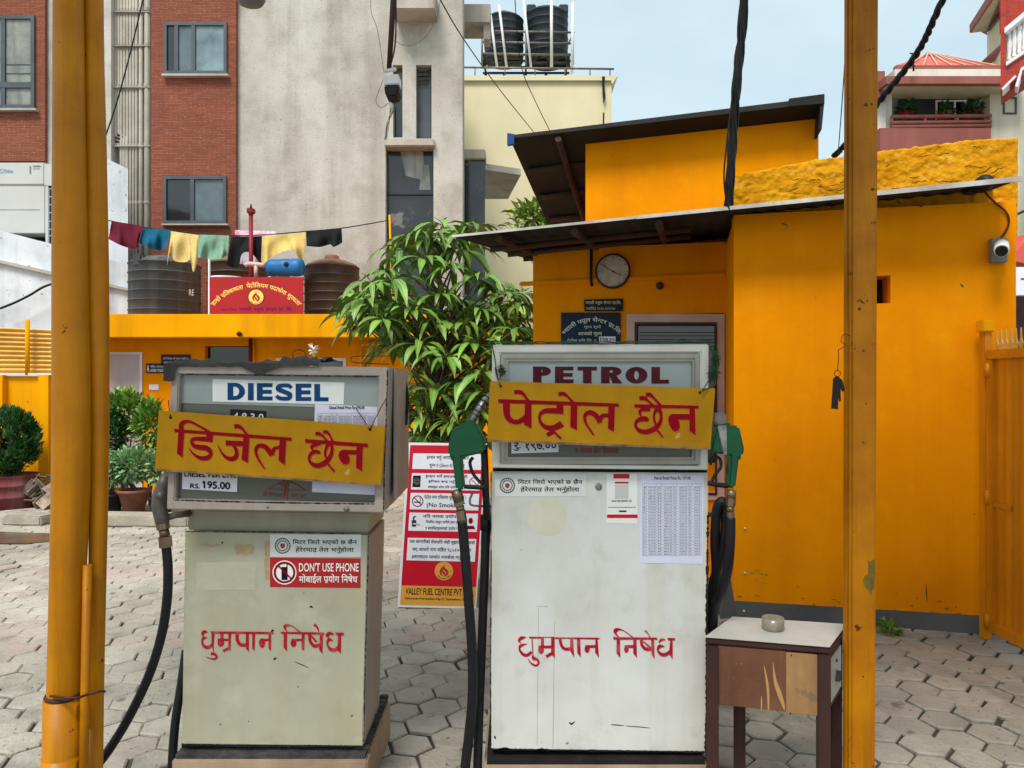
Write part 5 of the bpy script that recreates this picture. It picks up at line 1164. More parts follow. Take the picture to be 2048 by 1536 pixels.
# ---------------- diesel
dp = thing('fuel_pump', (-.87, 2.9, 0), 'beige diesel pump with dented frame and DIESEL panel, left of the pair', 'fuel pump', 'fuel pumps')
pD = FR(2.75); pH = FR(2.62)
m = MB(); m.prism([P(342, 731, 2.62), P(777, 734, 2.62), P(768, 1026, 2.62), P(333, 1019, 2.62)], (0, .46, 0))
m.v = m.v; head = MB()
O = [P(342, 731, 2.62), P(777, 734, 2.62), P(768, 1026, 2.62), P(333, 1019, 2.62)]; I = [P(358, 749, 2.62), P(757, 753, 2.62), P(749, 1007, 2.62), P(349, 999, 2.62)]
head.ring(O, I, (0, .05, 0)); head.prism([q + V((0, .0505, 0)) for q in O], (0, .41, 0))
hd = head.build('head', m_pumpf, dp, bev=.004)
pI = FR(2.645)
m = MB(); m.pp(pI, [(356, 747), (759, 751), (757, 818), (354, 806)], 0, .01); m.build('sign_panel', m_panel, dp)
m = MB(); m.pp(pI, [(354, 806.5), (757, 818.5), (751, 1009), (347, 1001)], -.002, .01); m.build('dial_panel', m_dial, dp)
m = MB(); m.pp(pI, [(425, 758), (689, 765), (687, 809), (425, 803)], .002, .0015); ds = m.build('name_plate', m_sign_w, dp)
ik = Ink(pI, off=.003); block(ik, 'DIESEL', 455, 765.5, 657, 800, 11.5, {'D': 1, 'I': .34, 'E': .9, 'S': .98, 'L': .82}, .014); ik.m.build('lettering', m_inkblue, ds)
m = MB(); m.pp(pI, [(461, 818), (532, 822), (531, 850), (460, 848)], .001, .002); mt_ = m.build('counter', m_dark, dp)
m = MB(); text(m, '4 8 3 0', pI, [(467, 825), (527, 828), (526, 842), (466, 840)], .002, .02); m.build('lettering', m_sticker_g, mt_)
m = MB(); m.pp(pI, [(630, 808), (755, 814), (752, 990), (624, 984)], .0022, .001); ps = m.build('price_sheet', m_paper_l, dp)
pI2 = FR(2.6428); paper_table(ps, pI2, 632, 809, 753, 975, 195, 'Diesel Retail Price Rs. 195.00', 26)
m = MB(); m.pp(pI, [(366, 905), (476, 912), (474, 984), (364, 978)], .002, .001); ps = m.build('price_sticker', m_paper, dp)
m = MB(); text(m, 'DIESEL PER LTR.', pI, [(369, 943), (472, 946), (472, 956), (369, 953)], .0035, .03); text(m, 'RS.', pI, [(381, 967), (400, 968), (399, 977), (380, 976)], .0035, .03); text(m, '195.00', pI, [(405, 962), (460, 965), (460, 979), (405, 976)], .0035, .03); m.build('lettering', m_ink, ps)
ik = Ink(pI, off=.002)
for a in ([(533, 978, 1.5), (560, 966, 2), (575, 962, 2)], [(610, 981, 1.5), (590, 968, 2), (575, 962, 2)], [(533, 978, 1.5), (610, 981, 1.5)], [(566, 960, 2), (569, 975, 3), (566, 995, 3)], [(573, 960, 2), (574, 978, 3), (572, 998, 3)], [(555, 965, 2), (568, 972, 2), (580, 966, 2)]): ik.stroke(a)
ik.m.build('printed_emblem', m_inkfaint, dp)
m = MB(); text(m, 'श्री विश्वास', pI, [(525, 982), (564, 985), (563, 995), (524, 992)], .002); text(m, 'एक बल', pI, [(580, 987), (611, 989), (611, 998), (580, 996)], .002); m.build('printed_lettering', m_inkfaint, dp)
m = MB(); m.lathe(P(693, 1018, 2.619), [(.009, 0), (.009, .006), (.006, .008), (0, .008)], 14, (0, -1, 0)); m.lathe(P(535, 1013, 2.619), [(.005, 0), (.004, .003), (0, .003)], 10, (0, -1, 0)); m.build('frame_lock', m_steel, dp)
# right flank details
m = MB(); xs_ = (777 - CX) / F * 2.62
m.box((xs_ + .001, 2.72, 1.10), (xs_ + .012, 3.05, 1.575)); m.build('side_cover', m_pumpf, dp, bev=.004)
rustedge(dp, pH, [(349, 1000), (450, 1003), (600, 1006), (749, 1008)], 2.2, 3); rustedge(dp, pH, [(357, 748), (500, 750), (640, 752), (757, 753)], 2.0, 4); rustedge(dp, pH, [(775, 740), (772, 850), (769, 930), (767, 1020)], 2.0, 5)
# body
m = MB(); m.prism([P(379, 1020, 2.79), P(739, 1026, 2.79), P(737, 1066, 2.79), P(376, 1060, 2.79)], (0, .33, 0)); m.build('neck', m_pumpd, dp, bev=.003)
m = MB(); m.prism([P(372, 1066, 2.772), P(739, 1070, 2.772), P(727, 1492, 2.772), P(364, 1490, 2.772)], (0, .33, 0)); m.build('cabinet', m_pumpf, dp, bev=.004)
m = MB(); m.prism([P(370, 1062, 2.75), P(737, 1068, 2.75), P(726, 1493, 2.75), P(363, 1489, 2.75)], (0, .018, 0)); dd_ = m.build('door', m_pumpd, dp, bev=.004)
rustedge(dd_, pD, [(363, 1489), (450, 1491), (560, 1493), (650, 1492), (726, 1494)], 4, 6); rustedge(dd_, pD, [(737, 1070), (734, 1200), (730, 1350), (727, 1490)], 1.8, 7); rustedge(dd_, pD, [(370, 1063), (480, 1064), (620, 1066), (737, 1069)], 1.5, 8)
zero_sticker(dp, pD, 540, 1069, 722, 1114, m_sticker_g)
m = MB(); m.pp(pD, [(540, 1115), (721, 1117), (721, 1176), (540, 1174)], .0012, .001); ns = m.build('phone_sticker', m_red, dp)
m = MB(); text(m, "DON'T USE PHONE", pD, (598, 1126, 717, 1143), .0024, .012); text(m, 'मोबाईल प्रयोग निषेध', pD, (598, 1148, 715, 1167), .0024, .01); m.build('lettering', m_inkwhite, ns)
ik = Ink(pD, off=.0022); ik.arc(569, 1145, 23, 2.2, n=32); ik.ell(569, 1145, 20, 20, n=32); ik.m.build('disc', m_inkwhite, ns)
ik = Ink(pD, off=.0032); ik.shape([(563, 1134), (575, 1134), (575, 1160), (563, 1160)]); ik.stroke([(574, 1128, 2), (574, 1136, 2)], 1); ik.m.build('phone_pictogram', m_ink, ns)
ik = Ink(pD, off=.0038); ik.arc(569, 1145, 19, 3.2, n=32); ik.stroke([(556, 1131, 3.2), (583, 1158, 3.2)], 1); ik.m.build('ban_ring', m_inkred, ns)
ik = Ink(pD, off=.0008)
for q in ([(529, 1082), (540, 1080), (540, 1112), (530, 1114)], [(528, 1118), (533, 1115), (540, 1115), (540, 1160), (534, 1157), (531, 1161)], [(396, 1086), (404, 1090), (413, 1086), (424, 1090), (437, 1087), (441, 1090), (425, 1094), (410, 1093), (400, 1091)], [(468, 1092), (474, 1088), (488, 1090), (505, 1087), (509, 1096), (506, 1107), (494, 1112), (482, 1108), (473, 1110)]):
    ik = Ink(pD, off=.0008); ik.shape(q); ik.m.build('tape_residue', m_stain2, dp)
ik = Ink(pD, off=.0007); ik.shape([(392, 1125), (512, 1124), (511, 1180), (393, 1181)]); ik.m.build('label_ghost', m_ghost, dp)
ik = Ink(pD, off=.001)
for x, y, r0 in ((445, 1086, 3), (622, 1214, 3.5), (625, 1215, 2), (596, 1374, 2), (441, 1449, 2), (704, 1432, 2.5), (497, 1443, 1.5), (550, 1318, 4), (545, 1262, 4)): ik.stroke([(x - r0 * .8, y + r0 * .4, .4), (x - r0 * .1, y - r0 * .2, r0 * 1.1), (x + r0 * .8, y - r0 * .5, .5)], 4)
ik.stroke([(590, 1324, 1), (605, 1330, 1.5), (618, 1336, .6)]); ik.m.build('chips', m_grime, dp)
# hand painted warning
def warning(ik):
    pass
K = Ink(pD, (390, 1230, 6.606), .0012)
def dha(k, a, b, st):
    k.stroke(a); k.stroke(b); k.shape(st)
K.stroke([(165, 232, 14), (125, 222, 46), (98, 250, 40), (118, 284, 12)]); K.stroke([(158, 300, 14), (110, 308, 40), (94, 360, 24), (120, 412, 42), (175, 428, 46), (235, 385, 40)]); K.shape([(220, 230), (258, 230), (245, 455), (215, 420)])
K.shape([(205, 215), (1035, 222), (1040, 255), (215, 248)]); K.stroke([(238, 440, 16), (246, 485, 10)]); K.stroke([(208, 512, 40), (255, 515, 36), (286, 552, 30), (258, 582, 26), (190, 572, 16), (135, 545, 4)])
K.shape([(332, 245), (376, 245), (374, 330), (334, 330)]); K.stroke([(300, 325, 28), (440, 330, 34)]); K.ell(340, 368, 44, 52); K.shape([(440, 240), (475, 240), (470, 478), (440, 450)]); K.stroke([(370, 478, 34), (445, 440, 34)])
K.stroke([(555, 245, 44), (560, 330, 44), (600, 392, 44), (680, 395, 46)]); K.shape([(672, 240), (710, 240), (712, 492), (670, 440)]); K.shape([(755, 245), (795, 245), (786, 475), (755, 450)])
K.shape([(970, 240), (1006, 240), (1002, 478), (970, 440)]); K.stroke([(860, 330, 32), (975, 330, 32)]); K.ell(885, 370, 42, 64)
K.shape([(1130, 220), (1700, 230), (1712, 262), (1140, 248)]); K.shape([(1170, 245), (1215, 245), (1213, 482), (1170, 430)]); K.stroke([(1215, 218, 10), (1190, 180, 26), (1190, 148, 44), (1228, 134, 30), (1290, 150, 14), (1350, 198, 14), (1400, 236, 20)])
K.shape([(1410, 245), (1448, 245), (1441, 472), (1408, 450)]); K.stroke([(1275, 330, 32), (1420, 330, 32)]); K.ell(1300, 370, 38, 54)
K.stroke([(1512, 250, 38), (1522, 345, 40), (1572, 408, 44), (1650, 398, 50)]); K.stroke([(1530, 270, 18), (1605, 355, 30)]); K.shape([(1650, 245), (1690, 250), (1682, 515), (1640, 460)]); K.stroke([(1570, 128, 40), (1605, 150, 28), (1638, 222, 14)])
K.stroke([(1832, 258, 14), (1780, 242, 44), (1745, 270, 40), (1768, 302, 12)]); K.stroke([(1818, 338, 14), (1768, 326, 42), (1748, 385, 24), (1788, 452, 44), (1850, 462, 46), (1895, 418, 38)]); K.shape([(1885, 240), (1930, 240), (1926, 512), (1885, 470)]); K.shape([(1850, 230), (1960, 232), (1968, 268), (1865, 268)])
K.m.build('painted_warning', m_inkred2, dp)
# plinth
m = MB(); m.box((-1.235, 2.72, 0), (-.525, 3.24, .155)); m.build('plinth', m_plinth, dp, bev=.006)
m = MB(); m.box((-1.225, 2.73, .1555), (-.535, 3.23, .172)); m.build('mortar_bed', m_mortar, dp)
m = MB(); r_ = random.Random(8)
for k in range(14):
    y = 2.76 + k * .033; m.box((-.575 + r_.uniform(-.01, .01), y, .1725), (-.53 + r_.uniform(-.005, .005), y + .031, .18 + r_.uniform(0, .014)))
m.build('broken_mortar', m_mortar, dp, bev=.004)
m = MB(); m.prism([P(363, 1491, 2.775), P(727, 1494, 2.775), P(727, 1520, 2.775), P(363, 1517, 2.775)], (0, .3, 0)); m.build('base_gap', m_grime, dp)
# nozzle and hose
nz = MB(); nz.tube([P(334, 950, 2.70), P(326, 968, 2.70), P(320, 990, 2.70), P(318, 1010, 2.70), P(322, 1030, 2.71), P(325, 1046, 2.71)], [.016, .022, .026, .026, .026, .024], 16)
nz.lathe(P(323, 990, 2.675), [(.014, -.01), (.014, .02), (0, .022)], 14, (0, -1, 0)); nzo = nz.build('nozzle', m_steel_d, dp)
m = MB(); m.tube([P(330, 1036, 2.72), P(352, 1030, 2.72), P(378, 1026, 2.78)], [.012, .012, .014], 10); m.pp(FR(2.69), [(306, 982), (313, 976), (314, 998), (310, 1000)], 0, .012); m.build('lever', m_steel_d, nzo)
m = MB(); m.tube([P(325, 1046, 2.71), P(327, 1058, 2.71)], .024, 8, smooth=False); m.tube([P(327, 1059, 2.71), P(330, 1072, 2.71)], .018, 16); m.tube([P(330, 1073, 2.71), P(332, 1094, 2.71)], .024, 6, smooth=False); m.build('swivel', m_brass, nzo)
m = MB(); m.tube(pxpath([(332, 1090, 2.71), (336, 1140, 2.71), (334, 1200, 2.71), (323, 1270, 2.71), (300, 1345, 2.71), (268, 1415, 2.71), (232, 1478, 2.71), (190, 1535, 2.71), (120, 1600, 2.72)]), .0165, 16); m.build('hose', m_hose, dp)
m = MB(); m.tube(pxpath([(372, 1300, 3.0), (362, 1370, 2.95), (350, 1450, 2.9), (344, 1536, 2.85), (342, 1600, 2.82)]), .0165, 12); m.build('hose', m_hose, dp)
m = MB(); m.tube(pxpath([(805, 748, 3.0), (812, 770, 2.98), (815, 800, 2.96), (812, 850, 2.95)]), .006, 8); m.build('cable', m_black, dp)
# tarp on top
m = MB(); r_ = random.Random(4); nx, ny = 60, 16; vs = []
for i in range(nx + 1):
    px = 330 + (640 - 330) * i / nx
    for j in range(ny + 1):
        v = j / ny; d = 2.60 + .34 * v; lift = .004 + .024 * abs(mathutils.noise.noise(V((px * .035, v * 3, 2)))) +   .018 * abs(mathutils.noise.noise(V((px * .09, v * 6, 5))))
        q = P(px, 731, 2.62); p = V((q.x * d / 2.62 if False else q.x, d, q.z + lift + (.012 if px > 560 else 0)))
        if j == 0:
            dr_ = 0
            if 483 <= px <= 565: dr_ = .033 * (1 - abs(px - 518) / (35 if px < 518 else 47))
            dr_ += .002 + .006 * mathutils.noise.noise(V((px * .06, 9, 0)))
            if px < 352: dr_ = .055 + .02 * mathutils.noise.noise(V((px * .2, 3, 0)))
            p.z = q.z - max(dr_, .0); p.y = 2.607
        if j == 1: p.y = 2.608; p.z = q.z + .006
        vs.append(p)
m.add(vs, [[i * (ny + 1) + j, (i + 1) * (ny + 1) + j, (i + 1) * (ny + 1) + j + 1, i * (ny + 1) + j + 1] for i in range(nx) for j in range(ny)], True)
tag(m.build('tarp', m_tarp), 'crumpled black tarp draped over the top of the diesel pump', 'tarp')
m = MB(); m.tube(pxpath([(588, 725, 2.9), (586, 705, 2.9), (597, 699, 2.9), (609, 704, 2.9), (611, 716, 2.9), (606, 726, 2.9)]), .0018, 6); m.tube(pxpath([(780, 712, 3.0), (740, 712, 3.0), (708, 713, 3.0), (702, 718, 3.0), (706, 724, 3.0), (740, 727, 3.0), (778, 728, 3.0)]), .0018, 6); tag(m.build('loose_wire', m_wire), 'loose curled wire lying on top of the diesel pump', 'wire')

# ---------------- petrol
pp_ = thing('fuel_pump', (.47, 2.9, 0), 'white petrol pump with aluminium framed PETROL panel, right of the pair', 'fuel pump', 'fuel pumps')
pP = FR(2.70); pQ = FR(2.66)
m = MB(); O = [P(984, 690, 2.66), P(1418, 688, 2.66), P(1416, 940, 2.66), P(984, 936, 2.66)]; I = [P(1000, 706, 2.66), P(1401, 705, 2.66), P(1400, 932, 2.66), P(1000, 929, 2.66)]
m.ring(O, I, (0, .03, 0)); m.prism([q + V((0, .0305, 0)) for q in O], (0, .42, 0)); m.build('head', m_pumpw, pp_, bev=.004)
pF = FR(2.666); m = MB()
def R4(x0, y0, x1, y1, d): return [P(x0, y0, d), P(x1, y0, d), P(x1, y1, d), P(x0, y1, d)]
o1, i1 = R4(1000.5, 706.5, 1400.5, 929, 2.666), R4(1010, 717, 1390, 920, 2.666)
m.ring(o1, i1, (0, .02, 0)); o2, i2 = R4(1009.5, 716.5, 1390.5, 920.5, 2.672), R4(1016, 723, 1384, 914, 2.672); m.ring(o2, i2, (0, .014, 0)); m.build('frame', m_alu, pp_, bev=.0015)
pI = FR(2.682)
m = MB(); m.pb(pI, 1013, 720, 1387, 800, 0, .006); m.build('sign_panel', m_panel, pp_)
m = MB(); m.pb(pI, 1013, 800.5, 1387, 917, -.002, .006); m.build('dial_panel', m_dial, pp_)
ik = Ink(pI, off=.0015); block(ik, 'PETROL', 1066, 733, 1338, 766, 17, {'P': .92, 'E': .95, 'T': 1, 'R': 1.05, 'O': 1.12, 'L': .9}, .004); ik.m.build('lettering', m_inkmar, pp_)
m = MB(); m.pp(pI, [(1022, 850), (1118, 850), (1117, 904), (1023, 907)], .001, .001); ps = m.build('price_sticker', m_paper, pp_)
m = MB(); text(m, 'रु.', pI, [(1027, 886), (1041, 885), (1041, 901), (1027, 902)], .002, .015); text(m, '१९७.००', pI, [(1051, 884), (1112, 883), (1112, 901), (1051, 902)], .002, .015); m.build('lettering', m_ink, ps)
m = MB(); text(m, 'म तेलमा छैन मिलावट', pI, (1150, 893, 1238, 907), .001, .02); m.build('printed_lettering', m_inkfaint, pp_)
m = MB(); O = [P(983, 948, 2.72), P(1416, 951, 2.72), P(1411, 1503, 2.72), P(983, 1499, 2.72)]; m.prism(O, (0, .40, 0)); m.build('cabinet', m_pumpd, pp_)
m = MB(); m.prism([P(986, 936, 2.72), P(1414, 940, 2.72), P(1414, 952, 2.72), P(986, 949, 2.72)], (0, .38, 0)); m.build('head_gap', m_grime, pp_)
m = MB(); m.prism([P(981, 943, 2.70), P(1417, 946, 2.70), P(1412, 1504, 2.70), P(981, 1498, 2.70)], (0, .018, 0)); dd_ = m.build('door', m_pumpw, pp_, bev=.003)
rustedge(dd_, pP, [(1416, 1030), (1415, 1110), (1413, 1250), (1413, 1400), (1411, 1503)], 4.5, 11); rustedge(dd_, pP, [(981, 1498), (1100, 1500), (1250, 1502), (1411, 1504)], 3.5, 12); rustedge(dd_, pP, [(982, 945), (982, 1200), (981, 1350), (982, 1497)], 2, 13)
for q in ([(1138, 1444, 1), (1143, 1448, 3.5), (1150, 1443, 1)], [(1222, 1449, 1), (1232, 1450, 2), (1248, 1451, 1)], [(1252, 1452, 1), (1280, 1454, 1.6), (1300, 1456, .6)], [(994, 1500, 1), (1010, 1498, 7), (1026, 1501, 2)], [(1074, 1501, 1), (1084, 1499, 6), (1094, 1502, 1)], [(989, 1471, 1), (990, 1475, 4), (991, 1478, 1)]):
    ik = Ink(pP, off=.001); ik.stroke(q); ik.m.build('chip', m_grime, pp_)
ik = Ink(pP, off=.0006); ik.stroke([(1077, 1216, 1), (1076, 1300, .8), (1075, 1400, 1), (1074, 1490, 1)]); ik.stroke([(1109, 1245, 1), (1108, 1330, 1), (1107, 1420, 1.5), (1106, 1495, 1.5)]); ik.stroke([(1073, 1213, 1), (1096, 1213, 1)]); ik.m.build('scratches', m_pvc, pp_)
ik = Ink(pP, off=.0005); ik.ell(1094, 1033, 40, 39, n=36); ik.m.build('glue_disc', m_stain, pp_)
zero_sticker(pp_, pP, 990, 949, 1173, 993, m_sticker_g)
m = MB(); m.lathe(P(1197, 973, 2.6995), [(.012, 0), (.012, .004), (.006, .006), (0, .004)], 18, (0, -1, 0)); m.pb(pP, 1195, 966, 1199, 978, .007, .003); m.build('lock', m_steel, pp_)
# payment poster with its code left blank
m = MB(); m.pp(pP, [(1213, 948), (1274, 948), (1275, 1048), (1213, 1046)], .0012, .001); qs = m.build('payment_poster', m_sign_w, pp_)
m = MB(); m.pb(pP, 1227, 948, 1259, 957, .0022, .0008); m.pb(pP, 1230, 963.5, 1257, 967, .0022, .0008); m.pb(pP, 1214, 1029, 1275, 1036, .0022, .0008); m.build('red_bars', m_flexred, qs)
m = MB(); m.pb(pP, 1230, 969, 1257, 997, .002, .0006); m.build('blank_code_field', m_ac, qs)
m = MB(); text(m, 'VALLEY FUEL CENTRE P. LTD.', pP, (1223, 1000, 1264, 1003.5), .0024, .02); m.pb(pP, 1216, 1014, 1272, 1015, .0018, .0004); m.pb(pP, 1238, 1021, 1253, 1024, .0018, .0004); m.build('lettering', m_ink, qs)
m = MB(); m.pp(pP, [(1281, 949), (1408, 952), (1405, 1128), (1279, 1126)], .0012, .001); ps = m.build('price_sheet', m_paper_l, pp_)
paper_table(ps, pP, 1281, 950, 1406, 1127, 197, 'Petrol Retail Price Rs. 197.00', 26)
K = Ink(pP, (1020, 1230, 6.0235), .0012)
K.stroke([(195, 270, 10), (140, 278, 44), (108, 310, 28), (130, 338, 10)]); K.stroke([(205, 350, 8), (135, 368, 40), (114, 410, 22), (150, 468, 36), (205, 485, 40), (262, 445, 36)]); K.stroke([(266, 290, 14), (272, 390, 14), (278, 485, 10)])
K.shape([(228, 260), (410, 262), (410, 288), (235, 285)]); K.shape([(410, 265), (530, 262), (530, 272), (410, 275)]); K.shape([(700, 270), (1062, 272), (1090, 288), (1060, 296), (700, 290)]); K.shape([(540, 268), (700, 272), (700, 284), (545, 290)])
K.stroke([(272, 482, 20), (285, 520, 42), (330, 540, 30), (345, 578, 26), (312, 610, 26), (252, 580, 20), (216, 528, 6)])
K.shape([(370, 270), (408, 270), (410, 370), (372, 370)]); K.stroke([(345, 385, 34), (520, 385, 36)]); K.ell(375, 418, 34, 52); K.shape([(495, 265), (538, 265), (540, 524), (495, 468)]); K.stroke([(436, 502, 36), (525, 452, 40)])
K.stroke([(602, 290, 38), (620, 365, 34), (660, 408, 38), (735, 408, 44)]); K.shape([(725, 280), (760, 280), (774, 518), (725, 430)]); K.shape([(805, 285), (846, 285), (852, 512), (812, 460)])
K.stroke([(905, 382, 36), (1035, 378, 32)]); K.ell(930, 410, 32, 46); K.shape([(1030, 285), (1055, 285), (1072, 518), (1025, 450)])
K.shape([(1240, 265), (1765, 272), (1780, 298), (1250, 298)]); K.shape([(1285, 295), (1325, 295), (1330, 518), (1282, 460)]); K.stroke([(1312, 268, 10), (1275, 225, 26), (1272, 188, 50), (1308, 174, 32), (1360, 185, 12), (1430, 230, 13), (1492, 282, 16)])
K.stroke([(1385, 382, 36), (1495, 378, 36)]); K.ell(1402, 412, 28, 44); K.shape([(1485, 290), (1524, 290), (1529, 518), (1485, 460)])
K.stroke([(1582, 292, 38), (1592, 365, 34), (1640, 410, 42), (1722, 408, 44)]); K.stroke([(1608, 318, 14), (1695, 398, 30)]); K.shape([(1700, 290), (1734, 290), (1744, 532), (1705, 470)]); K.stroke([(1628, 188, 28), (1655, 215, 12), (1692, 278, 10)])
K.stroke([(1872, 300, 10), (1825, 298, 34), (1795, 335, 12)]); K.stroke([(1862, 380, 10), (1802, 378, 42), (1783, 430, 24), (1830, 476, 42), (1890, 470, 44), (1935, 425, 26)]); K.shape([(1930, 300), (1960, 300), (1960, 534), (1915, 470)]); K.shape([(1895, 275), (1990, 278), (1990, 305), (1905, 305)])
K.m.build('painted_warning', m_inkred2, pp_)
m = MB(); m.box((-.10, 2.66, 0), (.70, 3.16, .16)); m.build('plinth', m_plinth, pp_, bev=.006)
m = MB(); m.box((-.09, 2.68, .1605), (.69, 3.14, .178)); m.build('base_gap', m_grime, pp_)
# nozzles
def T48(pts, ox, oy, s_): return [(ox + x / s_, oy + y / s_) for x, y in pts]
dN = 2.66
nb = MB(); nb.pp(FR(dN), T48([(115, 265), (200, 255), (265, 180), (345, 212), (365, 260), (435, 380), (437, 500), (330, 528), (215, 552), (222, 700), (240, 858), (150, 872), (135, 720), (115, 565), (72, 530), (80, 430)], 880, 800, 4.8), .025, .05)
n1 = nb.build('nozzle', m_green, pp_, bev=.008)
m = MB(); pth = [P(944, 842, dN), P(952, 828, dN), P(962, 812, dN), P(975, 796, dN + .02), P(992, 784, dN + .04)]
m.tube(path3(pth, 4), .0135, 14); m.build('spout', m_steel, n1)
m = MB(); pp3 = path3(pth, 8)
for k in range(3, len(pp3) - 1, 4): m.tube([pp3[k], pp3[k].lerp(pp3[k + 1], .55)], .0165, 14)
m.build('spout_spring', m_blackm, n1)
m = MB(); m.tube(pxpath([(946, 915, dN), (940, 925, dN), (945, 945, dN), (958, 962, dN), (966, 967, dN)]), .006, 8); m.tube(pxpath([(928, 973, dN), (945, 974, dN), (970, 972, dN), (970, 940, dN), (968, 905, dN)]), .008, 8); m.tube([P(968, 890, dN + .03), P(974, 1040, dN + .03)], .013, 10); m.build('lever_guard', m_black, n1)
m = MB(); m.tube([P(912, 980, dN), P(918, 1002, dN)], .0195, 12); m.tube([P(917, 1003, dN), P(920, 1011, dN)], .021, 6, smooth=False); m.tube([P(920, 1012, dN), P(921, 1020, dN)], .015, 12); m.tube([P(921, 1021, dN), P(925, 1045, dN)], .0175, 8, smooth=False); m.build('swivel', m_brass, n1)
m = MB(); m.tube(pxpath([(946, 985, dN + .02), (940, 1000, dN + .02), (946, 1011, dN + .02), (986, 1012, dN + .06)]), .004, 8); m.build('holster_hook', m_steel, pp_)
m = MB(); m.tube(pxpath([(924, 1040, dN), (931, 1120, dN), (937, 1200, dN), (944, 1300, dN), (945, 1390, dN), (938, 1470, dN), (930, 1540, dN), (926, 1620, dN)]), .0175, 16); m.build('hose', m_hose, pp_)
m = MB(); m.tube([P(972, 1030, 2.76), P(972, 1060, 2.76)], .022, 12); m.tube(pxpath([(972, 1040, 2.76), (970, 1120, 2.75), (966, 1220, 2.74), (962, 1330, 2.73), (958, 1430, 2.72), (955, 1540, 2.70), (953, 1620, 2.68)]), .0165, 16); m.build('hose', m_hose, pp_)
nb = MB(); nb.pp(FR(dN), T48([(70, 415), (80, 340), (110, 260), (175, 195), (195, 235), (265, 240), (300, 395), (292, 442), (265, 456), (240, 660), (188, 655), (202, 440)], 1400, 780, 3.342), .022, .05)
n2 = nb.build('nozzle', m_green, pp_, bev=.008)
m = MB(); m.pp(FR(dN), T48([(118, 240), (178, 235), (182, 435), (158, 435)], 1400, 780, 3.342), .03, .008); m.build('trigger', m_steel, n2, bev=.002)
m = MB(); m.pp(FR(dN), T48([(92, 158), (160, 150), (180, 175), (178, 232), (118, 240), (95, 215)], 1400, 780, 3.342), .02, .04); m.build('spout', m_steel_d, n2, bev=.004)
m = MB(); m.tube(pxpath([(1420, 930, dN), (1428, 915, dN), (1440, 918, dN), (1441, 935, dN), (1430, 950, dN), (1424, 962, dN)]), .0055, 8); m.tube(pxpath([(1416, 966, dN), (1440, 970, dN), (1456, 972, dN)]), .009, 8); m.build('lever_guard', m_black, n2)
m = MB(); m.tube([P(1463, 980, dN), P(1462, 995, dN)], .017, 12); m.tube([P(1462, 996, dN), P(1461, 1012, dN)], .0175, 6, smooth=False); m.tube([P(1461, 1013, dN), P(1460, 1022, dN)], .014, 12); m.tube([P(1461, 1023, dN), P(1462, 1040, dN)], .014, 8, smooth=False); m.build('swivel', m_brass, n2)
m = MB(); m.tube(pxpath([(1461, 1035, dN), (1460, 1090, dN), (1455, 1140, dN + .02), (1443, 1185, dN + .06), (1430, 1215, dN + .1), (1424, 1300, dN + .12), (1424, 1560, dN + .12)]), .0175, 14); m.build('hose', m_hose, pp_)
m = MB(); m.tube(pxpath([(1424, 1240, dN + .14), (1432, 1150, dN + .1), (1430, 1080, dN + .06), (1434, 1020, dN + .03), (1444, 1003, dN + .02), (1452, 1018, dN + .03), (1449, 1080, dN + .05), (1440, 1120, dN + .08), (1425, 1180, dN + .13), (1421, 1300, dN + .15), (1421, 1560, dN + .15)]), .0175, 14); m.build('hose', m_hose, pp_)
m = MB(); m.pb(FR(2.74), 1414, 1027, 1436, 1034, 0, .03); m.build('hose_bracket', m_brass, pp_)
# twine round the petrol head
m = MB(); r_ = random.Random(2)
for k in range(3): m.tube([P(975 + i * 15, 687 - 2 * k + r_.uniform(-1.5, 1.5) - (3 if i > 24 else 0), 2.655 + .01 * k) for i in range(31)], .0018, 5)
m.tube(pxpath([(1420, 690, 2.65), (1432, 712, 2.65), (1434, 735, 2.65), (1426, 752, 2.65), (1430, 768, 2.62), (1404, 782, 2.58)]), .0022, 6); m.tube(pxpath([(1418, 688, 2.65), (1428, 720, 2.65), (1423, 750, 2.65), (1404, 782, 2.58)]), .0018, 6); m.tube(pxpath([(984, 690, 2.65), (990, 720, 2.65), (994, 748, 2.64), (1000, 772, 2.58)]), .002, 6)
m.at = {}
tw = m.build('twine', m_twine); tag(tw, 'green twine wound over the top of the petrol pump holding the board', 'twine')
for (px, py, n, sx, sy) in ((1003, 742, 26, 10, 12), (1426, 750, 34, 12, 14), (1431, 722, 30, 9, 22)):
    m = MB()
    for _ in range(n):
        q = [(px + r_.gauss(0, sx * .5), py + r_.gauss(0, sy * .5), 2.635 + r_.gauss(0, .008)) for _k in range(4)]; m.tube(pxpath(q, 4), .0009, 4)
    m.build('frayed_end', m_twine, tw)

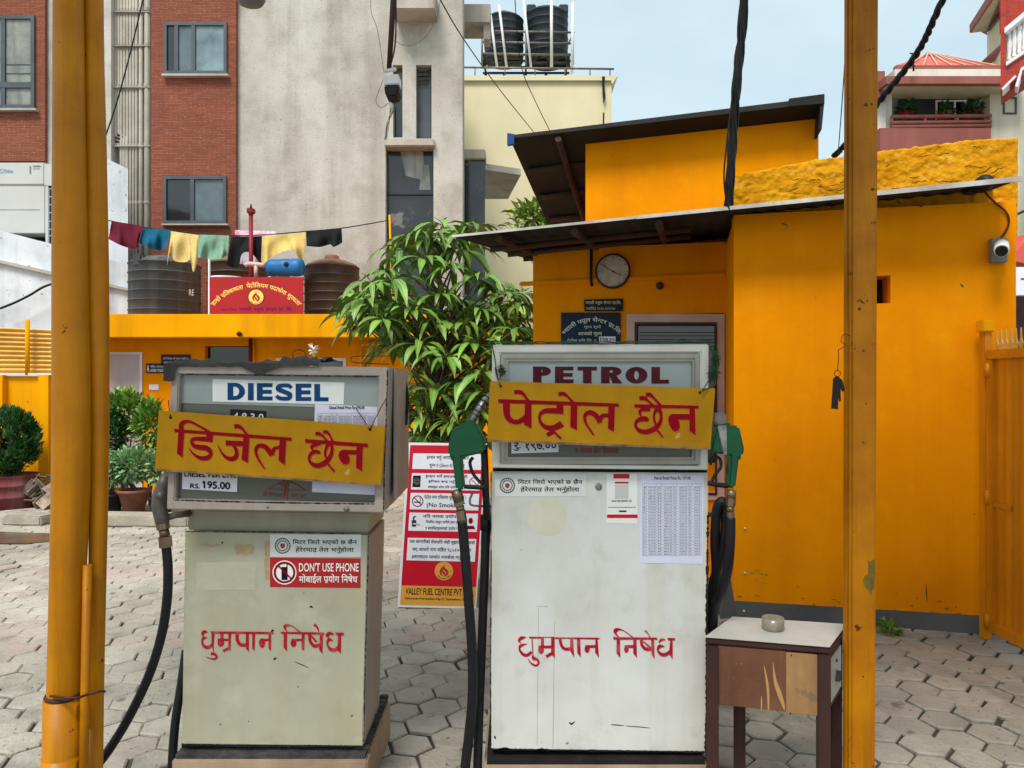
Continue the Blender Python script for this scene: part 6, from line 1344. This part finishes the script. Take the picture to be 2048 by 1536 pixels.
# ---------------- yellow hand lettered boards
def sign(corners, d, lab, T, draw, holes, wires):
    t = thing('notice_board', sum((P(*c, d) for c in corners), V()) / 4, lab, 'sign', 'hand painted yellow boards'); t.location.z = min(P(*c, d).z for c in corners)
    pl_ = FR(d); m = MB(); m.pp(pl_, corners, 0, .012); m.build('board', m_board, t, bev=.002)
    m = MB(); c = corners; dr_ = lambda q: (q[0], q[1] + 3.2)
    m.pp(pl_, [(c[3][0] + 1, c[3][1] - 4), (c[2][0] - 1, c[2][1] - 4), (c[2][0] - .5, c[2][1] + .4), (c[3][0] + .5, c[3][1] + .4)], .0006, .0125); m.build('worn_edge', m_board_edge, t)
    for grow, off, mt, nm in ((16, .0010, m_inkpink, 'letter_outline'), (0, .0022, m_inkred, 'lettering')):
        ik = Ink(pl_, T, off); draw(ik, grow); ik.m.build(nm, mt, t)
    m = MB()
    for x, y in holes: m.lathe(P(x, y, d - .0005), [(.005, 0), (.004, .002), (0, .002)], 10, (0, -1, 0))
    m.build('hole', m_grime, t)
    m = MB()
    for w_ in wires: m.tube(pxpath(w_, 5), .0018, 6)
    m.build('wire', m_wire, t)
    return t
def grow_poly(p, g):
    if not g: return p
    cx = sum(q[0] for q in p) / len(p); cy = sum(q[1] for q in p) / len(p); out = []
    for x, y in p:
        dx, dy = x - cx, y - cy; l = math.hypot(dx, dy) or 1
        out.append((x + math.copysign(g * .5, dx), y + math.copysign(g * .5, dy)))
    return out
def draw_d(k, g):
    s = lambda pts: k.stroke([(x, y, w_ + g) for x, y, w_ in pts]); p = lambda q: k.shape(grow_poly(q, g)); o = 2048; q2 = lambda L_: [(x + o, y + 89, *r) for x, y, *r in L_]
    p([(338, 335), (2428, 491), (2436, 551), (345, 392)]); p([(415, 370), (520, 375), (490, 850), (390, 775)])
    s([(492, 380, 62), (466, 318, 84), (468, 258, 88), (515, 214, 74), (600, 203, 52), (700, 240, 42), (800, 295, 42), (900, 350, 46), (975, 405, 52)])
    p([(915, 390), (1035, 395), (1022, 575), (905, 560)]); s([(1015, 525, 92), (860, 515, 84), (740, 512, 74), (668, 528, 70), (655, 580, 58), (700, 640, 74), (790, 662, 92), (890, 672, 94), (965, 715, 90), (990, 785, 66), (945, 842, 84), (860, 860, 80), (760, 835, 58), (670, 768, 34), (620, 705, 20), (590, 662, 4)])
    p([(1255, 540), (1590, 555), (1580, 645), (1260, 632)]); s([(1392, 620, 60), (1440, 700, 66), (1452, 790, 74), (1420, 850, 84), (1350, 870, 80), (1260, 838, 58), (1190, 760, 36), (1140, 670, 20), (1112, 608, 4)])
    p([(1575, 430), (1682, 440), (1655, 942), (1540, 880)]); s([(1410, 292, 76), (1475, 288, 76), (1540, 320, 56), (1590, 380, 44), (1645, 460, 60)])
    s([(1950, 1045, 26), (1880, 940, 34), (1820, 830, 44), (1795, 730, 58), (1820, 655, 70), (1890, 632, 78), (1970, 662, 84), (2030, 730, 92), (2085, 800, 96)]); s(q2([(28, 705, 100), (45, 645, 76), (90, 590, 60), (190, 570, 56)]))
    p(q2([(170, 400), (290, 410), (262, 897), (150, 805)]))
    p(q2([(622, 425), (1740, 510), (1748, 575), (625, 492)])); s(q2([(810, 335, 64), (870, 333, 64), (930, 365, 46), (980, 420, 36), (1035, 478, 44)])); s(q2([(948, 302, 60), (1000, 300, 62), (1050, 340, 42), (1085, 400, 36), (1118, 478, 50)]))
    s(q2([(895, 500, 66), (800, 528, 74), (748, 562, 62), (745, 602, 36), (765, 628, 24)])); s(q2([(880, 690, 44), (862, 662, 64), (800, 650, 72), (730, 690, 64), (697, 755, 52), (708, 825, 50), (765, 880, 72), (850, 900, 86), (950, 866, 96), (1030, 798, 86), (1088, 700, 68), (1105, 600, 56), (1088, 530, 66), (1060, 490, 80)])); s(q2([(1062, 490, 80), (1012, 560, 58), (986, 640, 46), (982, 715, 40), (1015, 790, 40)])); s(q2([(1025, 860, 40), (1080, 930, 36), (1145, 1005, 40)]))
    p(q2([(1540, 530), (1655, 540), (1638, 1002), (1530, 935)])); p(q2([(1300, 620), (1560, 625), (1555, 700), (1330, 705)])); p(q2([(1290, 615), (1235, 650), (1215, 720), (1240, 800), (1290, 865), (1350, 885), (1405, 860), (1425, 800), (1410, 740), (1385, 700), (1380, 650), (1350, 617)]))
def draw_p(k, g):
    s = lambda pts: k.stroke([(x, y, w_ + g) for x, y, w_ in pts]); p = lambda q: k.shape(grow_poly(q, g)); q2 = lambda L_: [(x + 2048, y, *r) for x, y, *r in L_]
    p([(230, 338), (2378, 418), (2393, 477), (240, 408)]); s([(383, 390, 124), (383, 520, 124), (392, 620, 112), (435, 700, 96), (510, 742, 84), (600, 740, 86), (680, 698, 92), (745, 620, 60)]); p([(715, 370), (828, 380), (828, 864), (695, 795)])
    s([(522, 215, 74), (620, 215, 76), (682, 250, 60), (732, 315, 44), (785, 385, 56)]); p([(1275, 395), (1400, 400), (1395, 606), (1270, 598)])
    s([(1390, 555, 104), (1200, 545, 98), (1080, 550, 88), (1000, 592, 68), (970, 660, 50), (985, 740, 54), (1040, 810, 68), (1130, 853, 92), (1230, 850, 104), (1320, 808, 116), (1372, 775, 122)]); s([(1100, 978, 66), (1170, 945, 76), (1235, 925, 60)]); s([(1232, 920, 38), (1290, 985, 40), (1355, 1042, 44)])
    p([(1525, 385), (1645, 390), (1638, 892), (1520, 835)]); s([(1306, 247, 70), (1400, 247, 70), (1462, 285, 46), (1520, 345, 40), (1575, 400, 50)])
    s([(1935, 980, 26), (1870, 880, 36), (1800, 770, 44), (1776, 660, 60), (1808, 600, 74), (1880, 578, 86), (1960, 620, 88), (2020, 690, 92), (2052, 760, 84)]); s([(2030, 745, 96), (2052, 690, 84), (2095, 640, 76), (2150, 628, 70), (2215, 632, 76)]); p(q2([(150, 420), (268, 430), (250, 924), (142, 860)]))
    p(q2([(605, 430), (1755, 455), (1762, 508), (620, 492)])); s(q2([(702, 325, 74), (790, 322, 72), (850, 365, 44), (900, 410, 36), (955, 460, 50)])); s(q2([(818, 262, 76), (890, 262, 72), (950, 310, 44), (1010, 375, 38), (1080, 455, 56)]))
    s(q2([(895, 525, 74), (800, 512, 80), (725, 540, 60), (708, 582, 46), (735, 640, 24)])); s(q2([(845, 735, 50), (828, 700, 84), (765, 688, 90), (680, 715, 76), (637, 775, 54), (645, 842, 50), (705, 900, 70), (800, 922, 86), (900, 902, 92), (1000, 845, 92), (1070, 755, 70), (1090, 660, 52), (1078, 575, 66), (1035, 505, 100)])); s(q2([(1015, 505, 80), (972, 590, 48), (962, 670, 40), (978, 745, 38), (1005, 810, 40)])); s(q2([(1005, 875, 36), (1060, 940, 34), (1125, 1020, 22)]))
    p(q2([(1595, 480), (1692, 485), (1705, 977), (1592, 905)])); p(q2([(1280, 605), (1600, 605), (1600, 705), (1360, 705)])); p(q2([(1280, 605), (1225, 640), (1212, 710), (1235, 800), (1280, 880), (1340, 918), (1400, 895), (1425, 830), (1415, 750), (1385, 700), (1390, 650), (1350, 606)]))
sign([(317, 821), (771, 853), (763, 972), (309, 941)], 2.585, 'tilted yellow board saying no diesel in red Nepali letters', (310, 820, 8.904), draw_d, [(341, 835), (740, 859)], [[(341, 834, 2.58), (338, 815, 2.60), (337, 800, 2.612)], [(740, 858, 2.58), (762, 815, 2.60), (775, 790, 2.63), (782, 745, 2.72)], [(738, 858, 2.58), (728, 840, 2.61), (714, 820, 2.63), (712, 814, 2.635)]])
sign([(980, 762), (1431, 777), (1421, 899), (974, 883)], 2.60, 'level yellow board saying no petrol in red Nepali letters', (970, 760, 8.904), draw_p, [(1001, 772), (1400, 785)], [[(1001, 772, 2.596), (994, 755, 2.62), (990, 735, 2.65)]])

# ================================================================ TABLE AND BOWL
zt_ = .64
def tq(px, py): d = F * (CAM.z - zt_) / (py - CY); return V(((px - CX) / F * d, d, zt_))
FL_, FR_, BR_, BL_ = tq(1410, 1273), tq(1660, 1293), tq(1693, 1248), tq(1465, 1233)
tb_ = thing('small_table', ((FL_ + BR_) / 2).xy.to_3d(), 'small brown wooden drawer table with white top, right of the petrol pump', 'table')
m = MB(); m.prism([FL_, FR_, BR_, BL_], (0, 0, -.003)); m.build('tabletop', m_lamin, tb_)
c0 = (FL_ + FR_ + BR_ + BL_) / 4; gr = lambda q, k: c0 + (q - c0) * k
m = MB(); m.prism([gr(q, 1.004) + V((0, 0, -.0035)) for q in (FL_, FR_, BR_, BL_)], (0, 0, -.024)); m.build('edge_band', m_wooddk, tb_, bev=.006)
ins = [gr(q, .93) + V((0, 0, -.028)) for q in (FL_, FR_, BR_, BL_)]; hB = .205
def slab(a, b, th, z0, z1, mat, name, nx=None):
    u = (b - a); u.z = 0; n_ = V((u.y, -u.x, 0)).normalized()
    m = MB(); a0 = V((a.x, a.y, z0)); b0 = V((b.x, b.y, z0)); hh = V((0, 0, z1 - z0))
    m.prism([a0, b0, b0 + hh, a0 + hh], -n_ * th); return m.build(name, mat, tb_, bev=.0015)
z1 = zt_ - .030; z0 = z1 - hB
fa, fb = ins[0], ins[1]
u_ = (fb - fa).normalized(); nF = V((u_.y, -u_.x, 0)).normalized()
slab(fa + u_ * .004 + nF * .006, fa.lerp(fb, .66) + nF * .006, .012, z0, z1, m_wood, 'front_panel')
slab(fa.lerp(fb, .6605) + nF * .006, fb - u_ * .008 + nF * .006, .012, z0 - .004, z1 - .003, m_woodp, 'front_panel')
slab(ins[1], ins[2], .012, z0, z1, m_wooddk, 'side_panel'); slab(ins[2], ins[3], .012, z0, z1, m_wooddk, 'back_panel'); slab(ins[3], ins[0], .012, z0, z1, m_wooddk, 'side_panel')
pS2 = PL(fa + nF * .0062, nF); ik = Ink(pS2, off=.0006)
ik.stroke([(1528, 1331, 1), (1532, 1352, 4), (1536, 1380, 5), (1537, 1420, 3)]); ik.stroke([(1546, 1325, 1), (1550, 1360, 6), (1558, 1385, 9), (1566, 1408, 6), (1569, 1420, 2)]); ik.stroke([(1523, 1392, 1), (1523, 1405, 3), (1523, 1420, 2)])
ik.m.build('torn_veneer', m_woodl, tb_)
ik = Ink(pS2, off=.0007)
for x, y in ((1427, 1296), (1427, 1408), (1583, 1311), (1646, 1316), (1651, 1380), (1581, 1427), (1648, 1434)): ik.ell(x, y, 1.8, 1.8)
ik.m.build('nail_heads', m_grime, tb_)
u2 = (ins[2] - ins[1]).normalized(); n2_ = V((u2.y, -u2.x, 0)).normalized(); a_ = ins[1].lerp(ins[2], .22) + n2_ * .004; b_ = ins[1].lerp(ins[2], .9) + n2_ * .004
m = MB(); aa = V((a_.x, a_.y, z0 + .02)); ab = V((b_.x, b_.y, z0 + .02)); m.prism([aa, ab, ab + V((0, 0, .15)), aa + V((0, 0, .15))], -n2_ * .006); dw = m.build('drawer', m_lamin, tb_, bev=.002)
m = MB(); q = aa.lerp(ab, .5) + V((0, 0, .055)); m.prism([q - u2 * .025, q + u2 * .025, q + u2 * .004 + V((0, 0, .03)), q - u2 * .004 + V((0, 0, .03))], n2_ * .016); m.build('handle', m_blackm, dw)
m = MB(); m.lathe(aa.lerp(ab, .5) + V((0, 0, .12)), [(.006, 0), (.006, .003), (0, .003)], 10, n2_); m.build('keyhole', m_blackm, dw)
for q, ww in ((gr(FL_, .9), .042), (gr(FR_, .88), .042), (gr(BR_, .84), .038), (gr(BL_, .84), .042)):
    m = MB(); v_ = V((-u_.y, u_.x, 0)); c = V((q.x, q.y, 0)); m.prism([c - u_ * ww / 2 - v_ * ww / 2, c + u_ * ww / 2 - v_ * ww / 2, c + u_ * ww / 2 + v_ * ww / 2, c - u_ * ww / 2 + v_ * ww / 2], (0, 0, zt_ - .03)); m.build('leg', m_wooddk, tb_, bev=.003)
bc = tq(1554, 1266); bc.y += .04; bc.z = zt_ + .0012
bw = thing('glass_ashtray', bc, 'round dirty glass dish standing on the white table top', 'dish')
m = MB(); rr = .0385; m.lathe(bc, [(0, 0), (rr * .96, 0), (rr, .004), (rr, .042), (rr * .93, .042), (rr * .92, .01), (0, .01)], 32); m.build('bowl', m_glassw, bw)
m = MB(); m.lathe(bc + V((0, 0, .0105)), [(rr * .9, 0), (rr * .9, .010), (rr * .4, .013), (0, .012)], 24); m.build('ash', m_ash, bw)
# grey folded stand behind the table
m = MB(); m.prism([P(1452, 1160, 4.2), P(1462, 1160, 4.2), P(1474, 1235, 4.2), P(1440, 1238, 4.2)], (.1, .5, 0)); tag(m.build('folded_stand', m_grey_band), 'dark grey folded stand leaning by the office corner', 'stand')

# ================================================================ RED SAFETY BOARD
B0, B1, B2, B3 = P(795, 1213, 5.08), P(952, 1218, 5.08), P(975, 886, 5.30), P(816, 884, 5.30)
nb_ = (B1 - B0).cross(B3 - B0).normalized(); nb_ = nb_ if nb_.y < 0 else -nb_
pbd = PL(B0, nb_); sb = thing('safety_board', (B0 + B1) / 2 * 1, 'red safety notice board leaning upright on the paving between the pumps', 'sign'); sb.location.z = 0
def Q(u, v): return ((816 + (795 - 816) * v) * (1 - u) + (974 + (952 - 974) * v) * u, (885 + (1214 - 885) * v) * (1 - u) + (887 + (1218 - 887) * v) * u)
def qd(u0, v0, u1, v1): return [Q(u0, v0), Q(u1, v0), Q(u1, v1), Q(u0, v1)]
m = MB(); m.pp(pbd, qd(0, 0, 1, 1), 0, .02); m.build('panel', m_balus, sb)
m = MB(); m.pp(pbd, qd(.03, .015, .985, .868), .0015, .001); m.build('red_field', m_flexred, sb)
m = MB(); m.pp(pbd, qd(.03, .868, .985, .985), .0015, .001); m.build('amber_band', m_flexy, sb)
rows = [(.065, .16, [(.14, .08, .86, .18), ], ['इन्धन भर्नु अगाडि पम्प मिटर', 'शून्य 0 (Zero 0) हेर्नु होस्']), (.185, .285, None, ['इन्धन भर्ने समयमा सवारी', 'इन्जिन बन्द गर्नु होला', 'मोबाइल फोन पनि प्रयोग नगर्नु']), (.305, .405, None, ['पेट्रोल पम्प परिसरमा धूम्रपान नगर्नु ।', '(No Smoking)']), (.425, .535, None, ['यदि मास्क प्रयोग गरौं', 'नियमित साबुन पानीले हात धोऔं', 'र स्यानिटाइजरको प्रयोग गरौं']), (.578, .715, None, ['यस कम्पनीको सेवाप्रति केही सुझाव वा गुनासो', 'भए आफ्नो नाम सहित ९८५१००४८ मा', 'ह्वाट्सएप मार्फत म्यासेज गर्नु होला'])]
m = MB(); 
for v0, v1, *_ in rows: m.pp(pbd, qd(.075, v0, .945, v1), .0025, .0008)
m.build('white_fields', m_flexw, sb)
m = MB()
for v0, v1, _, ls in rows:
    n = len(ls); h_ = (v1 - v0)
    u0, u1 = (.1, .93) if n == 3 and v0 > .55 else (.25, .78)
    for k, s_ in enumerate(ls):
        a = v0 + h_ * (k + .16) / n; c = v0 + h_ * (k + .84) / n; du = 0 if k == 0 else .04
        text(m, s_, pbd, qd(u0 + du, a, u1 - du, c), .0036, .014)
m.build('lettering', m_ink, sb)
m = MB(); text(m, 'VALLEY FUEL CENTRE PVT. LTD.', pbd, qd(.09, .882, .96, .922), .003, .012); text(m, 'Kathmandu Metropolitan City-32, Gyaneshwor, Ph.: 01-4', pbd, qd(.09, .938, .95, .955), .003, .016); m.build('lettering', m_inkmar, sb)
flame(pbd, *Q(.56, .775), 18.5, sb, .0027, border=False, mats=m_flexy)
ik = Ink(pbd, off=.0036); x, y = Q(.17, .355); ik.arc(x, y, 10.5, 2, n=28); ik.stroke([(x - 7, y - 7, 2), (x + 7, y + 7, 2)], 1); ik.m.build('no_smoking_ring', m_inkred, sb)
ik = Ink(pbd, off=.0034); ik.stroke([(x - 7, y + 2, 2.4), (x + 6, y + 2, 2.4)], 1); ik.stroke([(x + 4, y - 1, 1), (x + 6, y - 4, 1), (x + 3, y - 7, 1)]); ik.shape(qd(.09, .20, .19, .27)); ik.m.build('pictograms', m_ink, sb)
ik = Ink(pbd, off=.004); x, y = Q(.14, .235)
for r0 in (2.2, 4.4, 6.6): ik.arc(x, y, r0, .7, n=20)
ik.m.build('tyre_rings', m_camg, sb)
ik = Ink(pbd, off=.0036); x, y = Q(.15, .48); ik.shape([(x - 6, y - 3), (x + 3, y - 3), (x + 3, y + 10), (x - 6, y + 10)]); ik.stroke([(x - 2, y - 3, 3), (x - 2, y - 9, 3), (x + 3, y - 10, 2)]); ik.m.build('soap_bottle', m_signblue, sb)
ik = Ink(pbd, off=.0038); ik.stroke([(x - 4, y + 4, 3), (x + 4, y + 5, 4), (x + 11, y + 7, 3)]); ik.m.build('hand_pictogram', m_pink, sb)
ik = Ink(pbd, off=.0036); x, y = Q(.86, .48); ik.ell(x, y - 4, 4.5, 6); ik.shape([(x - 9, y + 13), (x - 6, y + 6), (x + 6, y + 6), (x + 9, y + 13)]); ik.m.build('face_pictogram', m_inkred, sb)
ik = Ink(pbd, off=.0036); x, y = Q(.87, .235); ik.arc(x, y, 9, 1.4, n=24); ik.stroke([(x - 6, y - 6, 1.4), (x + 6, y + 6, 1.4)], 1); ik.m.build('no_phone_ring', m_inkred, sb)
m = MB(); m.prism([B3.lerp(B2, .1) - nb_ * -.0 + V((0, .03, -.1)), B3.lerp(B2, .9) + V((0, .03, -.1)), V((B1.x - .05, 5.75, 0)), V((B0.x + .05, 5.75, 0))], (0, .015, 0)); m.build('back_prop', m_rust, sb)

# ================================================================ HANGING THINGS AND CABLES
cp = thing('camera_pole', P(785, 0, 2.6), 'dark pole hanging from the canopy with a bulky white camera at its foot', 'security camera'); cp.location.z = P(780, 190, 2.6).z
m = MB(); m.tube([P(789, -750, 2.6), P(787, 0, 2.6), P(778, 138, 2.6)], [.0105, .0105, .0085], 12); m.build('pole', m_wooddk, cp)
m = MB(); m.tube(pxpath([(790, -100, 2.58), (792, 30, 2.58), (790, 90, 2.58), (782, 128, 2.58)]), .003, 6); m.build('cable', m_black, cp)
m = MB(); m.pp(FR(2.58), [(766, 150), (797, 147), (798, 168), (768, 170)], 0, .06); m.tube([P(768, 142, 2.6), P(793, 138, 2.6)], .008, 8); m.build('housing', m_camw, cp, bev=.006)
m = MB(); m.pp(FR(2.575), [(767, 169), (798, 167), (797, 186), (791, 193), (775, 194), (770, 187)], 0, .07); m.build('lens', m_black, cp, bev=.006)
m = MB(); r_ = random.Random(6)
for k in range(6): m.tube(pxpath([(778 + 3 * k, 192, 2.62), (780 + 2 * k, 215, 2.63), (776 + r_.uniform(-3, 3), 250, 2.63), (770 + r_.uniform(-3, 3), 280, 2.64)]), .0011, 5)
m.tube(pxpath([(768, 145, 2.6), (755, 60, 2.61), (742, 20, 2.62), (745, -40, 2.62)]), .0011, 5); m.tube(pxpath([(788, 80, 2.6), (815, 92, 2.62), (850, 75, 2.63), (875, 30, 2.64), (882, -20, 2.64)]), .0011, 5); m.tube(pxpath([(766, 160, 2.62), (752, 200, 2.62), (762, 215, 2.62), (778, 205, 2.62)]), .0011, 5)
m.build('loose_wires', m_camg, cp)
m = MB(); m.lathe(P(500, 12, 3.0), [(0, 0), (.03, .002), (.05, .012), (.06, .03), (.062, .6)], 28); tag(m.build('hanging_lamp', m_camg), 'underside of a grey round lamp at the top edge above the concrete wall', 'lamp')
# black cable bundle to the roof corner
bd = thing('cable_bundle', P(1456, 432, 4.62), 'thick black bundle of cables dropping to the tin roof corner', 'cable'); bd.location.z = P(1456, 432, 4.62).z
m = MB(); pc = pxpath([(1500, -350, 4.1), (1488, 0, 4.35), (1474, 160, 4.45), (1464, 300, 4.55), (1456, 428, 4.62)]); m.tube(pc, [.022 - .004 * math.sin(i * .7) for i in range(len(pc))], 12); m.build('core', m_black, bd)
m = MB()
for k in range(4):
    q = [p + V((.024 * math.cos(i * .45 + k * 1.6), .024 * math.sin(i * .45 + k * 1.6), 0)) for i, p in enumerate(pc)]; m.tube(q, .006, 6)
m.tube(pxpath([(1475, 100, 4.42), (1466, 180, 4.45), (1452, 300, 4.5), (1448, 360, 4.55), (1455, 420, 4.6)]), .005, 6); m.build('strands', m_black, bd)
tc_ = MB(); pc = pxpath([(2010, -280, 5.0), (1885, 0, 5.4), (1835, 105, 5.7), (1757, 205, 6.0), (1690, 290, 6.5), (1668, 312, 6.7)], 24)
for k in range(3): tc_.tube([p + V((.014 * math.cos(i * .5 + k * 2.1), 0, .014 * math.sin(i * .5 + k * 2.1))) for i, p in enumerate(pc)], .0135, 7)
tag(tc_.build('twisted_cable', m_black), 'thick twisted black power cable rising to the upper right corner', 'cable')
def wire(pts, r, lab, mat=m_black): m = MB(); m.tube(pxpath(pts, 6), r, 5); return tag(m.build('wire', mat), lab, 'wire')
wire([(1696, 0, 5), (1688, 150, 5.5), (1676, 310, 6.5)], .004, 'thin wire running down beside the square yellow post')
wire([(870, -20, 12), (925, 75, 14), (1000, 180, 18), (1068, 265, 22)], .012, 'thin wire slanting down across the cream building, left one')
wire([(1030, 0, 18), (1042, 130, 20), (1072, 205, 21), (1100, 262, 22)], .012, 'thin wire slanting down across the cream building, right one')
wire([(288, -10, 12), (262, 100, 12), (235, 200, 12), (212, 270, 12)], .012, 'thin wire crossing the riser pipes beside the yellow posts')
wire([(2030, 430, 7), (2048, 422, 7), (2080, 405, 7)], .012, 'black wire past the right end of the yellow wall, lower')
